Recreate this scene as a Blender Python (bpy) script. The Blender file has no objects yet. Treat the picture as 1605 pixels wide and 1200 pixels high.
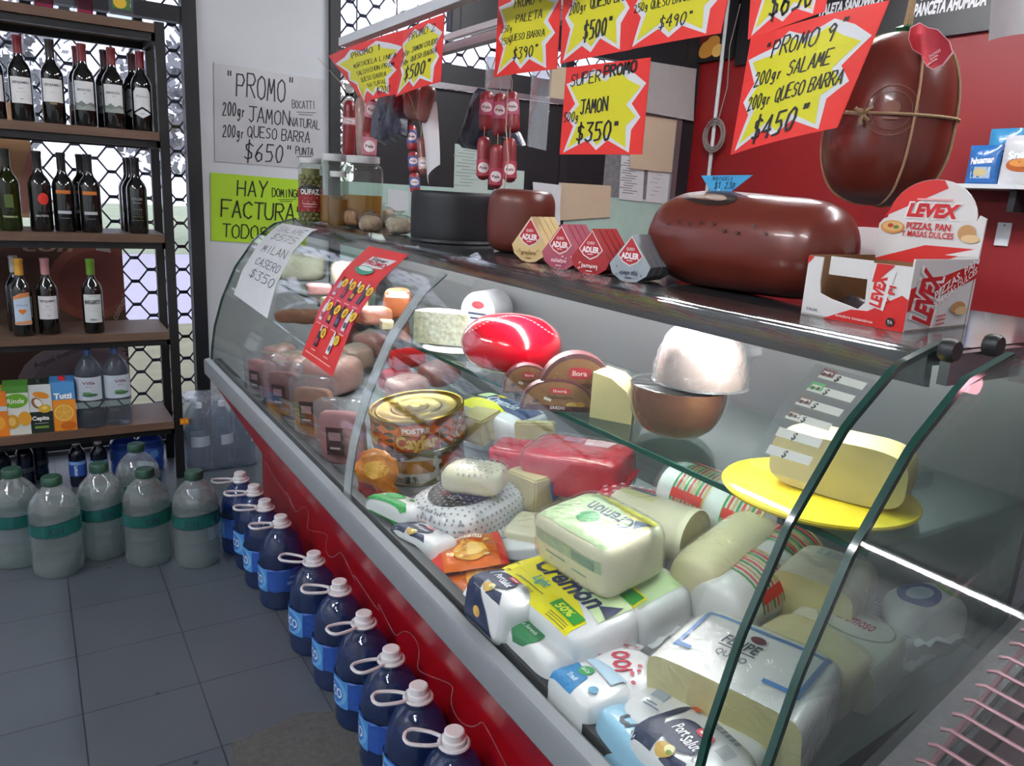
import bpy, bmesh, math, random
from mathutils import Vector as V, Matrix, noise
from mathutils.bvhtree import BVHTree
from mathutils.geometry import tessellate_polygon
R = math.radians
SC = bpy.context.scene
COL = SC.collection
random.seed(7)

# ------------------------------------------------------------------ camera
IMW, IMH, FPX = 1605, 1200, 1202.0
CAM = V((0, 0, 1.36))
YAW, PITCH, ROLL = R(32.52), R(-13.77), R(3.33)
FWD = V((math.sin(YAW)*math.cos(PITCH), math.cos(YAW)*math.cos(PITCH), math.sin(PITCH)))
_r = V((math.cos(YAW), -math.sin(YAW), 0))
_u = _r.cross(FWD)
RGT = _r*math.cos(ROLL) + _u*math.sin(ROLL)
UPV = -_r*math.sin(ROLL) + _u*math.cos(ROLL)
cd = bpy.data.cameras.new('camera')
cam = bpy.data.objects.new('camera', cd)
COL.objects.link(cam)
cd.sensor_fit = 'HORIZONTAL'
cd.sensor_width = 36
cd.lens = 36*FPX/IMW
cd.clip_start = .02
m3 = Matrix((RGT, UPV, -FWD)).transposed()
cam.matrix_world = Matrix.Translation(CAM) @ m3.to_4x4()
SC.camera = cam

# ------------------------------------------------------------------ world, exposure
SC.view_settings.view_transform = 'Standard'
SC.view_settings.look = 'None'
SC.view_settings.gamma = 1
SC.view_settings.use_curve_mapping = False
SC.view_settings.exposure = 1.72
w = bpy.data.worlds.new('sky')
SC.world = w
w.use_nodes = True
bg = w.node_tree.nodes['Background']
bg.inputs[0].default_value = (.97, .96, 1.0, 1)
bg.inputs[1].default_value = .65
SC.cycles.transparent_max_bounces = 48
SC.cycles.max_bounces = 8
SC.cycles.caustics_reflective = False
SC.cycles.caustics_refractive = False
SC.cycles.sample_clamp_indirect = 4

# ------------------------------------------------------------------ pixel to place helpers
def ray(x, y):
    return FWD + RGT*((x-IMW/2)/FPX) - UPV*((y-IMH/2)/FPX)
def onX(x, y, k): d = ray(x, y); return CAM + d*((k-CAM.x)/d.x)
def onY(x, y, k): d = ray(x, y); return CAM + d*((k-CAM.y)/d.y)
def onZ(x, y, k): d = ray(x, y); return CAM + d*((k-CAM.z)/d.z)
def onP(x, y, o, n):
    d = ray(x, y); return CAM + d*((o-CAM).dot(n)/d.dot(n))
def mpp(p): return (V(p)-CAM).dot(FWD)/FPX

# ------------------------------------------------------------------ materials
def lin(c):
    c = c/255.0
    return c/12.92 if c <= .04045 else ((c+.055)/1.055)**2.4
def L3(c):
    if isinstance(c, str):
        c = [int(c[i:i+2], 16) for i in (0, 2, 4)]
    return tuple(lin(x) for x in c)
_M = {}
def mat(name, col, rough=.5, metal=0., var=.08, scale=18., bump=0., bscale=60., coat=0., sss=0., emit=None, spec=.5, trans=0.):
    if name in _M: return _M[name]
    m = bpy.data.materials.new(name); m.use_nodes = True
    nt = m.node_tree; b = nt.nodes['Principled BSDF']
    c = L3(col)
    b.inputs['Roughness'].default_value = rough
    b.inputs['Metallic'].default_value = metal
    b.inputs['Coat Weight'].default_value = coat
    b.inputs['Coat Roughness'].default_value = .08
    b.inputs['Specular IOR Level'].default_value = spec
    b.inputs['Transmission Weight'].default_value = trans
    if sss:
        b.inputs['Subsurface Weight'].default_value = sss
        b.inputs['Subsurface Radius'].default_value = (.02, .012, .006)
        b.inputs['Subsurface Scale'].default_value = .4
    if emit:
        b.inputs['Emission Color'].default_value = (*c, 1)
        b.inputs['Emission Strength'].default_value = emit
    tc = nt.nodes.new('ShaderNodeTexCoord')
    if var:
        nz = nt.nodes.new('ShaderNodeTexNoise'); nz.inputs['Scale'].default_value = scale; nz.inputs['Detail'].default_value = 4
        nt.links.new(tc.outputs['Object'], nz.inputs['Vector'])
        mx = nt.nodes.new('ShaderNodeMix'); mx.data_type = 'RGBA'
        mx.inputs[6].default_value = (*[x*(1-var) for x in c], 1)
        mx.inputs[7].default_value = (*[min(1, x*(1+var)) for x in c], 1)
        nt.links.new(nz.outputs['Fac'], mx.inputs[0]); nt.links.new(mx.outputs[2], b.inputs['Base Color'])
    else:
        b.inputs['Base Color'].default_value = (*c, 1)
    if bump:
        n2 = nt.nodes.new('ShaderNodeTexNoise'); n2.inputs['Scale'].default_value = bscale; n2.inputs['Detail'].default_value = 6
        nt.links.new(tc.outputs['Object'], n2.inputs['Vector'])
        bp = nt.nodes.new('ShaderNodeBump'); bp.inputs['Strength'].default_value = bump; bp.inputs['Distance'].default_value = .01
        nt.links.new(n2.outputs['Fac'], bp.inputs['Height']); nt.links.new(bp.outputs[0], b.inputs['Normal'])
    _M[name] = m
    return m
def film(name, tint=(255, 255, 255), haze=0., hcol=(235, 240, 245), refl=1.0, rough=.03, bump=0., bscale=40., ior=1.45, stretch=None):
    """thin clear sheet: transparent + fresnel gloss + a little milky haze"""
    if name in _M: return _M[name]
    m = bpy.data.materials.new(name); m.use_nodes = True
    nt = m.node_tree; nt.nodes.remove(nt.nodes['Principled BSDF']); out = nt.nodes['Material Output']
    tr = nt.nodes.new('ShaderNodeBsdfTransparent'); tr.inputs[0].default_value = (*L3(tint), 1)
    gl = nt.nodes.new('ShaderNodeBsdfGlossy'); gl.inputs['Roughness'].default_value = rough
    gl.inputs[0].default_value = (refl, refl, refl, 1)
    fr = nt.nodes.new('ShaderNodeFresnel'); fr.inputs[0].default_value = ior
    ge = nt.nodes.new('ShaderNodeNewGeometry'); io = nt.nodes.new('ShaderNodeMapRange')
    io.inputs[3].default_value = ior; io.inputs[4].default_value = 1/ior   # same sheet seen from either side
    nt.links.new(ge.outputs['Backfacing'], io.inputs[0]); nt.links.new(io.outputs[0], fr.inputs[0])
    a = nt.nodes.new('ShaderNodeMixShader')
    nt.links.new(fr.outputs[0], a.inputs[0]); nt.links.new(gl.outputs[0], a.inputs[2])
    if haze:
        df = nt.nodes.new('ShaderNodeBsdfDiffuse'); df.inputs[0].default_value = (*L3(hcol), 1)
        tl = nt.nodes.new('ShaderNodeBsdfTranslucent'); tl.inputs[0].default_value = (*L3(hcol), 1)
        h1 = nt.nodes.new('ShaderNodeMixShader'); h1.inputs[0].default_value = .5
        nt.links.new(df.outputs[0], h1.inputs[1]); nt.links.new(tl.outputs[0], h1.inputs[2])
        h2 = nt.nodes.new('ShaderNodeMixShader'); h2.inputs[0].default_value = haze
        nt.links.new(tr.outputs[0], h2.inputs[1]); nt.links.new(h1.outputs[0], h2.inputs[2])
        nt.links.new(h2.outputs[0], a.inputs[1])
    else:
        nt.links.new(tr.outputs[0], a.inputs[1])
    if bump:
        tc = nt.nodes.new('ShaderNodeTexCoord')
        n2 = nt.nodes.new('ShaderNodeTexNoise'); n2.inputs['Scale'].default_value = bscale; n2.inputs['Detail'].default_value = 5
        n2.inputs['Distortion'].default_value = 1.2
        if stretch:
            mp = nt.nodes.new('ShaderNodeMapping'); mp.inputs['Scale'].default_value = stretch
            nt.links.new(tc.outputs['Object'], mp.inputs['Vector']); nt.links.new(mp.outputs[0], n2.inputs['Vector'])
        else:
            nt.links.new(tc.outputs['Object'], n2.inputs['Vector'])
        bp = nt.nodes.new('ShaderNodeBump'); bp.inputs['Strength'].default_value = bump; bp.inputs['Distance'].default_value = .01
        nt.links.new(n2.outputs['Fac'], bp.inputs['Height'])
        nt.links.new(bp.outputs[0], gl.inputs['Normal']); nt.links.new(bp.outputs[0], fr.inputs['Normal'])
    nt.links.new(a.outputs[0], out.inputs[0])
    _M[name] = m
    return m
def flat(col):
    """ink / printed colour"""
    key = 'ink_%s' % (col if isinstance(col, str) else '%02x%02x%02x' % tuple(col))
    return mat(key, col, rough=.45, var=.03)

# ------------------------------------------------------------------ mesh collector
class MB:
    def __init__(s): s.v = []; s.f = []; s.m = []
    def add(s, vs, fs, mi=0, M=None):
        o = len(s.v)
        s.v += [M @ V(p) if M else V(p) for p in vs]
        s.f += [tuple(i+o for i in f) for f in fs]; s.m += [mi]*len(fs)
        return s
    def box(s, x0, x1, y0, y1, z0, z1, mi=0, M=None):
        vs = [(x, y, z) for z in (z0, z1) for y in (y0, y1) for x in (x0, x1)]
        return s.add(vs, [(0, 2, 3, 1), (4, 5, 7, 6), (0, 1, 5, 4), (2, 6, 7, 3), (0, 4, 6, 2), (1, 3, 7, 5)], mi, M)
    def grid(s, fn, nu, nv, mi=0, cu=False, M=None):
        vs = [fn(i/nu, j/nv) for j in range(nv+1) for i in range(nu if cu else nu+1)]
        w_ = nu if cu else nu+1
        fs = [(j*w_+i, j*w_+(i+1) % w_, (j+1)*w_+(i+1) % w_, (j+1)*w_+i) for j in range(nv) for i in range(nu)]
        return s.add(vs, fs, mi, M)
    def lathe(s, prof, seg=28, mi=0, M=None, sx=1., sy=1., caps=True, ripple=None):
        vs = []; fs = []
        for (r, z) in prof:
            for k in range(seg):
                a = 2*math.pi*k/seg
                q = r*(1+ripple(a, z)) if ripple else r
                vs.append((q*math.cos(a)*sx, q*math.sin(a)*sy, z))
        for j in range(len(prof)-1):
            for k in range(seg):
                fs.append((j*seg+k, j*seg+(k+1) % seg, (j+1)*seg+(k+1) % seg, (j+1)*seg+k))
        if caps:
            if prof[0][0] > 1e-6: fs.append(tuple(reversed(range(seg))))
            if prof[-1][0] > 1e-6: fs.append(tuple((len(prof)-1)*seg+k for k in range(seg)))
        return s.add(vs, fs, mi, M)
    def tube(s, pts, r, seg=8, mi=0, closed=False, M=None):
        pts = [V(p) for p in pts]; n = len(pts); vs = []; fs = []
        up = None
        for i, p in enumerate(pts):
            a = pts[i-1] if (i or closed) else p
            b = pts[(i+1) % n] if (i < n-1 or closed) else p
            t = (b-a).normalized()
            if up is None:
                up = t.cross(V((0, 0, 1)) if abs(t.z) < .9 else V((1, 0, 0))).normalized()
            else:
                up = (up - t*up.dot(t)).normalized()
            q = t.cross(up)
            rr = r(i/(n-1)) if callable(r) else r
            for k in range(seg):
                an = 2*math.pi*k/seg
                vs.append(p + (up*math.cos(an)+q*math.sin(an))*rr)
        for i in range(n if closed else n-1):
            for k in range(seg):
                j = (i+1) % n
                fs.append((i*seg+k, i*seg+(k+1) % seg, j*seg+(k+1) % seg, j*seg+k))
        if not closed:
            fs.append(tuple(reversed(range(seg)))); fs.append(tuple((n-1)*seg+k for k in range(seg)))
        return s.add(vs, fs, mi, M)
    def prism(s, pts, z0, z1, mi=0, M=None):
        n = len(pts)
        vs = [(x, y, z0) for x, y in pts]+[(x, y, z1) for x, y in pts]
        fs = [tuple(reversed(range(n))), tuple(range(n, 2*n))]+[(i, (i+1) % n, n+(i+1) % n, n+i) for i in range(n)]
        return s.add(vs, fs, mi, M)
    def rbox(s, a, b, c, p=6., n=10, mi=0, wr=0., ws=18., seed=0, M=None, z0=0., taper=0.):
        """softly rounded block a x b x c, standing on z0"""
        bm = bmesh.new()
        bmesh.ops.create_cube(bm, size=2)
        bmesh.ops.subdivide_edges(bm, edges=bm.edges, cuts=n-1, use_grid_fill=True)
        bm.verts.index_update()
        vs = []
        for v in bm.verts:
            d = V([math.copysign(abs(math.sin(x*math.pi/2))**.8, x) for x in v.co])
            nn = (abs(d.x)**p+abs(d.y)**p+abs(d.z)**p)**(1/p)
            d /= nn
            q = V((d.x*a/2, d.y*b/2, d.z*c/2))
            if taper: q.x *= 1-taper*(d.z*.5+.5); q.y *= 1-taper*(d.z*.5+.5)
            if wr:
                nv = V((d.x/a, d.y/b, d.z/c)).normalized()
                k = noise.noise(q*ws+V((seed*7.3, seed, 0)))+.5*noise.noise(q*ws*2.3+V((0, seed*3.1, 5)))
                q += nv*wr*k
            q.z = max(q.z, -c/2)
            vs.append((q.x, q.y, q.z+c/2+z0))
        fs = [tuple(v.index for v in f.verts) for f in bm.faces]
        bm.free()
        return s.add(vs, fs, mi, M)
    def bm(s):
        b = bmesh.new()
        vs = [b.verts.new(p) for p in s.v]
        for f, mi in zip(s.f, s.m):
            try: b.faces.new([vs[i] for i in f]).material_index = mi
            except ValueError: pass
        return b
    def bvh(s): return BVHTree.FromPolygons(s.v, s.f)
def from_bm(b):
    o = MB(); b.verts.index_update()
    o.v = [v.co.copy() for v in b.verts]; o.f = [tuple(v.index for v in f.verts) for f in b.faces]; o.m = [f.material_index for f in b.faces]
    b.free(); return o
def cut(mb, co, no):
    """slice off everything beyond the plane; returns (rest, cut face)"""
    b = mb.bm()
    bmesh.ops.remove_doubles(b, verts=b.verts, dist=1e-6)
    r = bmesh.ops.bisect_plane(b, geom=list(b.verts)+list(b.edges)+list(b.faces), plane_co=co, plane_no=no, clear_outer=True)
    ed = [e for e in r['geom_cut'] if isinstance(e, bmesh.types.BMEdge)]
    nb = len(b.faces)
    r2 = bmesh.ops.contextual_create(b, geom=ed)
    cf = MB()
    for f in r2['faces']:
        cf.add([v.co.copy() for v in f.verts], [tuple(range(len(f.verts)))])
    bmesh.ops.delete(b, geom=r2['faces'], context='FACES_ONLY')
    return from_bm(b), cf
def mk(name, mb, mats, parent=None, loc=None, rot=None, ang=40, kind=None):
    me = bpy.data.meshes.new(name)
    me.from_pydata([tuple(p) for p in mb.v], [], mb.f)
    mats = mats if isinstance(mats, (list, tuple)) else [mats]
    for m in mats: me.materials.append(m)
    me.polygons.foreach_set('material_index', mb.m)
    if ang:
        me.polygons.foreach_set('use_smooth', [True]*len(me.polygons))
        me.set_sharp_from_angle(angle=R(ang))
    me.validate(); me.update()
    o = bpy.data.objects.new(name, me); COL.objects.link(o)
    if parent: o.parent = parent
    if loc is not None or rot is not None:
        o.matrix_basis = xf(loc or (0, 0, 0), rot)
    if kind: o['kind'] = kind
    return o
def xf(loc, rot=None):
    M = Matrix.Translation(V(loc))
    if rot is None: return M
    if isinstance(rot, Matrix): return M @ rot.to_4x4()
    if isinstance(rot, (int, float)): return M @ Matrix.Rotation(rot, 4, 'Z')
    return M @ (Matrix.Rotation(rot[2], 4, 'Z') @ Matrix.Rotation(rot[1], 4, 'Y') @ Matrix.Rotation(rot[0], 4, 'X'))
def tag(o, label, cat, group=None):
    o['label'] = label; o['category'] = cat
    if group: o['group'] = group
    return o
def T(name, label, cat, loc=(0, 0, 0), rot=None, group=None):
    o = bpy.data.objects.new(name, None); COL.objects.link(o)
    o.matrix_basis = xf(loc, rot); o.empty_display_size = .05
    return tag(o, label, cat, group)
def solo(name, label, cat, mb, mats, loc=(0, 0, 0), rot=None, group=None, ang=40):
    return tag(mk(name, mb, mats, None, loc, rot, ang), label, cat, group)
def dup(o, loc, rot=None, label=None, group=None):
    r = o.copy(); COL.objects.link(r); r.matrix_basis = xf(loc, rot)
    if label: r['label'] = label
    if group: r['group'] = group
    for ch in list(o.children):
        c = ch.copy(); COL.objects.link(c); c.parent = r
        for g in list(ch.children):
            d = g.copy(); COL.objects.link(d); d.parent = c
    return r
def struct(name, mb, mats, ang=30):
    return mk(name, mb, mats, None, None, None, ang, 'structure')

# ------------------------------------------------------------------ print: flat shapes laid onto surfaces
_TX = {}
def ftext(s, bold=0., shear=0.):
    k = (s, bold, shear)
    if k in _TX: return _TX[k]
    cu = bpy.data.curves.new('t', 'FONT'); cu.body = s; cu.size = 1; cu.resolution_u = 2; cu.offset = bold; cu.shear = shear
    o = bpy.data.objects.new('t', cu); COL.objects.link(o)
    dg = bpy.context.evaluated_depsgraph_get()
    ev = o.evaluated_get(dg); me = ev.to_mesh()
    me.calc_loop_triangles()
    vs = [(v.co.x, v.co.y) for v in me.vertices]
    tr = [[vs[i] for i in t.vertices] for t in me.loop_triangles]
    ev.to_mesh_clear()
    bpy.data.objects.remove(o); bpy.data.curves.remove(cu)
    x0 = min([p[0] for t in tr for p in t] or [0]); x1 = max([p[0] for t in tr for p in t] or [1])
    tr = [[((p[0]-x0), p[1]) for p in t] for t in tr]
    _TX[k] = (tr, x1-x0)
    return _TX[k]
GL = {'A': '0,0 2,6 4,0|1,2 3.2,2', 'B': '0,0 0,6 3,6 4,5 3,3.2 0,3|3,3.2 4,1.5 3,0 0,0', 'C': '4,5 2.5,6 .5,5 0,3 .5,1 2.5,0 4,1',
 'D': '0,0 0,6 2.5,6 4,4 4,2 2.5,0 0,0', 'E': '4,6 0,6 0,0 4,0|0,3 3,3', 'F': '4.4,6 0,6 0,0|0,3 3,3', 'G': '4,5 2,6 0,4 0,2 2,0 4,1 4,3 2.5,3',
 'H': '0,0 0,6|4,0 4,6|0,3 4,3', 'I': '2,0 2,6', 'J': '0,6 4.5,6|2.6,6 2.6,1 1.5,0 .2,1', 'K': '0,0 0,6|4,6 0,3 4,0', 'L': '0,6 0,0 4,0',
 'M': '0,0 .6,6 2,2 3.4,6 4,0', 'N': '0,0 0,6 4,0 4,6', 'O': '2,6 .3,4.8 0,3 .5,.8 2,0 3.6,.8 4,3 3.5,5.2 2,6', 'P': '0,0 0,6 3,6 4,4.6 3,3 0,3',
 'Q': '2,6 .3,4.8 0,3 .5,.8 2,0 3.6,.8 4,3 3.5,5.2 2,6|2.4,1.6 4.4,-.6', 'R': '0,0 0,6 3,6 4,4.6 3,3.2 0,3|1.5,3 4,0',
 'S': '4,5.2 2.6,6 .6,5.4 .6,3.8 3.4,2.6 3.5,.8 1.8,0 0,.8', 'T': '0,6 4.4,6|2.2,6 2.2,0', 'U': '0,6 0,1.5 1,0 3,0 4,1.5 4,6', 'V': '0,6 2,0 4,6',
 'W': '0,6 1,0 2,4 3,0 4,6', 'X': '0,0 4,6|0,6 4,0', 'Y': '0,6 2,3 4,6|2,3 1.4,0', 'Z': '0,6 4,6 0,0 4,0', '0': '2,6 .5,4.5 .3,2 1.4,0 2.8,.4 3.7,3 3.3,5.2 2,6',
 '1': '1,4.6 2.2,6 2.2,0', '2': '.2,4.8 1.4,6 3.2,5.6 3.2,4 0,0 4.2,.3', '3': '.3,6 3.8,6 1.8,3.6 3.6,2.6 3.4,.6 1.6,0 0,.8', '4': '3,0 3,6 0,2 4.2,2',
 '5': '4,6 .8,6 .6,3.4 2.8,3.6 3.8,2 3,.3 .3,0', '6': '3.4,6 1,3.6 .3,1.6 1.6,0 3.4,.8 3.4,2.6 1.8,3.2 .4,2', '7': '0,6 4,6 1.6,0', '8': '2,3.2 .5,4.6 2,6 3.5,4.6 .3,1.4 2,0 3.7,1.4 2,3.2',
 '9': '3.6,4.6 2,3 .5,4.4 2,6 3.5,5 3.2,0', '$': '4,4.8 2.4,5.6 .6,5 .8,3.6 3.4,2.4 3.4,1 1.6,.4 0,1|2,6.8 1.8,-.9', '"': '1,6.4 1,5.2|2.2,6.4 2.2,5.2', "'": '1,6.8 1.6,5.6',
 '.': '1,0 1.3,.2', '/': '0,-.5 3.5,6.5', '-': '.5,3 3.2,3', 'g': '3,3 1.4,3.4 .6,1.8 1.8,.6 3,2|3,3.4 3,-.8 1.6,-1.6 .6,-1', 'r': '.6,0 .8,3|.8,2 2.2,3', '´': '1.6,6.8 2.6,7.8'}
class D:
    def __init__(s): s.t = []; s.k = 0; s.mats = []
    def mi(s, col):
        m = flat(col) if isinstance(col, (str, tuple)) else col
        if m not in s.mats: s.mats.append(m)
        return s.mats.index(m)
    def tris(s, tr, col):
        i = s.mi(col); s.t += [(t, i, s.k) for t in tr]; s.k += 1; return s
    def poly(s, pts, col):
        ix = tessellate_polygon([[V((x, y, 0)) for x, y in pts]])
        return s.tris([[pts[i] for i in t] for t in ix], col)
    def rect(s, x, y, w_, h_, col, a=0.):
        pts = [(-w_/2, -h_/2), (w_/2, -h_/2), (w_/2, h_/2), (-w_/2, h_/2)]
        c_, s_ = math.cos(a), math.sin(a)
        return s.poly([(x+p*c_-q*s_, y+p*s_+q*c_) for p, q in pts], col)
    def ell(s, x, y, rx, ry, col, a=0., n=24, p=2.):
        pts = []
        for k in range(n):
            t = 2*math.pi*k/n; c_, s_ = math.cos(t), math.sin(t)
            X = rx*math.copysign(abs(c_)**(2/p), c_); Y = ry*math.copysign(abs(s_)**(2/p), s_)
            pts.append((x+X*math.cos(a)-Y*math.sin(a), y+X*math.sin(a)+Y*math.cos(a)))
        return s.poly(pts, col)
    def star(s, pts, col): return s.poly(pts, col)
    def text(s, st, x, y, h_, col, al='c', bold=.02, sh=0., w_=None, a=0.):
        tr, wd = ftext(st, bold, sh)
        sy = h_/.72; sx = sy if w_ is None else w_/max(wd, 1e-6)
        ox = {'c': -wd/2, 'l': 0, 'r': -wd}[al]
        c_, s_ = math.cos(a), math.sin(a)
        def q(p):
            X = (p[0]+ox)*sx; Y = (p[1]-.36)*sy
            return (x+X*c_-Y*s_, y+X*s_+Y*c_)
        return s.tris([[q(p) for p in t] for t in tr], col)
    def hand(s, st, x, y, h_, col, al='l', t=.11, sl=.12, w_=None, a=0., jit=.25):
        """marker handwriting: x,y = left end of the base line"""
        rnd = random.Random(st); adv = 0; polys = []
        for ch in st:
            if ch == ' ': adv += 3; continue
            k = 1.
            g = GL.get(ch)
            if g is None: g = GL.get(ch.upper(), GL['-']); k = .72
            dy = rnd.uniform(-jit, jit); kk = k*rnd.uniform(.94, 1.06)
            for stroke in g.split('|'):
                pts = [tuple(float(z) for z in p.split(',')) for p in stroke.split()]
                polys.append([(adv+px*kk*.92, py*kk+dy) for px, py in pts])
            adv += 5.3*k*.92
        adv -= 1.2
        u = h_/6.; ux = u if w_ is None else w_/max(adv, .1)
        ox = {'l': 0, 'c': -adv/2, 'r': -adv}[al]
        c_, s_ = math.cos(a), math.sin(a)
        th = t*h_/2; tr = []
        for P in polys:
            Q = [((px+ox+sl*py)*ux, py*u) for px, py in P]
            Q = [(x+X*c_-Y*s_, y+X*s_+Y*c_) for X, Y in Q]
            for (p, q) in zip(Q[:-1], Q[1:]):
                d = V((q[0]-p[0], q[1]-p[1])); ln = d.length or 1; d /= ln
                n_ = V((-d.y, d.x))*th; e = d*th*.5
                A = (p[0]-e.x+n_.x, p[1]-e.y+n_.y); B = (p[0]-e.x-n_.x, p[1]-e.y-n_.y)
                C = (q[0]+e.x-n_.x, q[1]+e.y-n_.y); E_ = (q[0]+e.x+n_.x, q[1]+e.y+n_.y)
                tr += [[A, B, C], [A, C, E_]]
        return s.tris(tr, col)
    def line(s, x0, y0, x1, y1, t, col):
        d = math.hypot(x1-x0, y1-y0)
        return s.rect((x0+x1)/2, (y0+y1)/2, d, t, col, math.atan2(y1-y0, x1-x0))
    def mb(s, f, ml=None, eps=.0004):
        o = MB()
        def put(t, mi, k, dep=0):
            if ml and dep < 7:
                e = [math.dist(t[i], t[(i+1) % 3]) for i in range(3)]
                j = e.index(max(e))
                if e[j] > ml:
                    a, b, c = t[j], t[(j+1) % 3], t[(j+2) % 3]
                    mdl = ((a[0]+b[0])/2, (a[1]+b[1])/2)
                    put([a, mdl, c], mi, k, dep+1); put([mdl, b, c], mi, k, dep+1); return
            ps = [f(p[0], p[1], eps*(min(k+1, 5)+.1*min(k, 60))) for p in t]
            if any(p is None for p in ps): return
            o.add(ps, [(0, 1, 2)], mi)
        for t, i, k in s.t:
            ar = (t[1][0]-t[0][0])*(t[2][1]-t[0][1])-(t[2][0]-t[0][0])*(t[1][1]-t[0][1])
            put(t if ar > 0 else t[::-1], i, k)
        return o
    def on(s, name, f, parent, ml=None, eps=.0004, loc=None, rot=None):
        return mk(name, s.mb(f, ml, eps), s.mats, parent, loc, rot, ang=None if ml is None else 60)
def plane(o, u, v):
    o, u, v = V(o), V(u), V(v); n = u.cross(v).normalized()
    return lambda x, y, e: o+u*x+v*y+n*e
def cyl(r, a0=0., M=None, z0=0.):
    """u runs round the cylinder (metres), v up"""
    def f(x, y, e):
        t = a0+x/r
        p = V(((r+e)*math.cos(t), (r+e)*math.sin(t), z0+y))
        return M @ p if M else p
    return f
def proj(tree, o, u, v, far=.3, lim=.1):
    o, u, v = V(o), V(u), V(v); n = u.cross(v).normalized()
    def f(x, y, e):
        p = o+u*x+v*y+n*far
        h_ = tree.ray_cast(p, -n, far*2)
        if h_[0] is None: return None
        nn = h_[1] if h_[1].dot(n) > 0 else -h_[1]
        if nn.dot(n) < lim: return None
        return h_[0]+nn*(e+.0007)
    return f
def bil(c, w_, h_, bulge=0., curl=0.):
    """c = TL, TR, BR, BL; sheet coordinates 0..w, 0..h from the lower left"""
    TL, TR, BR, BL = [V(p) for p in c]
    n = (TR-TL).cross(TL-BL).normalized()
    def f(x, y, e):
        u, v = x/w_, y/h_
        p = (BL*(1-u)+BR*u)*(1-v)+(TL*(1-u)+TR*u)*v
        return p+n*(e+bulge*4*u*(1-u)+curl*(1-v)**2)
    return f

# ------------------------------------------------------------------ ceiling battens, the rack aisle one added for light 
WY, WX = 4.2, 4.05            # street wall, red wall
lamp_white = mat('lamp_tube_light', (250, 250, 252), var=0, emit=30.0)
shop_lamp = mat('shop_tube_light', (250, 250, 252), var=0, emit=34.0)
enamel = mat('white_enamel', (214, 218, 222), rough=.4)
def batten(x, y, z, ln, label):
    t = T('ceiling_batten_lamp', label, 'lamp', (x, y, z), None, None)
    mk('housing', MB().box(-.06, .06, -ln/2, ln/2, 0, .05), enamel, t)
    for s in (-.03, .03):
        mk('tube', MB().tube([(s, -ln/2+.03, -.018), (s, ln/2-.03, -.018)], .014, 10), shop_lamp, t)
    return t
batten(-1.0, -.2, 2.74, 1.5, 'twin tube ceiling lamp over the customer aisle')
batten(-1.5, 1.9, 2.74, 1.5, 'added twin tube ceiling lamp over the rack aisle, brightening the pillar')  # unseen extra batten, added to brighten the white pillar
batten(2.2, .4, 2.74, 1.5, 'twin tube ceiling lamp behind the counter at the near end')
batten(2.6, 2.6, 2.74, 1.5, 'twin tube ceiling lamp behind the counter by the street window')

# ------------------------------------------------------------------ floor, ceiling, walls
def floor_mat():
    m = mat('floor_tiles', (84, 91, 97), rough=.34, var=.16, scale=2.2, bump=.05, bscale=90)
    nt = m.node_tree; b = nt.nodes['Principled BSDF']
    src = b.inputs['Base Color'].links[0].from_socket
    tc = nt.nodes.new('ShaderNodeTexCoord'); mp = nt.nodes.new('ShaderNodeMapping')
    s = .2835
    mp.inputs['Location'].default_value = (-.026/s, -2.002/s, 0); mp.inputs['Scale'].default_value = (1/s, 1/s, 1)
    br = nt.nodes.new('ShaderNodeTexBrick'); br.offset = 0; br.inputs['Scale'].default_value = 1
    br.inputs['Mortar Size'].default_value = .007; br.inputs['Mortar Smooth'].default_value = .3; br.inputs['Row Height'].default_value = 1; br.inputs['Brick Width'].default_value = 1
    br.inputs['Color1'].default_value = (1, 1, 1, 1); br.inputs['Color2'].default_value = (.84, .86, .9, 1); br.inputs['Mortar'].default_value = (.22, .22, .24, 1)
    nt.links.new(tc.outputs['Object'], mp.inputs[0]); nt.links.new(mp.outputs[0], br.inputs[0])
    mx = nt.nodes.new('ShaderNodeMix'); mx.data_type = 'RGBA'; mx.blend_type = 'MULTIPLY'; mx.inputs[0].default_value = 1
    nt.links.new(src, mx.inputs[6]); nt.links.new(br.outputs[0], mx.inputs[7])
    # sparse dark chips and scuffs
    vo = nt.nodes.new('ShaderNodeTexVoronoi'); vo.inputs['Scale'].default_value = 5.5
    nt.links.new(tc.outputs['Object'], vo.inputs['Vector'])
    cr = nt.nodes.new('ShaderNodeValToRGB'); cr.color_ramp.elements[0].position = .03; cr.color_ramp.elements[1].position = .05
    cr.color_ramp.elements[0].color = (.3, .3, .3, 1); cr.color_ramp.elements[1].color = (1, 1, 1, 1)
    nt.links.new(vo.outputs['Distance'], cr.inputs[0])
    m2 = nt.nodes.new('ShaderNodeMix'); m2.data_type = 'RGBA'; m2.blend_type = 'MULTIPLY'; m2.inputs[0].default_value = 1
    nt.links.new(mx.outputs[2], m2.inputs[6]); nt.links.new(cr.outputs[0], m2.inputs[7])
    nt.links.new(m2.outputs[2], b.inputs['Base Color'])
    return m
struct('floor', MB().box(-2.4, WX, -2.2, WY, -.05, 0), floor_mat())
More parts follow.
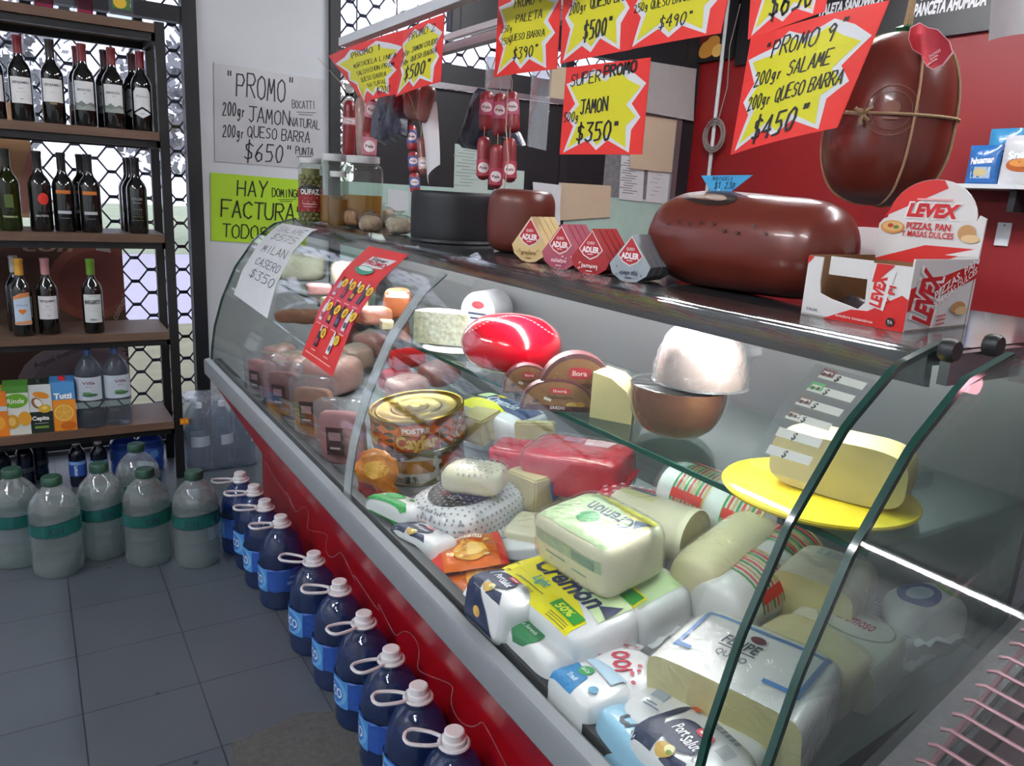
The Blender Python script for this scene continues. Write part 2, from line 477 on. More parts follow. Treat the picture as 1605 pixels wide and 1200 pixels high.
# worn concrete patch where tiles are gone
pp = [onZ(x, y, 0) for x, y in ((362, 1166), (470, 1118), (560, 1112), (640, 1150), (640, 1260), (380, 1260))]
struct('trim_3', MB().prism([(p.x, p.y) for p in pp], -.004, .0015), mat('worn_concrete', (84, 84, 82), rough=.9, var=.45, scale=60, bump=.3, bscale=200))
white_wall = mat('painted_plaster', (222, 226, 230), rough=.75, var=.03, scale=6, bump=.02, bscale=30)
dark_steel = mat('dark_painted_steel', (27, 29, 34), rough=.5, var=.15)
struct('ceiling', MB().box(-2.4, WX, -2.2, WY+.3, 2.8, 2.85), mat('ceiling_paint', (168, 172, 178), rough=.8))
struct('wall_back', MB().box(-2.4, WX+.1, -2.3, -2.2, 0, 2.8), white_wall)
struct('wall_left', MB().box(-2.5, -2.4, -2.3, WY+.2, 0, 2.8), white_wall)
red_wall = mat('red_gloss_wall', (126, 8, 14), rough=.5, var=.06, scale=3)
struct('wall_right', MB().box(WX, WX+.1, -2.2, WY+.2, 0, 2.8), red_wall)
struct('wall_front', MB().box(.765, 1.42, WY, WY+.25, 0, 2.8), white_wall)
b = MB().box(-2.4, .765, WY, WY+.25, 2.62, 2.8).box(1.42, WX, WY, WY+.25, 2.62, 2.8).box(1.42, WX, WY, WY+.25, 0, .9)
struct('wall_front_lintel', b, mat('dark_lintel', (40, 40, 44), rough=.7))
# left shop window: dark frame, glass
f = MB()
f.box(.70, .765, WY-.03, WY+.05, 0, 2.62)
f.box(-2.4, .70, WY-.02, WY+.04, 2.06, 2.13)
f.box(-2.4, .70, WY-.02, WY+.04, 0, .05)
f.box(-.62, -.56, WY-.02, WY+.04, 0, 2.62)
f.box(-2.4, .70, WY-.02, WY+.04, 2.57, 2.62)
wf = struct('window_1', f, dark_steel)
pane_glass = film('window_glass', (236, 240, 250), refl=.8)
mk('glazing', MB().box(-2.4, .70, WY+.008, WY+.014, .05, 2.57), pane_glass, wf)
# right window: black film on the lower glass, daylight above
f = MB()
f.box(1.42, 1.475, WY-.03, WY+.05, .9, 2.62)
f.box(1.475, WX, WY-.02, WY+.04, 1.955, 2.06)
f.box(3.93, WX, WY-.03, WY+.05, .9, 2.62)
f.box(1.42, WX, WY-.02, WY+.04, 2.40, 2.62)
f.box(2.12, WX, WY-.02, WY+.04, 2.24, 2.40)
f.box(2.93, 2.99, WY-.02, WY+.04, .9, 2.40)
wf2 = struct('window_2', f, dark_steel)
mk('glazing', MB().box(1.475, 3.93, WY+.01, WY+.016, 2.06, 2.40), pane_glass, wf2)
alu = mat('brushed_aluminium', (172, 175, 180), rough=.34, metal=.85, var=.05, scale=40)
mk('edge_strip', MB().box(1.475, 3.93, WY-.035, WY-.02, 1.925, 1.955), alu, wf2)
mk('blackout_film', MB().box(1.56, 3.30, WY-.012, WY, 1.38, 1.925), mat('black_plastic_film', (22, 23, 27), rough=.55, var=.3, bump=.35, bscale=9), wf2)
mk('speckled_panel', MB().box(3.30, 3.88, WY-.012, WY, 1.38, 1.925), mat('grey_speckled_film', (120, 122, 124), rough=.5, var=.5, scale=45), wf2)
mk('frosted_pane', MB().box(1.475, 3.93, WY-.012, WY, .9, 1.38), mat('frosted_green_glass', (176, 205, 194), rough=.35, var=.08), wf2)
mk('upright', MB().box(3.88, 3.93, WY-.04, WY-.012, .9, 1.955), alu, wf2)

# ------------------------------------------------------------------ outside
struct('exterior_ground', MB().box(-14, 14, WY+.3, 8.0, -.12, -.05), mat('dirt_and_grass', (150, 146, 118), rough=1, var=.4, scale=4))
struct('exterior_road', MB().box(-14, 20, 8.0, 15.5, -.12, -.06), mat('pale_road', (190, 184, 196), rough=.9, var=.06, scale=1))
struct('exterior_lawn', MB().box(-20, 30, 15.5, 40, -.12, -.05), mat('verge_grass', (166, 176, 144), rough=1, var=.35, scale=1.5))
def bush(x, y, z, r_, seed, label):
    rnd = random.Random(seed); m = MB()
    for k in range(1500):
        d = V((rnd.gauss(0, 1), rnd.gauss(0, 1), rnd.gauss(0, 1))).normalized()*(r_*rnd.uniform(.45, 1))
        c = V((x, y, z+r_))+V((d.x*1.3, d.y, d.z)); s_ = rnd.uniform(.06, .15)
        a = V((rnd.uniform(-1, 1), rnd.uniform(-1, 1), rnd.uniform(-1, 1))).normalized()*s_
        q = V((rnd.uniform(-1, 1), rnd.uniform(-1, 1), rnd.uniform(-1, 1))).normalized()*s_
        m.add([c-a, c+q, c+a, c-q], [(0, 1, 2, 3)])
    t = T('street_tree', label, 'tree', (0, 0, 0))
    mk('crown', m, mat('tree_leaves', (150, 150, 152), rough=1, var=.4, scale=1), t, ang=None)
    mk('trunk', MB().tube([(x, y, -.05), (x, y, z+r_)], .14, 8), mat('tree_bark', (84, 74, 66), rough=1), t)
bush(-1.0, 19, 1.3, 1.8, 1, 'grey-green street tree seen through the window left of the rack')
bush(3.3, 18, 1.1, 1.6, 2, 'grey-green street tree seen between the rack and the pillar')
bush(8.4, 20, 1.3, 1.9, 3, 'street tree seen over the black film of the right window')

# ------------------------------------------------------------------ folding security grilles
def grille(name, x0, x1, z0, z1, y, label, pw=.075, ph=.059):
    """expanding gate: flat strips riveted at short joints, leaving hexagons"""
    m = MB()
    n = int((x1-x0)/pw)
    nz = int((z1-z0)/ph)
    j = .016
    for i in range(n+1):
        x = x0+i*pw
        for k in range(nz+1):
            z = z0+k*ph
            if (i+k) % 2 == 0:
                m.box(x-.021, x+.021, y-.006, y+.006, z-.008, z+.008)
                for dx in (-1, 1):
                    for dz in (-1, 1):
                        xe, ze = x+dx*pw, z+dz*ph
                        if x0-.01 <= xe <= x1+.01 and z0-.01 <= ze <= z1+.01 and dz > 0:
                            m.tube([(x+dx*.018, y, z+dz*.004), (xe-dx*.018, y, ze-dz*.004)], .0045, 5)
    t = T(name, label, 'security grille', (0, 0, 0))
    mk('lattice', m, mat('grille_steel', (54, 52, 58), rough=.6), t)
    return t
grille('folding_security_grille', -1.875, .76, .06, 2.54, WY+.11, 'dark folding lattice grille outside the window behind the bottle rack')
grille('folding_security_grille', 1.5, 3.9, .96, 2.40, WY+.11, 'dark folding lattice grille outside the window right of the white pillar')

# overhead white pipes that the posters hang from
pipe = mat('white_painted_pipe', (200, 202, 204), rough=.45, var=.06)
def rail(p, q, x, r_, label):
    a = onX(*p, x); c = onX(*q, x); dy = (c-a)
    a2 = a - dy.normalized()*.02; c2 = c+dy.normalized()*.9
    c2.z = a2.z; c2.x = a2.x
    t = T('hanging_rail', label, 'rail', a2)
    d = c2-a2
    mk('batten', MB().box(-r_, r_, d.y, 0, -r_*.8, r_*.8), pipe, t)
    for s in (.08, .8):
        mk('hanger_wire', MB().tube([(0, d.y*s, r_*.7), (0, d.y*s, 2.795-a2.z)], .0025, 5), dark_steel, t)
rail((541, 66), (690, 14), 1.0, .017, 'white overhead rail carrying the two leftmost price posters')
rail((606, 40), (690, 0), 1.12, .013, 'thin white overhead rail highest above the left posters')
rail((690, 80), (780, 57), 1.32, .017, 'white overhead rail behind the mid row of price posters')
rail((705, 58), (780, 28), 1.30, .012, 'thin white overhead rail just above the mid one')

# ------------------------------------------------------------------ the refrigerated display case
PROF = [(.556, .685), (.560, .74), (.572, .82), (.602, .925), (.652, 1.04), (.722, 1.14), (.795, 1.200), (.878, 1.222)]
Y0, Y1 = .465, 2.98
SLOPE = R(8)
DO = V((.60, 0, .635)); DN = V((-math.sin(SLOPE), 0, math.cos(SLOPE))); DA = V((math.cos(SLOPE), 0, math.sin(SLOPE)))
RD = Matrix.Rotation(-SLOPE, 3, 'Y')
def dk(px, py, h): return onP(px, py, DO+DN*h, DN)
def glass_at(px, py, off=.006):
    d = ray(px, py)
    for (x0, z0), (x1, z1) in zip(PROF[:-1], PROF[1:]):
        n = V((-(z1-z0), 0, x1-x0)).normalized(); o = V((x0, 0, z0))+n*off
        k = (o-CAM).dot(n)/d.dot(n); p = CAM+d*k
        if z0-.004 <= p.z <= z1+.004 and k > 0: return p, n
    return None, None
def prof_at(s):
    """point and outward normal of the front glass at arc length s from its foot"""
    for (x0, z0), (x1, z1) in zip(PROF[:-1], PROF[1:]):
        l = math.hypot(x1-x0, z1-z0)
        if s <= l or (x1, z1) == PROF[-1]:
            k = s/l
            return V((x0+(x1-x0)*k, 0, z0+(z1-z0)*k)), V((-(z1-z0)/l, 0, (x1-x0)/l))
        s -= l
PLEN = sum(math.dist(a, b_) for a, b_ in zip(PROF[:-1], PROF[1:]))
def arc_of(p):
    s = 0
    for (x0, z0), (x1, z1) in zip(PROF[:-1], PROF[1:]):
        l = math.hypot(x1-x0, z1-z0)
        if p.z <= z1: return s+l*(p.z-z0)/(z1-z0)
        s += l
    return s
steel = mat('stainless_steel', (150, 152, 155), rough=.22, metal=.95, var=.06, scale=25)
grey_alu = mat('grey_aluminium_lip', (146, 151, 154), rough=.42, metal=.35, var=.04, scale=30)
red_panel = mat('red_case_panel', (172, 16, 22), rough=.3, var=.05, scale=5)
black_trim = mat('black_rubber', (26, 28, 30), rough=.5)
inner = mat('case_inner_grey', (104, 105, 107), rough=.35, metal=.2, var=.06, scale=8)
deckm = mat('case_deck_steel', (176, 180, 184), rough=.35, metal=.4, var=.08)
cglass = film('case_glass', (251, 253, 252), refl=.65)
green_edge = mat('green_glass_edge', (26, 62, 54), rough=.15, var=.05, coat=.5)
def extr(pts, y0, y1):
    n = len(pts); m = MB()
    return m.add([(x, y0, z) for x, z in pts]+[(x, y1, z) for x, z in pts], [(i, i+1, n+i+1, n+i) for i in range(n-1)])
def sheetprof(y0, y1, th=.005, s0=0, s1=None, lift=0):
    """curved glass sheet following the profile"""
    s1 = s1 if s1 is not None else PLEN
    o = MB()
    N = 18
    A = []; B = []
    for i in range(N+1):
        p, n = prof_at(s0+(s1-s0)*i/N)
        A.append(p+n*lift); B.append(p+n*(lift+th))
    ring = A+B[::-1]
    n = len(ring)
    o.add([V((p.x, y0, p.z)) for p in ring]+[V((p.x, y1, p.z)) for p in ring],
          [(i, n+i, n+(i+1) % n, (i+1) % n) for i in range(n)])
    return o
FLIP = Matrix(((1, 0, 0, 0), (0, 0, -1, 0), (0, 1, 0, 0), (0, 0, 0, 1)))
def case(y0, y1, label, far_end):
    t = T('display_case', label, 'display case', (0, 0, 0))
    XB = 1.22
    # plinth and body
    mk('plinth', MB().box(.76, XB-.02, y0+.01, y1-.01, 0, .13), black_trim, t)
    mk('lower_body', MB().prism([(.752, .13), (XB, .13), (XB, .60), (.60, .60), (.752, .27)], -(y1-.004), -(y0+.004), 0, FLIP), mat('case_body_dark', (46, 48, 54), rough=.5), t)
    mk('front_panel', MB().prism([(.535, .645), (.548, .645), (.742, .30), (.742, .06), (.732, .06), (.732, .30)], -(y1), -(y0), 0, FLIP), red_panel, t)
    lp = [(.528, .643), (.527, .690), (.530, .697), (.546, .701), (.552, .697), (.556, .643)]
    mk('lip_rail', MB().prism(lp, -(y1+.004), -(y0-.004), 0, FLIP), grey_alu, t)
    mk('glass_gasket', MB().box(.5625, .584, y0+.008, y1-.008, .63, .700), black_trim, t)
    deck = extr([(.586, .68), (.594, .62), (.60, .633), (XB-.02, .633+.60*math.tan(SLOPE))], y0+.012, y1-.012)
    mk('deck', deck, deckm, t)
    mk('back_panel', MB().box(XB-.018, XB, y0+.01, y1-.01, .60, 1.17), inner, t)
    mk('top_plate', MB().box(.9005, XB+.13, y0+.005, y1, 1.196, 1.2145), mat('dark_worktop_glass', (66, 68, 72), rough=.12, var=.1, coat=.4), t)
    mk('valance', MB().prism([(.868, 1.2145), (.862, 1.208), (.8655, 1.172), (.878, 1.170), (.876, 1.196), (.90, 1.1955), (.90, 1.2145)], -(y1-.01), -(y0+.010), 0, FLIP), steel, t)
    mk('lamp_tube', MB().tube([(.897, y0+.1, 1.181), (.897, y1-.1, 1.181)], .0095, 10), lamp_white, t)
    return t
case1 = case(Y0, Y1, 'long refrigerated display case with curved glass, red front and grey aluminium lip', True)
mid = 1.53
g1 = mk('front_glass', sheetprof(Y0, mid-.002), cglass, case1)
g2 = mk('front_glass', sheetprof(mid+.002, Y1), cglass, case1)
mk('joint_strip', sheetprof(mid-.021, mid+.021, .003, .0, PLEN-.11, -.0045), mat('glass_joint_strip', (178, 182, 184), rough=.4), case1)
def side_glass(y0, y1, parent):
    pts = [(.562, .64)]+[(x+.002, z-.002) for x, z in PROF]+[(1.19, 1.193), (1.19, .64)]
    mk('side_glass', MB().prism(pts, -y1, -y0, 0, FLIP), film('side_glass', (246, 251, 250), refl=.7), parent)
    # ground green rim of the pane
    o = MB(); r1 = [V((x, 0, z)) for x, z in PROF]
    N = 40; A = []; B = []
    for i in range(N+1):
        p, n = prof_at(PLEN*i/N); A.append(p-n*.0005); B.append(p+n*.0062)
    ring = A+B[::-1]; n = len(ring)
    o.add([V((p.x, y0-.0005, p.z)) for p in ring]+[V((p.x, y1+.0005, p.z)) for p in ring],
          [(i, n+i, n+(i+1) % n, (i+1) % n) for i in range(n)]+[tuple(range(n)), tuple(reversed(range(n, 2*n)))])
    mk('glass_rim', o, green_edge, parent)
side_glass(Y0, Y0+.007, case1)
side_glass(Y1-.007, Y1, case1)
# glass shelf on its brackets
SZ, SX = .975, .815
sh = MB().box(SX, 1.19, Y0+.012, Y1-.012, SZ-.007, SZ)
shelf = mk('glass_shelf', sh, film('shelf_glass', (236, 247, 243), refl=.8), case1)
mk('shelf_edge', MB().box(SX-.001, SX+.003, Y0+.012, Y1-.012, SZ-.0075, SZ+.0005), mat('shelf_glass_edge', (34, 84, 72), rough=.2, coat=.4), shelf)
for y in (.62, 1.3, 1.93, 2.6):
    mk('shelf_bracket', MB().box(.84, 1.2, y-.005, y+.005, SZ-.03, SZ-.0075), steel, case1)
# stainless end housing with two black screw knobs
hb = mk('end_housing', MB().box(.868, 1.03, Y0-.014, Y0-.002, 1.178, 1.2145), steel, case1)
for kx, ky in ((1500, 551), (1568, 543)):
    kq = onY(kx, ky, Y0-.03)
    k = MB().lathe([(0, 0), (.012, 0), (.0132, .003), (.0132, .012), (.011, .016), (0, .016)], 14)
    mk('screw_knob', k, black_trim, case1, (kq.x, Y0-.0145, kq.z), (R(90), 0, 0))

# the next case, nearer to the camera
YN1, YN0 = Y0-.066, -.9
case2 = T('display_case', 'second display case with an empty wire deck, at the near end of the row', 'display case', (0, 0, 0))
side_glass(YN1-.007, YN1, case2)
mk('front_glass', sheetprof(YN0, YN1), cglass, case2)
mk('lip_rail', MB().box(.528, .556, YN0, YN1, .643, .70), grey_alu, case2)
mk('front_panel', MB().prism([(.535, .645), (.548, .645), (.742, .30), (.742, .06), (.732, .06), (.732, .30)], -YN1, -YN0, 0, FLIP), red_panel, case2)
mk('lower_body', MB().prism([(.752, 0), (1.3, 0), (1.3, .52), (.62, .52), (.752, .27)], -YN1, -YN0, 0, FLIP), mat('case_body_dark', (46, 48, 54), rough=.5), case2)
mk('back_panel', MB().box(1.30, 1.32, YN0, YN1, .5, 1.17), inner, case2)
def slant(y0, y1, z0, k, nm, m):
    mk(nm, MB().prism([(.575, .56), (.575, z0-.03), (.60, z0), (1.28, z0+.68*k), (1.28, .56)], -y1, -y0, 0, FLIP), m, case2)
rough_g = mat('dusty_grey_steel', (96, 93, 95), rough=.6, metal=.2, var=.25, scale=60, bump=.3, bscale=120)
slant(YN1-.024, YN1-.009, .722, .40, 'end_wall', black_trim)
slant(YN1-.062, YN1-.026, .735, .40, 'end_wall', rough_g)
slant(YN1-.070, YN1-.063, .728, .40, 'end_trim', steel)
S2 = .60
rods = MB()
YG = YN1-.10
for i in range(26):
    x = .625+i*.0165; z = .868+(x-.60)*S2
    rods.tube([(x, YN0+.02, z), (x, YG-.012, z), (x, YG-.004, z-.004)], .0021, 6)
for y in (YG-.015, YG-.16, YG-.34, YG-.52):
    rods.tube([(.62, y, .875), (1.05, y, .875+.43*S2)], .0028, 6)
mk('wire_grid', rods, mat('rose_tinted_wire', (150, 108, 116), rough=.35, metal=.7), case2)
mk('inner_deck', MB().prism([(.60, .66), (.60, .67), (1.29, .67+.69*.4), (1.29, .66+.69*.4)], -(YN1-.072), -(YN0+.01), 0, FLIP), mat('dark_rose_deck', (54, 30, 40), rough=.4), case2)
mk('top_plate', MB().box(.885, 1.35, YN0, YN1-.002, 1.196, 1.2145), film('clear_top_plate', (226, 232, 230), refl=.9, haze=.08), case2)
mk('lamp_tube', MB().tube([(1.05, YN0+.1, 1.15), (1.05, YN1-.12, 1.15)], .012, 10), mat('meat_case_tube_light', (255, 170, 188), var=0, emit=4.0), case2)

# ------------------------------------------------------------------ wooden bottle rack
RF, RB = 3.615, 3.955       # front and back of the rack
SH = [.279, .690, 1.110, 1.528, 1.945]
wood = mat('walnut_board', (96, 72, 56), rough=.55, var=.3, scale=9, bump=.1, bscale=30)
nt = wood.node_tree
for n in nt.nodes:
    if n.type == 'TEX_NOISE':
        mp = nt.nodes.new('ShaderNodeMapping'); mp.inputs['Scale'].default_value = (.6, 9, 9)
        lk = n.inputs['Vector'].links[0].from_socket; nt.links.new(lk, mp.inputs[0]); nt.links.new(mp.outputs[0], n.inputs['Vector'])
bsteel = mat('black_steel_tube', (15, 14, 15), rough=.45, var=.15)
X0R, X1R = -1.05, .535
rk = T('bottle_rack', 'tall black steel rack with brown wooden shelves holding wine by the window', 'shelving rack', (0, 0, 0))
for x in (X0R, X1R-.02):
    for y in (RF, RB-.035):
        mk('post', MB().box(x-.012, x+.024, y, y+.035, 0, 1.955), bsteel, rk)
for z in SH:
    mk('shelf', MB().box(X0R-.02, X1R-.035, RF-.006, RB+.0, z-.034, z), wood, rk)
    mk('shelf_frame', MB().box(X0R, X1R-.02, RF+.01, RF+.035, z-.062, z-.035).box(X0R, X1R-.02, RB-.035, RB-.01, z-.062, z-.035)
       .box(X1R-.045, X1R-.015, RF+.01, RB-.01, z-.062, z-.035), bsteel, rk)
mk('back_rail', MB().box(X0R, X1R, RB-.02, RB-.01, .07, .09), mat('pale_rail', (120, 122, 126), rough=.5), rk)
tg = T('price_tag', 'small orange and yellow price tag on the rack post', 'price tag', onY(289, 660, RF-.004))
mk('card', MB().box(-.019, .019, -.002, .002, -.014, .014), flat('d8701c'), tg)
D().rect(0, 0, .03, .014, 'e8b823').text('50', 0, 0, .008, 'a02010').on('lettering', plane((0, -.0022, 0), (1, 0, 0), (0, 0, 1)), tg)

# ------------------------------------------------------------------ bottles
def prof_smooth(pts, n=4):
    out = []
    for i in range(len(pts)-1):
        p0 = pts[max(0, i-1)]; p1 = pts[i]; p2 = pts[i+1]; p3 = pts[min(len(pts)-1, i+2)]
        for k in range(n):
            t = k/n
            out.append(tuple((max(0, q_) if j_ == 0 else q_) for j_, q_ in enumerate(.5*((2*p1[j])+(-p0[j]+p2[j])*t+(2*p0[j]-5*p1[j]+4*p2[j]-p3[j])*t*t+(-p0[j]+3*p1[j]-3*p2[j]+p3[j])*t**3) for j in (0, 1))))
    out.append(pts[-1]); return out
dark_glass = mat('dark_wine_glass', (16, 17, 15), rough=.06, coat=.8, var=.1)
green_glass = film('green_wine_glass', (84, 104, 30), haze=.25, hcol=(70, 84, 24), ior=1.5)
VIEW = R(-90)          # labels face the aisle
def wine(name, label, px, py, y, z, cap, dec, group=None, body=None, h=.31, r=.0395):
    p = onY(px, py, y)
    k = h/.31
    t = T(name, label, 'wine bottle', (p.x, y, z+.0005), math.atan2(p.y, p.x)-R(90) if False else -math.atan2(p.x, p.y)*1.0, group)
    pr = [(.004, .004), (r*.9, 0), (r, .006*k), (r, .10*k), (r, .178*k), (r*.97, .19*k), (r*.8, .207*k), (r*.5, .224*k), (.0155, .24*k), (.0148, .262*k), (.0148, .30*k), (.0165, .301*k), (.0165, .309*k), (.0, .31*k)]
    mk('glass_body', MB().lathe(pr, 26), body or dark_glass, t)
    mk('capsule', MB().lathe([(.0155, .245*k), (.0158, .262*k), (.0158, .296*k), (.0172, .299*k), (.0172, .310*k), (.014, .3115*k), (0, .312*k)], 18), mat('capsule_'+cap, cap, rough=.35, metal=.2, coat=.3), t)
    if dec:
        d = D(); dec(d, k); d.on('label_print', cyl(r+.0002, R(-90)), t, .008)
    return t
def dec_benj(d, k, c='dcdcdc'):
    d.rect(0, .112*k, .076, .095*k, c).text('BENJAMIN', 0, .140*k, .009, '3a3a42', w_=.055).text('NIETO', 0, .118*k, .004, '8a8a8a').rect(0, .105*k, .03, .0012, '9a9a9a').rect(0, .08*k, .01, .004, 'a0a09a')
def dec_mount(d, k):
    d.rect(0, .115*k, .076, .108*k, 'd2d4d4').text('MENDOZA', 0, .137*k, .008, '40444a', w_=.05).text('valle', 0, .124*k, .004, '777777')
    d.poly([(-.038, .061*k), (.038, .061*k), (.038, .085*k), (.02, .092*k), (.005, .083*k), (-.012, .096*k), (-.025, .086*k), (-.038, .09*k)], '6d7570')
    d.poly([(-.038, .061*k), (.038, .061*k), (.038, .075*k), (.01, .08*k), (-.01, .072*k), (-.03, .08*k)], '8b938d')
def dec_diam(d, k):
    d.poly([(-.034, .075*k), (0, .095*k), (.034, .075*k), (.034, .15*k), (.022, .168*k), (-.022, .168*k), (-.034, .15*k)], 'd6d8da').text('Finca', 0, .135*k, .008, '8a8e94', w_=.045)
    d.poly([(-.032, .068*k), (0, .05*k), (.032, .068*k), (0, .086*k)], 'd6d8da').text('malbec', 0, .068*k, .005, '6a6e74')
def dec_gold(d, k):
    d.rect(0, .122*k, .076, .085*k, 'd9d9d8').text('BENJAMIN', 0, .143*k, .009, '50505a', w_=.055).rect(0, .115*k, .025, .001, '9a9a9a').rect(0, .074*k, .022, .007, '8a7440')
tops = [(-6, 1, 'dcdcdc'), (38, 1, 'd'), (86, 2, 'd'), (134, 3, 'd'), (178, 3, 'd'), (222, 4, 'd')]
W1 = [(-7, 'leftmost red wine bottle on the top wine row, cut by the photo edge', dec_benj, '5c1620'),
      (37, 'second red wine bottle from the left on the top wine row, plain white label', dec_benj, '6a141f'),
      (86, 'wine bottle with dark capsule and white label with gold mark, top wine row', dec_gold, '26201f'),
      (135, 'front wine bottle with mountain label, left of its twin on the top wine row', dec_mount, '6a1a1e'),
      (180, 'front wine bottle with mountain label, right of its twin on the top wine row', dec_mount, '6a1a1e'),
      (224, 'wine bottle with diamond shaped white label beside the rack post, top wine row', dec_diam, '6e1520')]
for px, lab, dc, cp in W1:
    wine('wine_bottle', lab, px, 185, RF+.052, SH[3], cp, dc, 'wine bottles on the top wine row')
for px, lab, dc, cp in [(127, 'wine bottle standing second in line behind the left mountain label bottle', dec_mount, '6a1a1e'), (169, 'wine bottle standing second in line behind the right mountain label bottle', dec_mount, '3a1216'), (211, 'wine bottle standing behind the one with the diamond label', dec_diam, '3a1216')]:
    wine('wine_bottle', lab, px, 185, RF+.15, SH[3], cp, dc, 'wine bottles on the top wine row')
def dec_green(d, k): d.rect(0, .115*k, .03, .05*k, '46581c').text('TORRENTE', 0, .055*k, .007, 'c8cc9a', w_=.05)
def dec_red(d, k): d.ell(.012, .128*k, .02, .023, 'c8281e').text('BAUTISTA', .004, .062*k, .008, 'd8d8d8', w_=.045)
def dec_or(d, k): d.rect(0, .158*k, .055, .014, 'c96f24').rect(0, .078*k, .05, .012, 'b8bcc2').rect(0, .055*k, .035, .002, '7c8088')
def dec_colon(d, k): d.text('COLON', 0, .143*k, .011, '9a9aa0', w_=.04).text('Selecto', 0, .128*k, .008, '8a8a90').rect(0, .1*k, .03, .001, '8a8a90').rect(0, .07*k, .045, .002, '6c6c34').rect(0, .055*k, .045, .002, '6c6c34')
wine('wine_bottle', 'green glass bottle at the left end of the second wine row', 17, 345, RF+.06, SH[2], '20231c', dec_green, None, green_glass)
wine('wine_bottle', 'black wine bottle with a red disc on its front', 66, 350, RF+.07, SH[2], '161618', dec_red, None, None, .31, .041)
wine('wine_bottle', 'black wine bottle with orange band, right beside the red disc bottle', 103, 350, RF+.075, SH[2], '161618', dec_or, 'orange banded wine bottles')
wine('wine_bottle', 'black wine bottle with orange band, front right one of the second row', 144, 352, RF+.06, SH[2], '161618', dec_or, 'orange banded wine bottles')
wine('wine_bottle', 'black wine bottle half hidden behind the front right orange banded one', 132, 345, RF+.17, SH[2], '161618', dec_or, 'orange banded wine bottles')
wine('wine_bottle', 'slim black wine bottle with silver lettering near the rack post', 217, 355, RF+.06, SH[2], '19191b', dec_colon)
wine('wine_bottle', 'slim black wine bottle in line behind the silver lettered one', 209, 350, RF+.15, SH[2], '19191b', dec_colon, 'black bottles lined up behind the silver lettered one')
wine('wine_bottle', 'slim black wine bottle third in line behind the silver lettered one', 204, 346, RF+.24, SH[2], '19191b', dec_colon, 'black bottles lined up behind the silver lettered one')
def dec_heart(d, k):
    d.rect(0, .105*k, .062, .115*k, 'c4d6e6').poly([(-.031, .15*k), (.031, .163*k), (.031, .18*k), (-.005, .176*k), (-.031, .16*k)], 'd98a5a').text('DULCE', 0, .128*k, .007, '6f93b8', w_=.04)
    d.ell(-.006, .105*k, .007, .007, 'e07a1e').ell(.006, .105*k, .007, .007, 'e07a1e').poly([(-.0125, .103*k), (.0125, .103*k), (0, .09*k)], 'e07a1e').poly([(-.031, .05*k), (.031, .05*k), (.031, .066*k), (-.031, .06*k)], 'd89a68')
def dec_marg(d, k): d.rect(0, .107*k, .072, .118*k, 'd6dad8').text('MARGARITO', 0, .135*k, .017, '23262a', w_=.062, bold=.035).rect(0, .16*k, .03, .0015, '888888').rect(0, .11*k, .04, .0012, 'a0a4a2').rect(0, .1*k, .036, .0012, 'a0a4a2').text('malbec', 0, .062*k, .007, '50565a')
wine('wine_bottle', 'wine bottle with pale blue label, orange heart and yellow capsule', 37, 505, RF+.05, SH[1], 'd8a23a', dec_heart)
wine('wine_bottle', 'wine bottle with white capsule tucked behind the orange heart bottle', 28, 490, RF+.16, SH[1], 'd4d0cc', None)
wine('wine_bottle', 'wine bottle with pink capsule and white label on the third shelf', 77, 500, RF+.07, SH[1], 'c08a8c', dec_benj)
wine('wine_bottle', 'wine bottle with bright green capsule and large white label', 147, 500, RF+.05, SH[1], '6c9a30', dec_marg)
# spirits on the very top shelf
pinkl = film('pink_spirit', (170, 84, 112), haze=.2, hcol=(150, 60, 90)); clear_g = film('clear_bottle', (232, 238, 240), haze=.06)
def flask(label, px, w_, mt, dec, cat='spirit bottle'):
    p = onY(px, 30, RF+.07)
    t = T('spirit_bottle', label, cat, (p.x, RF+.07, SH[4]+.0005))
    mk('glass_body', MB().rbox(w_, .06, .19, 9, 8).lathe([(.03, .185), (.014, .2), (.013, .25), (0, .25)], 14), mt, t)
    mk('cap', MB().lathe([(.015, .245), (.015, .28), (0, .28)], 14), bsteel, t)
    if dec:
        d = D(); dec(d); d.on('label_print', plane((0, -.0308, 0), (1, 0, 0), (0, 0, 1)), t)
flask('square pink spirit bottle, left of three on the very top shelf', 70, .066, pinkl, lambda d: d.rect(0, .09, .04, .05, 'b8a8b0'))
flask('clear square spirit bottle between the two pink ones on the very top shelf', 102, .072, clear_g, lambda d: d.rect(0, .085, .05, .05, 'a8a4ac'))
flask('square pink spirit bottle, right of three on the very top shelf', 134, .056, pinkl, lambda d: d.rect(0, .09, .03, .05, 'b8a8b0'))
flask('clear gin bottle with a green and yellow label on the very top shelf', 190, .088, clear_g, lambda d: d.rect(0, .1, .066, .12, '3f6a30').ell(-.005, .065, .024, .022, 'd8b030').ell(.01, .12, .018, .022, '6fa03c'))

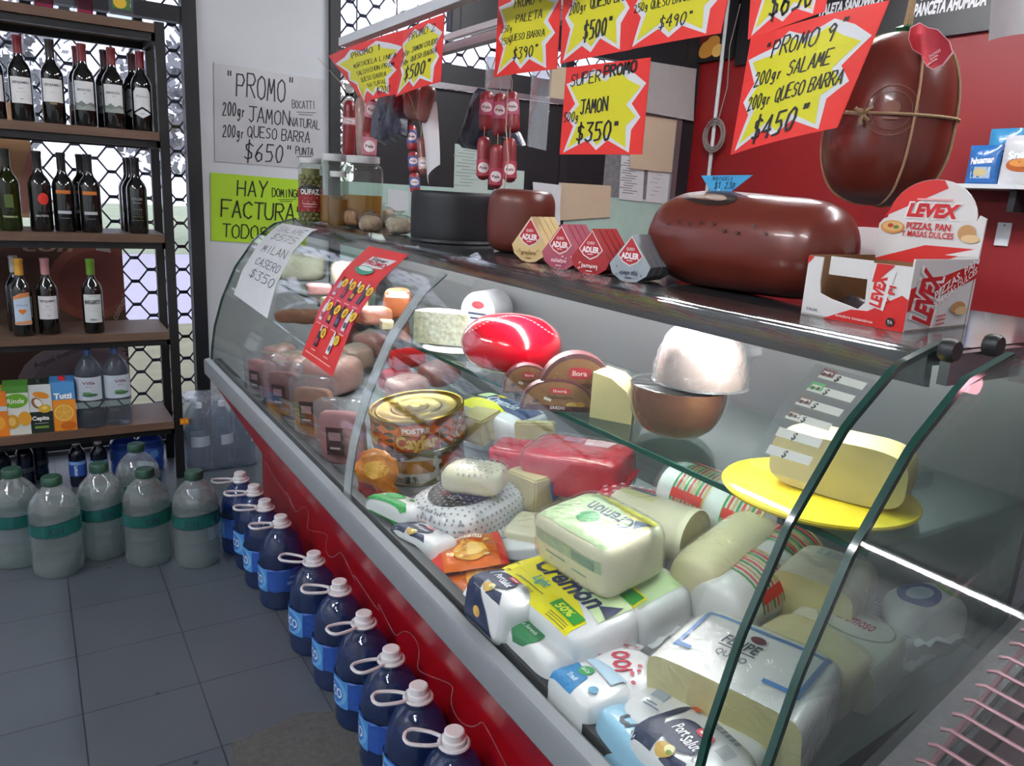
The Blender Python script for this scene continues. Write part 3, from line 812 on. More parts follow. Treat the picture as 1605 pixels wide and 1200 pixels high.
# juice cartons and water on the lowest shelf
def carton(label, px, w_, hgt, side, dec, cat='juice carton', y=RF+.048, rot=-.05):
    p = onY(px, 660, y)
    t = T('juice_carton', label, cat, (p.x, y, SH[0]+.0005), rot)
    mk('box', MB().prism([(-w_/2, -.035), (w_/2, -.035), (w_/2, .035), (-w_/2, .035)], 0, hgt), mat('carton_'+side, side, rough=.45), t)
    mk('gable', MB().add([(-w_/2, -.035, hgt), (w_/2, -.035, hgt), (w_/2, .035, hgt), (-w_/2, .035, hgt), (-w_/2, .03, hgt+.012), (w_/2, .03, hgt+.012)], [(0, 1, 5, 4), (1, 2, 5), (3, 0, 4), (2, 3, 4, 5)]), mat('carton_'+side, side, rough=.45), t)
    d = D(); cc = dec(d, w_, hgt)
    d.on('label_print', plane((0, -.0352, 0), (1, 0, 0), (0, 0, 1)), t)
    if cc: mk('cap', MB().lathe([(.013, 0), (.013, .014), (.011, .016), (0, .016)], 14, M=Matrix.Translation((0, -.01, hgt+.003))), mat('cap_'+cc, cc, rough=.4), t)
def c_or(d, w_, h_): d.rect(0, h_/2, w_, h_, 'e07c1c').ell(.01, h_*.3, .025, .03, 'e8a23a').rect(0, h_*.62, w_, .02, 'c8d4dc'); return None
def c_rin(d, w_, h_): d.rect(0, h_*.45, w_, h_*.9, 'd4d6cc').rect(0, h_*.93, w_, h_*.14, '4f8a34').ell(0, h_*.7, .043, .03, '68a52a', .1).text('Rinde', -.002, h_*.7, .02, 'f0f0e0', w_=.062, sh=.2).ell(-.018, h_*.28, .025, .03, 'c8922c').ell(.026, h_*.33, .024, .03, 'd99a30').ell(-.02, h_*.28, .014, .018, 'e0b860'); return None
def c_cep(d, w_, h_):
    d.rect(0, h_*.72, w_, h_*.56, 'cfd3d2').rect(0, h_*.22, w_, h_*.44, '1f2a25').ell(.006, h_*.78, .03, .014, 'd98a2a', -.3).ell(-.01, h_*.62, .018, .026, '8a5a3c', .5).ell(-.006, h_*.62, .012, .02, 'e4e0d4', .5).ell(.016, h_*.5, .023, .018, 'd8a62c').ell(.016, h_*.52, .01, .008, 'e8cc6a')
    d.text('Cepita', -.002, h_*.31, .017, 'f0f0ee', w_=.062, bold=.04).rect(.0, h_*.2, .05, .002, 'c0c4c0').rect(0, h_*.12, .05, .01, '6f9a3a'); return '26302a'
def c_tut(d, w_, h_):
    d.rect(0, h_*.82, w_, h_*.36, '4f90c8').rect(0, h_*.32, w_, h_*.64, 'df8a22').text('Tutti', 0, h_*.72, .024, 'f4f6f8', w_=.066, bold=.05).ell(0, h_*.37, .036, .036, 'e8c26a').ell(0, h_*.37, .031, .031, 'dba23a').ell(.014, h_*.1, .03, .018, 'c8651a')
    for k in range(5): d.line(0, h_*.37, .028*math.cos(k*1.2566+.3), h_*.37+.028*math.sin(k*1.2566+.3), .0016, 'eac878')
    return 'b8202a'
carton('orange juice carton cut by the left photo edge on the lowest shelf', -6, .09, .19, 'd87a20', c_or)
carton('white and green orange juice carton on the lowest shelf', 29, .09, .208, '4c8434', c_rin)
carton('black and white fruit juice carton with dark cap on the lowest shelf', 66, .086, .208, '26302a', c_cep)
carton('blue and orange juice carton with red cap on the lowest shelf', 102, .09, .212, '3f78b0', c_tut)
pet = film('clear_pet', (206, 216, 224), haze=.10, hcol=(190, 205, 222), bump=.12, bscale=60)
pet_kin = film('kin_pet', (240, 245, 244), haze=.25, hcol=(226, 233, 233), bump=.2, bscale=22, ior=1.6)
pet_blue = film('blue_pet', (150, 178, 228), haze=.2, hcol=(96, 136, 205), bump=.10, bscale=24, ior=1.6)
water_m = film('jug_water', (226, 238, 238), haze=.12, hcol=(190, 204, 204), ior=1.33)
water_b = film('blue_jug_water', (150, 178, 226), haze=.08, hcol=(60, 100, 180), ior=1.33)
cap_blue = mat('blue_cap', (52, 78, 128), rough=.4)
def water15(name, label, loc, rot, mt, capm, dec, group=None, h=.32, r=.046):
    t = T(name, label, 'water bottle', loc, rot, group)
    k = h/.32
    pr = prof_smooth([(0, .012), (r*.55, .004), (r*.88, .0), (r, .014), (r, .06*k), (r*.95, .075*k), (r, .09*k), (r, .15*k), (r, .215*k), (r*.88, .245*k), (r*.55, .275*k), (.016, .292*k), (.014, .30*k)], 3)
    mk('body', MB().lathe(pr, 24, ripple=lambda a, z: .02*math.cos(a*5) if z < .05 else .008*math.sin(z*190)), mt, t)
    mk('cap', MB().lathe([(.0165, .296*k), (.0165, .316*k), (.014, .32*k), (0, .32*k)], 16), capm, t)
    d = D(); dec(d, k); d.on('label_print', cyl(r+.0012, R(-90)), t, .01)
    return t
def dec_villa(d, k): d.rect(0, .165*k, .13, .095*k, 'b9c3cc').text('Villa', .008, .19*k, .013, '7a4656', w_=.05).text('del sur', .008, .175*k, .006, '8a7080').ell(.012, .14*k, .03, .007, '3f6a48').ell(0, .148*k, .018, .005, '5a8a58')
p = onY(144, 655, RF+.05)
a = water15('water_bottle', 'left of two large water bottles with pale labels on the lowest shelf', (p.x, RF+.055, SH[0]+.0005), -.25, pet, cap_blue, dec_villa, 'pale label water bottles', .34, .054)
p = onY(186, 652, RF+.05)
dup(a, (p.x, RF+.06, SH[0]+.0005), .1, 'right of two large water bottles with pale labels on the lowest shelf')
# brown drink poster leaning in the window behind the rack
po = T('window_poster', 'tall brown drink poster standing in the window behind the rack', 'poster', (0, 0, 0))
PY = 4.10
tl, br = onY(-60, 372, PY), onY(207, 640, PY)
pm = MB().box(tl.x-.35, br.x, PY, PY+.006, .27, tl.z)
mk('board', pm, mat('brown_poster', (84, 56, 46), rough=.6, var=.25, scale=5), po)
d = D()
def at2(px, py): q = onY(px, py, PY); return q.x, q.z
x, z = at2(60, 505); d.ell(x, z, .16, .13, '5a4436', .3)
x, z = at2(150, 440); d.ell(x, z, .20, .18, '8a4a3a', .5).ell(x, z, .16, .14, '7a3a30', .5)
x, z = at2(75, 385); d.text('con', x, z, .05, 'a88c78', w_=.2, sh=.2)
x, z = at2(150, 382); d.poly([(x, z-.03), (x+.06, z-.04), (x+.055, z+.03), (x-.01, z+.03)], 'b8b0ac')
x, z = at2(190, 475); d.text('comunión', x, z, .03, 'b0988a', a=1.1, sh=.2)
x, z = at2(135, 600); d.ell(x, z, .28, .21, '9a8c92').ell(x, z, .22, .16, '8a7c84')
x, z = at2(105, 555); d.text('Aquel momento', x-.02, z, .028, '58505a', a=.38)
pf_ = plane((0, PY-.0005, 0), (1, 0, 0), (0, 0, 1))
d.on('label_print', lambda x, y, e: pf_(x, y, e) if x < br.x and .27 < y < tl.z else None, po, .012)
po2 = T('window_poster', 'pale orange poster in the window behind the second wine row', 'poster', (0, 0, 0))
x1, z1 = at2(46, 206); x0, z0 = at2(-60, 352)
mk('board', MB().box(x0-.3, x1, PY-.02, PY-.015, 1.14, 1.62), mat('pale_orange_poster', (206, 160, 116), rough=.6, var=.15, scale=5), po2)
D().poly([(x1-.10, 1.16), (x1, 1.16), (x1, 1.45)], 'c08478').on('label_print', plane((0, PY-.0205, 0), (1, 0, 0), (0, 0, 1)), po2)

# ------------------------------------------------------------------ on the floor: clear jugs, bottles under the rack
def jug(name, label, loc, rot, mt, capm, dec, group, h=.345, r=.078, lab=(.19, .055)):
    t = T(name, label, 'water jug', loc, rot, group)
    pr = prof_smooth([(0, .02), (r*.6, .01), (r*.86, 0), (r*.97, .02), (r, .05), (r*.98, .085), (r, .105), (r*.98, .125), (r, .145), (r, .215), (r*.98, .24), (r*.86, .268), (r*.62, .293), (r*.38, .312), (.027, .325), (.026, .333)], 3)
    mk('body', MB().lathe(pr, 40, ripple=lambda a, z: (.06*(abs(math.cos(a*3))-.5) if z < .035 else 0)+.006*math.sin(z*260)*(z < .16)), mt, t)
    if mt is pet_kin: mk('water', MB().lathe([(a_*.97, max(.004, z_)) for a_, z_ in pr if z_ < .25]+[(r*.92, .25), (0, .25)], 30), water_m, t)
    mk('cap', MB().lathe([(.029, .318), (.031, .32), (.031, .343), (.028, .348), (0, .348)], 20, ripple=lambda a, z: .03*(math.cos(a*24) > 0)*(z < .345)), capm, t)
    d = D(); dec(d); d.on('label_print', cyl(r*.995+.0015, R(-90)), t, .012)
    return t
teal = film('teal_label_film', (70, 150, 140), haze=.75, hcol=(52, 138, 126))
def dec_kin(d):
    for k in range(16):
        x = (k-8)*.0326; d.poly([(x, .158), (x+.0327, .158), (x+.0327, .2+.006*math.sin((k+1)*.8)), (x, .2+.006*math.sin(k*.8))], teal)
    for k in range(16):
        x = (k-8)*.0326; y0 = .2+.006*math.sin(k*.8); y1 = .2+.006*math.sin((k+1)*.8)
        d.poly([(x, y0), (x+.0327, y1), (x+.0327, y1+.005), (x, y0+.005)], '1f4f52')
    d.rect(0, .157, .52, .003, '1f4f52')
    for q in (-.17, .0, .17): d.text('KIN', q, .178, .026, '164a4e', w_=.045, bold=.03).rect(q+.085, .18, .012, .04, '1f5a5c')
kin_cap = mat('dark_green_cap', (30, 70, 54), rough=.45)
JG = [(95, 908, 0, 'clear water jug with teal band, frontmost of the cluster on the left floor'), (34, 893, .9, 'clear water jug with teal band, leftmost in front of the rack'), (166, 880, .2, 'clear water jug with teal band behind the frontmost one, third from the left'),
      (236, 890, .1, 'clear water jug with teal band, left one of the right-hand pair'), (311, 893, -.35, 'clear water jug with teal band, rightmost, next to the blue jugs'), (222, 838, .5, 'clear water jug mostly hidden behind the right-hand pair, at the rack foot')]
j0 = None
film_w = film('shrink_film', (245, 248, 250), haze=.05, bump=.5, bscale=25, rough=.08)
for px, py, ro, lab in JG:
    q = onZ(px, py, 0); e = V((q.x, q.y, 0)).normalized()*.075
    loc = (q.x+e.x, q.y+e.y, .001)
    if j0 is None: j0 = jug('water_jug', lab, loc, ro, pet_kin, kin_cap, dec_kin, 'teal banded water jugs on the floor')
    else: dup(j0, loc, ro, lab)
# blue six-litre jugs lined up along the case
def bluejug(label, loc, rot, hang):
    r = .0715; K = .305/.369
    t = T('water_jug', label, 'water jug', loc, rot, 'blue handled water jugs along the case')
    pr = prof_smooth([(0, .02), (r*.6, .008), (r*.9, 0), (r, .02), (r*.985, .05), (r, .062), (r*.985, .075), (r, .09), (r, .165), (r*.965, .172), (r*.99, .185), (r*.94, .235), (r*.72, .285), (r*.45, .312), (.030, .322), (.026, .332)], 3)
    pr = [(a_, z_*K) for a_, z_ in pr]
    mk('body', MB().lathe(pr, 36), pet_blue, t)
    mk('water', MB().lathe([(a_*.96, max(.004, z_)) for a_, z_ in pr if z_ < .2]+[(r*.9, .2), (0, .2)], 28), water_b, t)
    mk('cap', MB().lathe([(.025, .331*K), (.025, .346*K), (.021, .348*K), (.021, .366*K), (.018, .369*K), (0, .369*K)], 18), mat('white_cap', (222, 224, 226), rough=.4), t)
    c, s_ = math.cos(hang), math.sin(hang)
    # carrying ring: a collar round the neck with a loop to one side
    pts = []
    for k in range(20):
        a_ = 2*math.pi*k/20; pts.append((.030*math.cos(a_), .030*math.sin(a_), .333*K))
    lp = [(.028, .012), (.05, .02), (.085, .022), (.098, .012), (.1, 0), (.098, -.012), (.085, -.022), (.05, -.02), (.028, -.012)]
    m = MB().tube(pts, .0045, 6, closed=True).tube(prof3([(x_*c-y_*s_, x_*s_+y_*c, .334*K+x_*.10) for x_, y_ in lp]), .0042, 6)
    mk('handle', m, mat('white_handle', (216, 218, 220), rough=.4), t)
    d = D()
    d.rect(0, .127, .36, .078, '2c55a6').rect(-.075, .127, .09, .078, '4c8fd0').ell(-.075, .127, .042, .038, '6fb0e0').ell(-.075, .127, .03, .03, '3a74c0').text('ECO', -.075, .128, .028, 'e4ecf4', w_=.055, a=0)
    d.poly([(-.14, .09), (-.12, .09), (-.10, .166), (-.13, .166)], 'b8cfe6').rect(.06, .12, .05, .01, '7f9fd0').rect(.06, .14, .035, .006, '7f9fd0')
    d.on('label_print', cyl(r+.0014, R(-90), None, -.022), t, .012)
    return t
def prof3(pts, n=5):
    out = []
    for i in range(len(pts)-1):
        p0, p1, p2, p3 = [V(pts[min(max(i+k, 0), len(pts)-1)]) for k in (-1, 0, 1, 2)]
        for k in range(n):
            t = k/n; out.append(.5*((2*p1)+(p2-p0)*t+(2*p0-5*p1+4*p2-p3)*t*t+(3*p1-p0-3*p2+p3)*t**3))
    out.append(V(pts[-1])); return out
BJ = [(376, 742, 2.9, 'at the far end of the row below the case lip'), (398, 762, 2.8, 'second from the far end of the row'), (415, 785, 2.7, 'third from the far end of the row'), (440, 810, 2.9, 'fourth from the far end'),
      (492, 868, 2.3, 'with raised open handle, fifth from far end'), (534, 912, 2.5, 'sixth from the far end, behind an open handled one'), (572, 962, 3.0, 'fourth from the near end of the row'), (614, 1018, 3.0, 'third from the near end of the row'),
      (656, 1076, 2.6, 'second from the near end of the row'), (718, 1145, 2.3, 'nearest of the row, at the lower photo edge')]
for px, py, hg, lab in BJ:
    q = onZ(px, py, .30)
    bluejug('blue jug with white handle, '+lab, (min(q.x, .655), q.y, .001), -.55+.2*math.sin(px), hg+.55-.2*math.sin(px)+.3)
cu = MB()
pts = []
for i in range(0, 160):
    t_ = i/159; y_ = 2.75-1.95*t_
    pts.append((.685+.010*math.sin(t_*60), y_+.02*math.sin(t_*90), .325+.018*math.cos(t_*75)+.006*math.sin(t_*31)))
solo('loose_film_strip', 'curly strip of torn clear film running along the tops of the blue jugs', 'plastic strip', cu.tube(pts, .0011, 5), film('film_strip', (240, 230, 232), haze=.3, hcol=(200, 170, 178)))

# shrink-wrapped pack of clear bottles at the pillar foot
PKX, PKY = .70, 3.70
pb = None
for r_ in range(2):
    for c_ in range(3):
        loc = (PKX-.02+.105*c_-.06, PKY+.0+.105*r_, .001)
        if pb is None: pb = water15('water_bottle', 'clear water bottle inside the shrink-wrapped pack at the pillar foot', loc, 0, pet, mat('white_cap', (222, 224, 226)), lambda d, k: d.rect(0, .15, .1, .05, 'c4ccd6'), 'clear bottles inside the shrink-wrapped pack', .33, .048)
        else: dup(pb, loc, c_*.7)
solo('shrink_wrap', 'crinkled clear shrink wrap around the pack of water bottles at the pillar foot', 'plastic wrap', MB().rbox(.345, .235, .355, 8, 14, wr=.006, ws=30, seed=3), film('crinkled_wrap', (240, 243, 248), haze=.2, hcol=(232, 236, 244), bump=.9, bscale=38, rough=.06), (PKX+.025, PKY+.052, .001), 0)

# dark clutter below the rack
def smart(label, px, y, mt, lab_col, word):
    p = onY(px, 730, y)
    water15('water_bottle', label, (p.x, y, .001), -.2, mt, mat('white_cap', (222, 224, 226)) if word != 'x' else cap_blue, lambda d, k: d.rect(0, .085, .11, .07, lab_col).rect(0, .11, .11, .014, '7ea4d8').text(word if word != 'x' else '', -.005, .078, .016, 'e8edf4', a=R(90), w_=.045), None, .205, .034)
pet_dark = film('dark_pet', (92, 104, 126), haze=.12, hcol=(60, 70, 100))
smart('water bottle with blue label under the rack, behind the jugs', 122, 3.70, pet_dark, '2a4f9c', 'smart')
smart('small dark water bottle with white cap under the rack, right of the blue labelled one', 156, 3.68, pet_dark, '2a3f74', '')
for i, (px, y, lab) in enumerate([(2, 3.72, 'dark clear bottle at the left edge under the rack'), (40, 3.78, 'dark clear bottle second from the left under the rack'), (62, 3.86, 'dark clear bottle hidden deep under the rack')]):
    p = onY(px, 730, y)
    water15('water_bottle', lab, (p.x, y, .001), .3*i, pet_dark, cap_blue, lambda d, k: d.rect(0, .08, .06, .02, '3a4048'), None, .205, .036)
for i, (px, lab) in enumerate([(196, 'wide blue water bottle in clear film under the rack, left of two'), (237, 'wide blue water bottle in clear film under the rack, right of two')]):
    p = onY(px, 735, 3.80)
    t = water15('water_bottle', lab, (p.x, 3.80, .001), .2, film('blue_film_pet', (120, 156, 214), haze=.35, hcol=(70, 110, 190), bump=.4, bscale=25), cap_blue, lambda d, k: d.rect(0, .09, .2, .05, '2c58ac').ell(0, .09, .02, .018, '5f8fd0'), None, .205, .058)

# ------------------------------------------------------------------ price posters
def burst(w_, h_, n, seed, k0=.30, k1=.46, cx=.5, cy=.5):
    """cut-out star: long points at the corners, short ones between"""
    rnd = random.Random(seed); pts = []
    for i in range(2*n):
        a = 2*math.pi*i/(2*n)+.12
        c_, s_ = math.cos(a), math.sin(a)
        sq = 1/max(abs(c_), abs(s_))
        r_ = (k1*(1 if abs(abs(c_)-abs(s_)) < .5 else .94) if i % 2 else k0*rnd.uniform(.98, 1.1))
        pts.append((w_*(cx+c_*sq*r_), h_*(cy+s_*sq*r_)))
    return pts
red_ink, yel_ink = (226, 44, 34), (214, 208, 22)
paper_w = 'd8dadc'
def star_poster(label, c, w_, h_, lines, seed=1, bulge=.0, curl=0., group='red and yellow price posters', n=9):
    """c = TL TR BR BL in the room"""
    d = D()
    d.rect(w_/2, h_/2, w_, h_, red_ink)
    d.poly(burst(w_, h_, n, seed, .34, .48), paper_w)
    d.poly(burst(w_, h_, n, seed, .28, .425), yel_ink)
    for L in lines:
        st, x, y, hh = L[:4]; ww = L[4] if len(L) > 4 else None; a = L[5] if len(L) > 5 else 0; t = L[6] if len(L) > 6 else .095
        d.hand(st, x*w_, y*h_, hh*h_, '141414', 'l', t, .12, ww*w_ if ww else None, a)
    f = bil(c, w_, h_, bulge, curl)
    t = T('price_poster', label, 'poster', (0, 0, 0), None, group)
    m = MB()
    N = 10
    vs = [f(w_*i/N, h_*j/N, e) for e in (-.0008, 0) for j in range(N+1) for i in range(N+1)]
    fs = []
    for j in range(N):
        for i in range(N):
            q = [j*(N+1)+i, j*(N+1)+i+1, (j+1)*(N+1)+i+1, (j+1)*(N+1)+i]
            o = (N+1)**2
            fs += [tuple(k+o for k in q), tuple(q[::-1])]
    m.add(vs, fs)
    mk('sheet', m, mat('red_card', red_ink, rough=.55, var=.04), t)
    d.on('lettering', f, t, .035 if (bulge or curl) else None, .0003)
    return t
def C4(x, *px): return [onX(a, b_, x) for a, b_ in px]
RX = 1.10
star_poster('leftmost price poster, hand lettered PROMO 1, curling at its lower corner', C4(RX-.1, (515, 88), (640, 45), (620, 148), (572, 162)), .26, .30,
            [('PROMO 1', .34, .78, .10, .4), ('MORTADELA LINEA', .3, .60, .075, .62), ('SALCHICHON PRIM', .3, .46, .075, .6), ('QUESO BARRA', .32, .33, .075, .48), ('NATURAL', .42, .21, .07, .4), ('$700', .6, .06, .11, .28)], 3, .015)
star_poster('price poster PROMO 2 with a large 500, right of the leftmost one', C4(RX-.11, (633, 50), (697, 22), (691, 128), (620, 152)), .20, .30,
            [('PROMO 2', .22, .80, .11, .62), ('150gr JAMON CRUDO', .05, .60, .075, .85), ('150gr QUESO BARRA', .05, .46, .075, .85), ('$500"', .22, .2, .2, .6, 0, .1)], 5, .008)
star_poster('price poster headed PALETA, hanging alone mid row', C4(RX, (782, -14), (882, -40), (873, 108), (775, 121)), .22, .34,
            [('PROMO 4', .32, .75, .10, .42), ('PALETA', .36, .58, .09, .4), ('250g', .1, .5, .07, .2), ('QUESO BARRA', .26, .38, .075, .55), ('250g', .1, .36, .07, .2), ('$390"', .34, .17, .12, .4)], 7, .006)
star_poster('price poster of ham and cheese marked 500, left in the overlapping upper pair', C4(RX, (886, -60), (1000, -95), (990, 78), (878, 100)), .22, .34,
            [('200gr JAMON NATU', .10, .68, .10, .85), ('200gr QUESO BAR', .12, .46, .10, .8, .03), ('$500"', .36, .18, .17, .4)], 9, .004)
star_poster('price poster listing salame and ham, right in the overlapping upper pair', C4(RX-.006, (990, -70), (1165, -115), (1130, 52), (985, 78)), .28, .32,
            [('250g SALAME', .06, .74, .09, .5), ('250g JAMON NATURAL', .06, .56, .085, .8, .02), ('250g QUESO BARRA', .06, .38, .085, .62, .02), ('$490"', .36, .16, .12, .35)], 11, .003)
star_poster('square price poster lettered SUPER PROMO JAMON 350', C4(RX+.004, (888, 106), (1020, 90), (1006, 242), (877, 242)), .26, .28,
            [('SUPER', .08, .78, .13, .38, .08, .1), ('PROMO', .5, .84, .12, .36, .08, .17), ('500g', .02, .38, .11, .2), ('JAMON', .24, .46, .15, .33, .06, .11), ('$350"', .22, .14, .2, .52, .04, .11)], 13)
star_poster('small visible corner of a price poster ending in 650, above PROMO 9', C4(RX-.06, (1185, -120), (1330, -150), (1292, 18), (1172, 62)), .27, .34,
            [('QUESO BARRA', .14, .5, .09, .6), ('$650', .28, .12, .24, .55, 0, .1)], 15)
star_poster('largest price poster, PROMO 9 salame, hanging before the tied sausage', C4(RX-.08, (1177, 60), (1395, 0), (1312, 200), (1145, 243)), .30, .32,
            [('"PROMO 9"', .18, .76, .14, .62, .03), ('200gr SALAME', .14, .55, .12, .62, .05), ('200gr QUESO BARRA', .12, .35, .12, .78, .05), ('$450"', .24, .06, .2, .5, .04, .1)], 17, .012)
# ------------------------------------------------------------------ sheets on the pillar
def sheet(name, label, cat, c, w_, h_, col, dec, bulge=0., curl=0., rough=.6, th=.0008, bump=0., group=None, mt=None, n=10):
    f = bil(c, w_, h_, bulge, curl)
    N = n; m = MB()
    o = (N+1)**2
    vs = [f(w_*i/N, h_*j/N, e) for e in (-th, 0) for j in range(N+1) for i in range(N+1)]
    fs = []
    for j in range(N):
        for i in range(N):
            q = [j*(N+1)+i, j*(N+1)+i+1, (j+1)*(N+1)+i+1, (j+1)*(N+1)+i]
            fs += [tuple(k+o for k in q), tuple(q[::-1])]
    m.add(vs, fs)
    t = T(name, label, cat, (0, 0, 0), None, group)
    mk('sheet', m, mt or mat('sheet_'+str(col), col, rough=rough, bump=bump, bscale=12, var=.05), t)
    if dec:
        d = D(); dec(d); d.on('lettering', f, t, .04 if (bulge or curl) else None, .0003)
    return t
PYW = WY-.004
def C4y(y, *px): return [onY(a, b_, y) for a, b_ in px]
def dp(d):
    d.hand('"PROMO"', .10, .60, .2, '3a3c40', 'l', .07, .05, .62)
    d.hand('BOCATTI', .70, .56, .07, '3a3c40', 'l', .1, .05, .22, .06).line(.74, .525, .93, .54, .006, '3a3c40').line(.76, .505, .9, .515, .006, '3a3c40')
    d.hand('200gr', .07, .42, .12, '3a3c40', 'l', .08, .1, .2).hand('JAMON', .30, .39, .13, '3a3c40', 'l', .08, .05, .37).hand('NATURAL', .68, .39, .08, '3a3c40', 'l', .1, .05, .29)
    d.hand('200gr', .07, .23, .11, '3a3c40', 'l', .08, .1, .19).hand('QUESO BARRA', .29, .25, .1, '3a3c40', 'l', .09, .05, .58)
    d.hand('$650"', .26, .03, .16, '3a3c40', 'l', .08, .08, .45).hand('PUNTA', .74, .13, .07, '3a3c40', 'l', .1, .05, .17).line(.75, .105, .9, .12, .006, '3a3c40')
sheet('promo_sheet', 'white sheet in plastic hand lettered PROMO BOCATTI on the white pillar', 'paper sign', C4y(PYW, (335, 98), (508, 125), (504, 266), (337, 253)), 1, .86, 'ccced0', dp, .0, 0, .25)
def dh(d):
    d.hand('HAY', .26, .54, .18, '26300e', 'l', .09, .05, .3).hand('DOMINGO', .62, .56, .09, '26300e', 'l', .12, .05, .3, .05).line(.68, .53, .88, .55, .007, '26300e').line(.70, .51, .84, .525, .007, '26300e')
    d.hand('FACTURAS', .10, .29, .19, '26300e', 'l', .09, .05, .86).hand('TODOS LOS', .11, .05, .15, '26300e', 'l', .09, .05, .8)
sheet('lime_sheet', 'lime green sheet hand lettered HAY FACTURAS on the white pillar', 'paper sign', C4y(PYW, (330, 270), (483, 283), (480, 386), (331, 377)), 1, .78, 'b4e02c', dh)

# ------------------------------------------------------------------ on top of the case
TZ = 1.2147
def ot(px, py, dx=0, dy=0): q = onZ(px, py, TZ); return V((q.x+dx, q.y+dy, TZ+.0004))
def at_top(px, py, y): q = onY(px, py, y); return V((q.x, y, TZ+.0004))
glassj = film('jar_glass', (236, 242, 238), haze=.04, hcol=(220, 226, 220))
brine = film('olive_brine', (226, 186, 96), haze=.5, hcol=(206, 156, 70)); white_lid = mat('white_lid', (206, 208, 206), rough=.4)
def jar(label, loc, r, h, fill, fmat, group=None):
    t = T('jar', label, 'jar', loc, None, group)
    pr = prof_smooth([(0, .004), (r*.8, .001), (r, .012), (r, h*.4), (r, h*.78), (r*.9, h*.86), (r*.72, h*.9), (r*.7, h*.93)], 3)
    mk('glass', MB().lathe(pr, 30, caps=False), glassj, t)
    if fill:
        q = [(0, .006), (r*.78, .004), (r*.965, .014), (r*.965, fill*h), (0, fill*h)]
        mk('brine', MB().lathe(q, 28), fmat, t)
    mk('lid', MB().lathe([(r*.8, h*.9), (r*.82, h*.91), (r*.82, h*.995), (r*.78, h), (0, h)], 30), white_lid, t)
    return t
jl = at_top(487, 344, 2.87)
SJ = mpp(jl)
t = T('jar', 'tall jar of green olives with a red and black label, leftmost on the case', 'jar', jl)
r, h = 18.5*SJ, 98*SJ
mk('glass', MB().lathe(prof_smooth([(0, .003), (r*.85, .001), (r, .01), (r, h*.5), (r, h*.84), (r*.86, h*.9), (r*.84, h*.94)], 3), 28, caps=False), glassj, t)
mk('lid', MB().lathe([(r*.88, h*.92), (r*.9, h*.99), (r*.86, h), (0, h)], 28), white_lid, t)
ol = MB(); rnd = random.Random(4)
for k in range(12):
    for j in range(11):
        a = 2*math.pi*(k+.5*(j % 2))/12; rr = r*.84; zz = .016+j*.0148
        if zz > h*.86: continue
        ol.lathe([(0, -.0098), (.006, -.008), (.0088, 0), (.006, .008), (0, .0098)], 8, M=Matrix.Translation((rr*math.cos(a), rr*math.sin(a), zz)) @ Matrix.Rotation(rnd.uniform(0, 3), 4, 'X'))
ol.lathe([(0, .006), (r*.74, .006), (r*.74, h*.84), (0, h*.84)], 16)
mk('olives', ol, mat('green_olives', (128, 124, 58), rough=.35, var=.2, coat=.4), t, kind='stuff')
d = D(); d.rect(0, h*.36, r*3.2, h*.36, '8c1c26').poly([(-r*.9, h*.46), (r*.9, h*.46), (r*.9, h*.56), (0, h*.60), (-r*.9, h*.56)], '26262a').text('OLIFAZ', 0, h*.49, .018, 'e0dcd4', w_=r*1.6, bold=.04).rect(0, h*.3, r*1.2, .004, 'c89098').rect(0, h*.26, r*1., .003, 'c89098')
d.on('label_print', cyl(r+.0006, R(-112)), t, .008)
jl = at_top(524, 350, 2.82); SJ = mpp(jl)
jar('big jar of pale brine with white lid, middle of the three jars', jl, 22*SJ, 106*SJ, .42, brine)
jl = at_top(568, 354, 2.68)
jar('big jar of golden brine with white lid, rightmost of the three jars', jl, 30*SJ, 104*SJ, .46, brine)
jl = at_top(530, 352, 2.69)
t = jar('squat inner jar with a metal cap in front of the middle jar', jl, 15*SJ, 80*SJ, .5, brine)
bag_film = film('nut_bag_film', (235, 235, 232), haze=.05, bump=.8, bscale=55, rough=.07)
def nutbag(label, px, py, w_, h_, col, seed):
    l = ot(px, py, .02, .03); s_ = mpp(l); a = w_*s_; b_ = a*.8; c = h_*s_
    t = T('snack_bag', label, 'bag', l, seed*.7, 'small clear bags tied shut on top of the case')
    rnd = random.Random(seed); m = MB()
    rb = MB().rbox(a*.9, b_*.9, c*.72, 3, 10, wr=.004, ws=40, seed=seed)
    for k in range(150):
        th, ph = rnd.uniform(0, 6.283), math.acos(rnd.uniform(-.2, 1))
        p = V((math.cos(th)*math.sin(ph)*a*.41, math.sin(th)*math.sin(ph)*b_*.41, .35*c+math.cos(ph)*c*.31)); p.z = max(p.z, .007)
        m.lathe([(0, -.006), (.006, -.002), (.006, .002), (0, .006)], 6, M=Matrix.Translation(p) @ Matrix.Rotation(rnd.uniform(0, 3), 4, 'X'))
    m.add(rb.v, rb.f)
    mk('contents', m, mat('nuts_%s' % col, col, rough=.6, var=.4, scale=70), t, kind='stuff')
    fb = MB().rbox(a, b_, c*.84, 2.6, 12, wr=.006, ws=45, seed=seed+3)
    fb.lathe([(.012, c*.8), (.006, c*.86), (.008, c*.9), (.018, c*1.0)], 12, caps=False, ripple=lambda a_, z: .3*math.cos(a_*5))
    mk('wrap', fb, bag_film, t)
nutbag('clear bag of brown seeds, left of the four small bags', 553, 357, 44, 40, 'a87a48', 1)
nutbag('clear bag of pale seeds in front, second of the four small bags', 577, 364, 46, 34, 'b8a084', 2)
nutbag('clear bag of pale seeds behind, third of the four small bags', 596, 354, 40, 36, 'b4a488', 3)
nutbag('clear bag of whitish seeds next to the black cheese wheel', 622, 368, 44, 36, 'c4b8a0', 4)
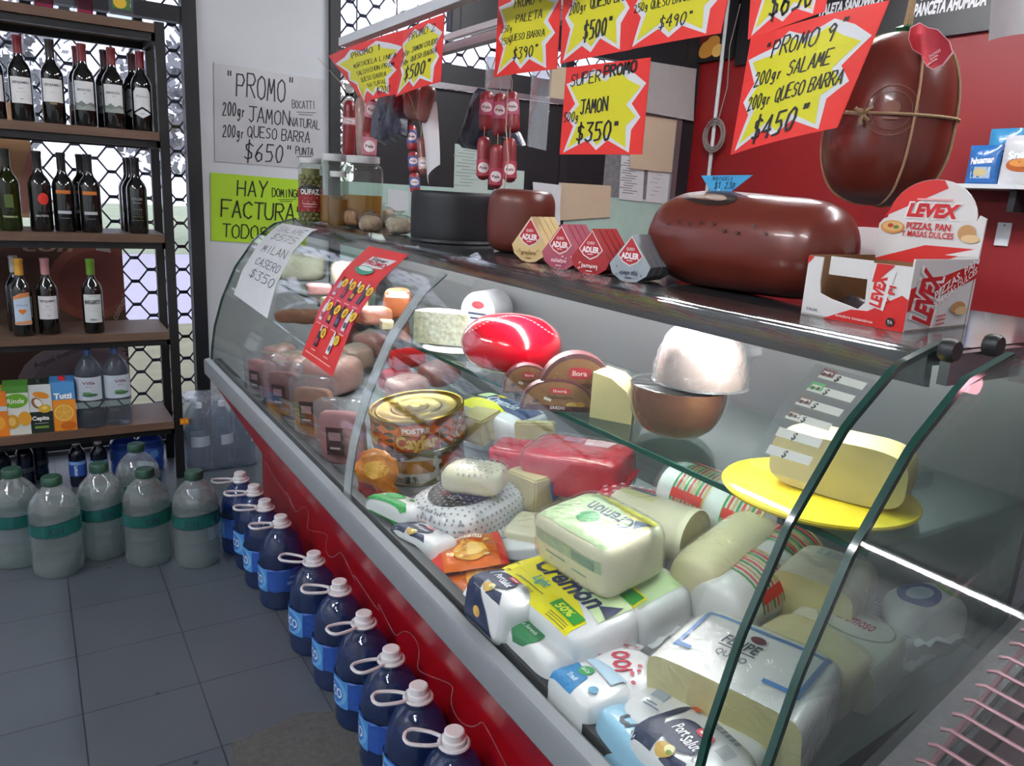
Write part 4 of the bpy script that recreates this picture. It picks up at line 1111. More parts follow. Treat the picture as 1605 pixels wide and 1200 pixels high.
# black waxed wheel and brown cheese
l = ot(698, 384, .09, .13); s_ = mpp(l); r, h = 66*s_, 76*s_
t = solo('black_cheese', 'large black waxed cheese wheel standing flat on the case', 'cheese', MB().lathe(prof_smooth([(0, 0), (r*.93, 0), (r*.985, .01), (r, h*.2), (r, h*.8), (r*.985, h*.95), (r*.93, h)], 3)+[(0, h)], 44), mat('black_wax', (21, 22, 26), rough=.55, var=.2, bump=.15, bscale=30), l)
l = ot(812, 400, .06, .09); s_ = mpp(l)
solo('waxed_cheese', 'rounded reddish brown waxed cheese beside the black wheel', 'cheese', MB().lathe(prof_smooth([(0, 0), (34*s_, .001), (47*s_, 10*s_), (52*s_, 28*s_), (52*s_, 66*s_), (49*s_, 84*s_), (38*s_, 94*s_), (0, 95*s_)], 5), 44), mat('brown_wax', (92, 38, 27), rough=.35, var=.12, bump=.06, bscale=25), l, .2)
# triangular cheese spreads, several packs in each file
def adler(px, py, col, dark, word, lab0, n, w_=78):
    l = ot(px, py, .0, .01); s_ = mpp(l); hgt = w_*.95*s_; wid = w_*.94*s_
    dirv = V((.94, .34, 0)).normalized()      # the file runs back from the edge
    ang = math.atan2(dirv.y, dirv.x)-R(90)
    pts = [(0, hgt), (-wid*.5, hgt*.36), (-wid*.42, hgt*.17), (-wid*.2, hgt*.03), (0, 0), (wid*.2, hgt*.03), (wid*.42, hgt*.17), (wid*.5, hgt*.36)]
    th = .020; first = None
    for k in range(n):
        p = l+dirv*(k*(th+.003))
        M = Matrix(((1, 0, 0, 0), (0, 0, 1, 0), (0, 1, 0, 0), (0, 0, 0, 1)))
        lab = lab0+(', front pack of its file' if k == 0 else ', pack %s in its file' % ('second', 'third', 'last')[k-1])
        if first is None:
            t = T('cheese_triangle', lab, 'cheese spread', p, ang, 'triangular cheese spread packs: '+word)
            m = MB().prism(pts, 0, th, 0, M)
            mk('wrapper', m, mat('foil_'+col, col, rough=.3, var=.12, coat=.4, bump=.08), t, ang=20)
            d = D()
            d.poly([(0, hgt*.97), (-wid*.31, hgt*.56), (-wid*.18, hgt*.42), (0, hgt*.34), (wid*.18, hgt*.42), (wid*.31, hgt*.56)], 'e0dcd4')
            d.poly([(0, hgt*.94), (-wid*.28, hgt*.56), (-wid*.16, hgt*.44), (0, hgt*.37), (wid*.16, hgt*.44), (wid*.28, hgt*.56)], 'b01c28')
            d.text('ADLER', 0, hgt*.56, hgt*.12, 'f2eeee', w_=wid*.44, bold=.05).text('QUESO', 0, hgt*.7, hgt*.06, 'f0d8d8', w_=wid*.2).rect(0, hgt*.46, wid*.14, hgt*.02, 'f0d8d8')
            d.text(word, 0, hgt*.22, hgt*.09, dark, w_=wid*.42).rect(0, hgt*.1, wid*.16, hgt*.02, dark)
            rn = random.Random(word)
            for q in range(7): d.ell(rn.uniform(-.33, .33)*wid, rn.uniform(.14, .33)*hgt, wid*.012, wid*.02, dark, rn.uniform(0, 3))
            d.on('label_print', plane((0, -.0003, 0), (1, 0, 0), (0, 0, 1)), t)
            first = t
        else: dup(first, p, ang, lab)
adler(832, 412, 'd8bc84', '8a6a30', 'gruyere', 'cream coloured triangular cheese spread', 4, 74)
adler(880, 424, 'a84a5c', 'f0d0d4', 'salame', 'dusky pink triangular cheese spread', 4, 74)
adler(928, 433, 'a01a1e', 'f4e4e0', 'jamon', 'deep red triangular cheese spread', 4, 76)
adler(990, 444, '9aa4aa', '26344a', 'queso azul', 'silver grey triangular cheese spread', 4, 78)
# the big lying mortadella with its blue price flag
a = V(ot(1058, 425)); b_ = V(ot(1285, 500))
Lm = 1.0
pA = onX(1030, 368, 1.06); 
def meatskin(): return mat('mortadella_skin', (98, 37, 25), rough=.3, var=.14, scale=9, bump=.08, bscale=16, coat=.25)
ml = V((1.085, .93, TZ)); mr = .087
t = T('mortadella', 'huge brown mortadella lying along the top of the case', 'mortadella', (1.07, .945, TZ+mr*.985), R(-92))
Lh = .205
pr = prof_smooth([(0, -Lh), (mr*.55, -Lh+.007), (mr*.86, -Lh+.034), (mr*.98, -Lh+.085), (mr, -.05), (mr*.96, .06), (mr*.88, Lh-.05), (mr*.6, Lh-.012), (0, Lh)], 5)
mm = MB().lathe(pr, 40, M=Matrix.Rotation(R(90), 4, 'Y'), ripple=lambda a_, z: .012*math.sin(a_*9+z*14)*(z < .1))
mk('casing', mm, meatskin(), t)
tr = mm.bvh()
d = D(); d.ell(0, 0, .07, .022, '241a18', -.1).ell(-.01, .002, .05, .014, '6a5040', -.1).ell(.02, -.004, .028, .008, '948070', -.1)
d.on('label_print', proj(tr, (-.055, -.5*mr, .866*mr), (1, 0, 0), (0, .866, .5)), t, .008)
holes = D(); rnd = random.Random(3)
for k in range(9): holes.ell(-.11+k*.028, rnd.uniform(-.008, .008), .004, .003, '3a1a14')
holes.on('pin_holes', proj(tr, (0, -mr, mr*.35), (1, 0, 0), (0, .35, .93)), t, .01)
pf = onX(1122, 322, 1.075); zt = TZ+mr*1.95
fl = T('price_flag', 'small blue paper price flag on a stick in the lying mortadella', 'price flag', (0, 0, 0))
c = [onX(*q, 1.07) for q in ((1099, 275), (1180, 274), (1128, 314), (1122, 314))]
sheetm = MB().add([c[0], c[1], c[2], c[3]]+[p+V((.001, 0, 0)) for p in c], [(0, 3, 2, 1), (4, 5, 6, 7), (0, 1, 5, 4), (1, 2, 6, 5), (2, 3, 7, 6), (3, 0, 4, 7)])
mk('paper', sheetm, mat('blue_card', (62, 158, 206), rough=.6), fl)
f = bil([c[0], c[1], c[2]+(c[1]-c[0])*.45, c[3]-(c[1]-c[0])*.3], 1, .5)
D().hand('MORTADELA', .24, .40, .07, '1c4a70', 'l', .14, .1, .4).hand('$1.230', .3, .24, .12, '1c4a70', 'l', .12, .1, .42).on('lettering', f, fl)
bt = (c[2]+c[3])/2
mk('stick', MB().tube([bt+V((.001, 0, .02)), V((bt.x, bt.y, TZ+mr*1.75))], .0016, 6), mat('white_stick', (220, 220, 216)), fl)
# yeast display box
bx = T('display_box', 'red and white cardboard counter display box with a rounded back card', 'display box', (0, 0, 0))
pL, pC, pR = ot(1255, 492), ot(1415, 522), ot(1515, 511)
u1 = (pC-pL); u2 = (pR-pC); pB = pL+u2
hh = 102*mpp(pC); hb_ = 232*mpp(pC)
card_w = mat('white_card', (214, 212, 210), rough=.55); brown_c = mat('brown_card', (128, 92, 60), rough=.8)
def slab(o, u, h0, th, nm, mt, pts=None):
    """upright card on the base line o..o+u"""
    un = u.normalized(); n_ = un.cross(V((0, 0, 1)))
    L_ = u.length
    pts = pts or [(0, 0), (L_, 0), (L_, h0), (0, h0)]
    M = Matrix((un, V((0, 0, 1)), n_)).transposed().to_4x4(); M.translation = o
    return mk(nm, MB().prism(pts, -th, 0, 0, M), mt, bx), M, L_
Lf = u1.length
# front with window: frame pieces as one outline with a notch
win = [(0, 0), (Lf, 0), (Lf, hh), (Lf*.60, hh), (Lf*.62, hh*.36), (Lf*.56, hh*.24), (Lf*.28, hh*.34), (Lf*.17, hh*.40), (Lf*.15, hh*.60), (Lf*.15, hh), (0, hh)]
o_, Mf, _ = slab(pL, u1, hh, .0025, 'front', card_w, win)
o_, Mr, Ls = slab(pC, u2, hh*1.12, .0025, 'side', card_w)
slab(pB+V((0, 0, 0)), -u2, hh*1.02, .0025, 'side', brown_c)
Lb = Lf
arc = [(Lb*.5+Lb*.42*math.cos(k*math.pi/18), hb_-Lb*.30+Lb*.36*math.sin(k*math.pi/18)) for k in range(0, 19)]
bk = [(Lb, 0), (Lb, hb_*.78)]+[(Lb*.94, hb_*.80)]+arc+[(Lb*.04, hb_*.74), (0, hb_*.7), (0, 0)]
o_, Mb_, _ = slab(pB+u2.normalized()*-.004, u1, hb_, .0025, 'back_card', card_w, bk)
slab(pB+u2.normalized()*-.008, u1, hh*.95, .002, 'inner_flap', brown_c)
fm = MB().prism([(pL.x, pL.y), (pC.x, pC.y), (pR.x, pR.y), (pB.x, pB.y)], TZ+.001, TZ+.003)
mk('bottom', fm, brown_c, bx)
tabm = Matrix(Mf); 
mk('top_flap', MB().prism([(Lf*.17, hh*.72), (Lf*.56, hh*.72), (Lf*.58, hh*1.02), (Lf*.17, hh*1.02)], -.016, -.013, 0, Mf), card_w, bx)
RED = 'c8221e'
def fp(M): return lambda x, y, e: M @ V((x, y, e))
d = D()
d.poly([(Lf*.24, 0), (Lf, 0), (Lf, hh*.5), (Lf*.94, hh*.56), (Lf*.66, hh*.24), (Lf*.5, hh*.22)], RED)
d.poly([(0, hh*.86), (0, hh), (Lf*.06, hh)], RED)
d.poly([(Lf*.67, hh*.33), (Lf*.8, hh*.28), (Lf*.86, hh*.9), (Lf*.65, hh*.96)], 'dcdad8')
d.poly([(Lf*.68, hh), (Lf*.84, hh), (Lf*.72, hh*.74), (Lf*.66, hh*.7)], RED)
d.text('LEVEX', Lf*.73, hh*.58, Lf*.1, RED, a=R(86), bold=.05, sh=.2, w_=hh*.52)
d.text('PI', Lf*.85, hh*.62, Lf*.06, RED, a=R(86), w_=hh*.13).text('Y', Lf*.84, hh*.45, Lf*.05, RED, a=R(86))
d.text('levadura instantánea', Lf*.55, hh*.09, hh*.045, 'f0d0cc', w_=Lf*.36, a=-.02).ell(Lf*.88, hh*.13, hh*.07, hh*.07, '2a2422').text('TA', Lf*.88, hh*.13, hh*.05, 'e0dcd8')
d.text('CALSA', Lf*.12, hh*.12, hh*.05, '6a6a70', w_=Lf*.12)
d.on('lettering', fp(Mf), bx)
d = D(); hs = hh*1.12
d.poly([(0, hs*.28), (Ls, hs*.72), (Ls, hs*.96), (0, hs*.6)], RED)
d.text('LEVEX', Ls*.25, hs*.48, Ls*.3, 'f2f0ee', a=R(80), bold=.12, sh=.2, w_=hs*.8).text('LEVEX', Ls*.25, hs*.48, Ls*.28, 'c01c22', a=R(80), bold=.05, sh=.2, w_=hs*.76)
d.text('PIZZAS, PAN', Ls*.66, hs*.74, hs*.12, 'f2f0ee', a=.42, w_=Ls*.66).text('Y MASAS DULCES', Ls*.66, hs*.6, hs*.1, 'f2f0ee', a=.42, w_=Ls*.66)
d.ell(Ls*.76, hs*.3, Ls*.12, hs*.09, 'b88a58').ell(Ls*.82, hs*.25, Ls*.1, hs*.06, 'd8b888')
for k in range(3): d.line(Ls*.44, hs*(.07+.06*k), Ls*.58, hs*(.09+.06*k), hs*.025, 'd05a58')
d.on('lettering', fp(Mr), bx)
d = D(); hw = hb_
d.poly([(Lb*.05, hw*.76), (Lb*.62, hw*.985)]+[(x, y-.0005) for x, y in arc if x < Lb*.62 and y > hw*.76], RED)
d.poly([(0, hw*.42), (Lb*.5, hw*.56), (Lb*.98, hw*.56), (Lb*.5, hw*.38), (Lb*.3, hw*.36), (0, hw*.33)], RED)
d.poly([(Lb*.7, hw*.5), (Lb, hw*.5), (Lb, hw*.57)], 'dcdad8')
d.text('LEVEX', Lb*.52, hw*.82, hw*.10, 'e8e6e4', w_=Lb*.54, bold=.12, sh=.2).text('LEVEX', Lb*.52, hw*.82, hw*.095, 'c01c22', w_=Lb*.5, bold=.06, sh=.2)
d.text('PIZZAS, PAN', Lb*.5, hw*.70, hw*.05, 'c01c22', w_=Lb*.42, bold=.03).text('Y MASAS DULCES', Lb*.5, hw*.64, hw*.045, 'c01c22', w_=Lb*.5)
d.rect(Lb*.52, hw*.9, Lb*.34, hw*.014, 'e0a0a0')
d.ell(Lb*.15, hw*.68, Lb*.12, hw*.05, 'c88a48').ell(Lb*.15, hw*.685, Lb*.1, hw*.038, 'd8b070').ell(Lb*.13, hw*.69, Lb*.03, hw*.016, 'a83a28').ell(Lb*.19, hw*.68, Lb*.03, hw*.014, '5f7a34')
d.ell(Lb*.86, hw*.67, Lb*.08, hw*.06, 'b88a58').ell(Lb*.9, hw*.63, Lb*.08, hw*.03, 'd8b888')
d.on('lettering', lambda x, y, e: Mb_ @ V((x, y, e)), bx)
# sachet left in the box
sc_ = pL.lerp(pC, .36)+u2*.3
solo('yeast_sachet', 'crumpled dark sachet lying inside the cardboard display box', 'sachet', MB().rbox(.075, .05, .016, 3, 8, wr=.004, ws=50, seed=4), mat('dark_sachet', (40, 26, 28), rough=.3, var=.9, scale=40, coat=.5), sc_+V((0, 0, .006)), (.5, .2, math.atan2(u1.y, u1.x)-.2))
# clear acrylic end panel standing behind the box
q1, q2 = ot(1520, 505), ot(1600, 492)

# ------------------------------------------------------------------ goods lying on the case deck
wrap = film('cling_wrap', (252, 252, 250), haze=.015, bump=.7, bscale=34, rough=.06, refl=1.2)
cream = mat('cream_cheese_body', (222, 212, 168), rough=.5, var=.07, scale=14, sss=.0)
cream_cut = mat('cut_cheese_face', (206, 194, 142), rough=.55, var=.10, scale=30, bump=.05, bscale=80)
pale = mat('pale_cheese', (226, 220, 190), rough=.5, var=.05)
def dit(p1, p2, hc, base):
    P, Q = dk(*p1, hc), dk(*p2, hc)
    d = Q-P
    yaw = math.atan2(d.y, d.dot(DA))
    return (P+Q)/2-DN*(hc-base-.0005), RD.to_4x4() @ Matrix.Rotation(yaw, 4, 'Z'), d.length
WHITE = mat('white_pack_film', (228, 228, 230), rough=.32, var=.03, bump=.12, bscale=28, coat=.25)
def loaf(name, label, cat, p1, p2, b_, c, base=0., body=None, dec=None, side=None, p=6., wr=.0022, L=None, wrapped=False, cap=None, group=None, seed=0, ml=.009, ends=True, tilt=None, hc=None):
    loc, rot, ln = dit(p1, p2, base+c if hc is None else hc, base)
    a = L or ln
    if tilt: rot = rot @ Matrix.Rotation(tilt[0], 4, 'X') @ Matrix.Rotation(tilt[1], 4, 'Y')
    t = T(name, label, cat, loc, rot, group)
    m = MB().rbox(a, b_, c, p, 12, wr=wr, ws=22, seed=seed)
    mk('body', m, body or WHITE, t)
    tr = m.bvh()
    if ends:
        for s in (-1, 1):
            sm = MB()
            N = 8
            vs = []
            for i in range(N+1):
                y = (i/N-.5)*b_*.72; z = c*.46+.004*math.sin(i*2.1+seed)
                vs += [(s*(a/2-.004), y, z-.002), (s*(a/2+.010+.003*math.sin(i*1.7)), y*1.02, z+.003*math.sin(i*2.6)), ]
            fs = [(2*i, 2*i+1, 2*i+3, 2*i+2) for i in range(N)]
            sm.add(vs, fs)
            sm.add([(x, y, z+.0018) for x, y, z in vs], [f[::-1] for f in fs])
            mk('seal_flap', sm, body or WHITE, t)
    if dec:
        d = D(); dec(d, a*.93, b_*.9); d.on('label_print', proj(tr, (0, 0, c), (1, 0, 0), (0, 1, 0)), t, ml)
    if side:
        d = D(); side(d, a*.92, c*.9); d.on('side_print', proj(tr, (0, -b_/2, c/2), (1, 0, 0), (0, 0, 1)), t, ml)
    if wrapped:
        mk('cling_wrap', MB().rbox(a+.006, b_+.006, c+.004, p, 12, wr=.003, ws=45, seed=seed+9), wrap, t)
    return t
NAVY, BLU, GRN = '26304e', '5b9fd0', '2f9a4a'
def logo(d, x, y, w_, h_, a=0): d.ell(x, y, w_/2, h_/2, 'c8344a', a, 16, 4).rect(x, y, w_*.7, h_*.3, 'f0d8dc', a)
def d_port(d, a, b_):
    d.poly([(-a*.5, -b_*.5), (-a*.12, -b_*.5), (-a*.18, -b_*.28), (-a*.36, -b_*.05), (-a*.34, b_*.2), (-a*.40, b_*.5), (-a*.5, b_*.5)], NAVY)
    d.poly([(a*.0, -b_*.5), (a*.34, -b_*.5), (a*.22, -b_*.34), (a*.04, -b_*.40)], NAVY)
    d.ell(-a*.05, -b_*.06, a*.24, b_*.25, NAVY, -.15, 24, 2.6).text('Port', -a*.13, -b_*.03, b_*.17, 'eceef2', w_=a*.16, sh=.15).text('Salut', a*.06, -b_*.09, b_*.17, 'eceef2', w_=a*.2, sh=.15)
    logo(d, a*.04, b_*.13, a*.2, b_*.13, -.05)
    d.ell(-a*.02, -b_*.40, a*.10, b_*.09, 'c8a050').ell(a*.01, -b_*.36, a*.05, b_*.06, 'e6dca8').ell(a*.04, -b_*.40, a*.03, b_*.03, '6f8f40')
    d.text('250g', a*.2, -b_*.22, b_*.06, '3a3f55', w_=a*.06)
    for k in range(7): d.rect(a*(-.1+.06*k), b_*.36, a*.045, b_*.09, '9a9eae')
    for k in range(9): d.rect(a*.3, b_*(.05+.022*k), a*.14, b_*.009, '6a6e80')
    d.rect(-a*.3, b_*.36, a*.1, b_*.09, 'd0542c')
loaf('cheese_pack', 'white and navy oval cheese pack at the near lower end of the glass', 'cheese pack', (1020, 1110), (1140, 1222), .115, .09, .025, None, d_port, None, 4.5, seed=1, tilt=(-.12, 0))
def d_crl(d, a, b_):
    d.text('Cremón', .02*a, -b_*.2, b_*.36, '1c2a3a', w_=a*.62, sh=.25, bold=.03); logo(d, a*.1, b_*.2, a*.22, b_*.16); d.ell(-a*.34, b_*.1, a*.05, b_*.09, 'd8b030')
loaf('cheese_pack', 'light blue cheese pack against the lip beside the big navy oval pack', 'cheese pack', (955, 1098), (1068, 1225), .095, .085, .006, mat('lightblue_pack', (150, 196, 222), rough=.3, coat=.3, bump=.15), d_crl, None, 6, seed=2, tilt=(-.25, 0))
def d_cy(d, a, b_):
    d.rect(0, b_*.27, a*.94, b_*.2, '2f9fd8').rect(-a*.32, -b_*.1, a*.12, b_*.14, 'a8b4c4').rect(-a*.32, -b_*.25, a*.1, b_*.02, '8090a8').rect(-a*.3, -b_*.3, a*.14, b_*.02, '8090a8')
loaf('cheese_pack', 'long white cheese block with a cyan stripe, behind the big navy oval pack', 'cheese pack', (1010, 1062), (1205, 1178), .14, .10, .0, None, d_cy, None, 6, seed=3)
# long half loaf with a rounded cut side
def halfloaf(label, p1, p2, b_, c, base, lab, seed, L=None, top=WHITE, p=5, tilt=None, cutx=.0, name='cut_cheese'):
    loc, rot, ln = dit(p1, p2, base+c, base); a = L or ln
    if tilt: rot = rot @ Matrix.Rotation(tilt[0], 4, 'X') @ Matrix.Rotation(tilt[1], 4, 'Y')
    t = T(name, label, 'cheese', loc, rot)
    full = MB().rbox(a, b_*1.5, c, p, 14, wr=.0015, ws=16, seed=seed)
    body, face = cut(full, V((0, -b_*.25, 0)), V((0, -1, .0)))
    for i, q in enumerate(body.v): body.v[i] = q-V((0, b_*.25, 0))
    for i, q in enumerate(face.v): face.v[i] = q-V((0, b_*.25, 0))
    mk('rind', body, top, t); mk('cut_face', face, cream_cut, t, ang=None)
    tr = body.bvh()
    if lab:
        d = D(); lab(d, a, b_); d.on('label_print', proj(tr, (0, 0, c), (1, 0, 0), (0, 1, 0)), t, .015)
    w2 = MB(); w2.v = [V((q.x*1.015, q.y*1.015-(.003 if q.y < -b_*.45 else 0), q.z*1.01+.001)) for q in body.v+face.v]; nb = len(body.v)
    w2.f = body.f+[tuple(i+nb for i in f) for f in face.f]; w2.m = [0]*len(w2.f)
    mk('cling_wrap', w2, wrap, t)
    return t
def d_blue(d, a, b_):
    B = '5a86c0'
    d.rect(0, .33*b_, a*.82, .05*b_, B).rect(-.39*a, .03*b_, .03*a, .65*b_, B).rect(.39*a, .03*b_, .03*a, .65*b_, B).rect(.28*a, -.26*b_, .2*a, .05*b_, B).rect(-.34*a, -.26*b_, .1*a, .05*b_, B)
    d.text('FELIPE', -.06*a, .04*b_, .13*b_, '4a4e5a', w_=.24*a, sh=.2).rect(-.06*a, -.06*b_, .24*a, .014*b_, '4a4e5a').text('QUESO', -.06*a, -.15*b_, .08*b_, '6a6e7a', w_=.2*a).ell(.0*a, .18*b_, .05*a, .05*b_, '6a3a44')
halfloaf('long half cheese with blue framed white label, largest block near the glass end', (1062, 974), (1302, 1078), .15, .095, .06, d_blue, 4, p=6)
# small packs along the lip
def d_blu2(d, a, b_):
    d.poly([(-a*.5, -b_*.5), (a*.1, -b_*.5), (a*.0, -b_*.1), (-a*.5, b_*.1)], '2f7fb8').ell(-a*.16, b_*.0, a*.12, b_*.14, '3a9a5a', .3).text('SanCor', -a*.16, b_*.0, b_*.08, 'e8f0ea', w_=a*.18).text('Tradi', -a*.14, -b_*.28, b_*.1, 'd0e4f4', w_=a*.2).poly([(-a*.4, b_*.2), (a*.3, b_*.12), (a*.3, b_*.42), (-a*.4, b_*.46)], 'b8d2e6').ell(a*.26, -b_*.2, a*.07, b_*.09, '4a90b8')
loaf('cheese_pack', 'small blue and white cheese pack by the lip, left of the light blue one', 'cheese pack', (884, 1036), (952, 1100), .095, .088, .004, None, d_blu2, None, 5, seed=5, tilt=(-.15, 0))
def d_redp(d, a, b_):
    d.text('loo', -.02*a, b_*.1, b_*.36, 'b83048', w_=a*.42, a=.9, bold=.02)
    rn = random.Random(2)
    for k in range(16): d.ell(rn.uniform(-.42, .42)*a, rn.uniform(-.45, .45)*b_, a*.035, b_*.03, 'c85468', rn.uniform(0, 3), 8)
loaf('cheese_pack', 'rounded white cheese pack with red print between blue packs', 'cheese pack', (930, 1070), (1020, 1015), .12, .085, .0, None, d_redp, None, 3.5, seed=6, ends=False)
loaf('cheese_pack', 'flat pack with yellow and navy corner showing under the yellow topped block', 'cheese pack', (900, 1022), (1000, 985), .12, .035, .0, mat('pale_pack', (220, 222, 200), rough=.35), lambda d, a, b_: d.rect(-.3*a, 0, .28*a, b_*.9, 'e2b820').rect(.05*a, 0, .4*a, b_*.9, '2c3554'), None, 8, seed=7, ends=False)
def d_grn(d, a, b_):
    d.ell(-a*.12, -b_*.28, a*.26, b_*.28, '2c7a48', -.2).text('La Serenís', -a*.12, -b_*.26, b_*.09, 'dfeee4', w_=a*.3).poly([(-a*.35, b_*.05), (a*.3, b_*.0), (a*.3, b_*.26), (-a*.35, b_*.32)], 'a8d4bc').rect(a*.1, b_*.38, a*.3, b_*.05, 'b0b4b8')
loaf('cheese_pack', 'green and white small soft cheese pack by the lip, below the yellow topped block', 'cheese pack', (808, 956), (892, 1032), .095, .085, .008, None, d_grn, lambda d, a, c: d.poly([(-a*.46, -c*.42), (a*.46, -c*.42), (a*.3, c*.0), (-a*.46, c*.2)], '2c7a48'), 5, seed=8, tilt=(-.15, 0))
def d_cry(d, a, b_):
    d.poly([(-a*.5, -b_*.12), (-a*.42, b_*.3), (-a*.15, b_*.3), (a*.2, -b_*.02), (a*.42, -b_*.2), (a*.42, -b_*.5), (-a*.5, -b_*.5)], 'f0e414')
    d.poly([(-a*.18, b_*.5), (a*.46, b_*.5), (a*.46, -b_*.08), (a*.3, -b_*.02), (-a*.1, b_*.32)], 'c6dca8')
    d.text('Cremón', .0*a, b_*.13, b_*.3, '262c50', w_=a*.68, sh=.25, bold=.03).poly([(-a*.42, b_*.34), (-a*.3, b_*.40), (-a*.34, b_*.2)], '262c50').poly([(a*.34, b_*.1), (a*.44, b_*.34), (a*.46, b_*.02)], '262c50')
    d.text('Light', -a*.12, -b_*.14, b_*.14, '3aa0a0', w_=a*.16, sh=.2).rect(-a*.14, -b_*.3, a*.3, b_*.02, '8a8420')
    d.poly([(a*.12, -b_*.16), (a*.40, -b_*.18), (a*.40, -b_*.36), (a*.12, -b_*.34)], '3a9a3a').text('50%', a*.24, -b_*.26, b_*.12, 'e4ec40', w_=a*.16, bold=.03)
    for k in range(3): d.rect(a*.28, -b_*(.41+.03*k), a*.2, b_*.012, '8a8430')
def s_cry(d, a, c): d.text('Kumquat'[:3]+'el', -a*.05, c*.4, c*.2, '3a3e44', w_=a*.16)
loaf('cheese_pack', 'yellow topped white cheese block lying in front of the stacked green one', 'cheese pack', (815, 868), (958, 980), .135, .105, .02, None, d_cry, None, 6, seed=9)
def d_cr2(d, a, b_): d.rect(0, 0, a*.9, b_*.8, 'c6dca8').poly([(-a*.1, -b_*.5), (a*.42, -b_*.5), (a*.42, -b_*.2), (-a*.1, -b_*.05)], 'f0e414').poly([(a*.16, -b_*.42), (a*.40, -b_*.42), (a*.40, -b_*.22), (a*.16, -b_*.2)], '3a9a3a')
loaf('cheese_pack', 'second yellow and green topped cheese block, mostly under the stacked one', 'cheese pack', (900, 850), (1052, 940), .135, .105, .015, None, d_cr2, None, 6, seed=10)
loaf('cheese_pack', 'small white and navy cheese pack between orange pouches and yellow topped block', 'cheese pack', (748, 890), (818, 946), .09, .085, .045, None, d_port, lambda d, a, c: d.poly([(-a*.46, -c*.36), (a*.3, -c*.36), (a*.1, c*.1), (-a*.1, c*.42), (-a*.46, c*.46)], NAVY).ell(-a*.1, -c*.05, a*.08, c*.12, 'c8a050'), 4.5, seed=11, tilt=(-.2, 0))
loaf('cheese_pack', 'flat yellow and green pack tucked under the small navy pack by the lip', 'cheese pack', (742, 952), (800, 1000), .09, .045, .0, mat('yellow_pack', (214, 204, 40), rough=.35), lambda d, a, b_: d.rect(.2*a, -.1*b_, .3*a, .5*b_, '3f9a3a').rect(-.2*a, .2*b_, .3*a, .2*b_, 'ece47a'), None, 7, seed=12)
def d_por3(d, a, b_): d_port(d, a, b_)
loaf('cheese_pack', 'small navy and white cheese pack by the lip below the polka dot wheel', 'cheese pack', (618, 818), (690, 850), .085, .07, .006, None, d_port, lambda d, a, c: d.poly([(-a*.46, -c*.36), (a*.3, -c*.36), (a*.1, c*.1), (-a*.46, c*.4)], NAVY), 4.5, seed=13, tilt=(-.3, 0))
def d_gr3(d, a, b_): d.ell(-a*.12, b_*.05, a*.2, b_*.24, '2f9a4a').ell(-a*.14, b_*.06, a*.13, b_*.15, '58b870').poly([(-a*.5, -b_*.5), (a*.5, -b_*.5), (a*.3, -b_*.22), (-a*.3, -b_*.18)], '2c9a44').ell(a*.24, b_*.1, a*.05, b_*.08, '3a9a4a')
loaf('cheese_pack', 'small white pack with green seal by the lip, left of the polka dot wheel', 'cheese pack', (580, 772), (650, 798), .085, .07, .02, None, d_gr3, lambda d, a, c: d.poly([(-a*.4, -c*.42), (a*.46, -c*.42), (a*.4, c*.0), (-a*.3, c*.1)], '2c9a44'), 4.5, seed=14, tilt=(-.3, 0))
loaf('cheese_pack', 'flat white pack with a blue curved line behind the orange pouches', 'cheese pack', (748, 842), (850, 838), .10, .03, .0, None, lambda d, a, b_: d.rect(0, -b_*.1, a*.8, b_*.05, '6a84b0', .2).rect(a*.1, b_*.2, a*.5, b_*.1, 'c4ccd8', .2), None, 7, seed=33)
loaf('cheese_pack', 'plain pale wrapped cheese left of the stacked green labelled block', 'cheese pack', (800, 812), (868, 822), .10, .05, .0, pale, None, None, 6, seed=34, wrapped=True, ends=False)
# orange pouches
def pouch(label, p1, p2, b_, c, base, seed, fold=.0, tilt=None, cols=('d86a18', 'd83828')):
    loc, rot, a = dit(p1, p2, base+c, base)
    if tilt: rot = rot @ Matrix.Rotation(tilt[0], 4, 'X') @ Matrix.Rotation(tilt[1], 4, 'Y')
    t = T('cheese_pouch', label, 'pouch', loc, rot, None)
    m = MB()
    def fn(sg):
        def g(u, v):
            x, y = (u-.5)*a, (v-.5)*b_
            k = max(0, 1-abs(2*u-1)**3)*max(0, 1-abs(2*v-1)**2.4)
            n_ = noise.noise(V((x*30+seed*5, y*30, sg)))
            return V((x, y, c*.5+sg*(c*.5*k**.6+.0008)+n_*.007*(.3+k)+fold*(2*u-1)**2))
        return g
    m.grid(fn(1), 22, 14); m.grid(lambda u, v: fn(-1)(1-u, v), 22, 14)
    mk('bag', m, mat('foil_pouch_'+cols[0], cols[0], rough=.28, var=.25, scale=25, coat=.4, bump=.25, bscale=35), t, ang=60)
    tr = m.bvh(); d = D()
    d.rect(-a*.40, 0, a*.17, b_*.98, cols[1]).rect(a*.44, 0, a*.1, b_*.98, cols[1])
    d.ell(a*.05, -b_*.1, a*.22, b_*.28, 'e8a83a').ell(a*.1, -b_*.05, a*.12, b_*.18, 'f0cc78')
    rn = random.Random(seed)
    for k in range(16): d.ell(a*rn.uniform(-.2, .3), b_*rn.uniform(-.38, .2), a*.04, b_*.035, rn.choice(['f0d080', 'e8b850', 'c88a30']), rn.uniform(0, 3), 8)
    d.text('Reggianito', a*.04, b_*.3, b_*.14, 'f4e8d0', w_=a*.4, bold=.03)
    d.on('label_print', proj(tr, (0, 0, c), (1, 0, 0), (0, 1, 0)), t, .012, .0007)
pouch('upper orange and red grated cheese pouch lying flat below the polka dot wheel', (668, 868), (790, 850), .125, .022, .03, 2)
pouch('lower orange and red pouch hanging down toward the lip', (690, 925), (800, 880), .11, .02, .006, 5, tilt=(.12, 0))
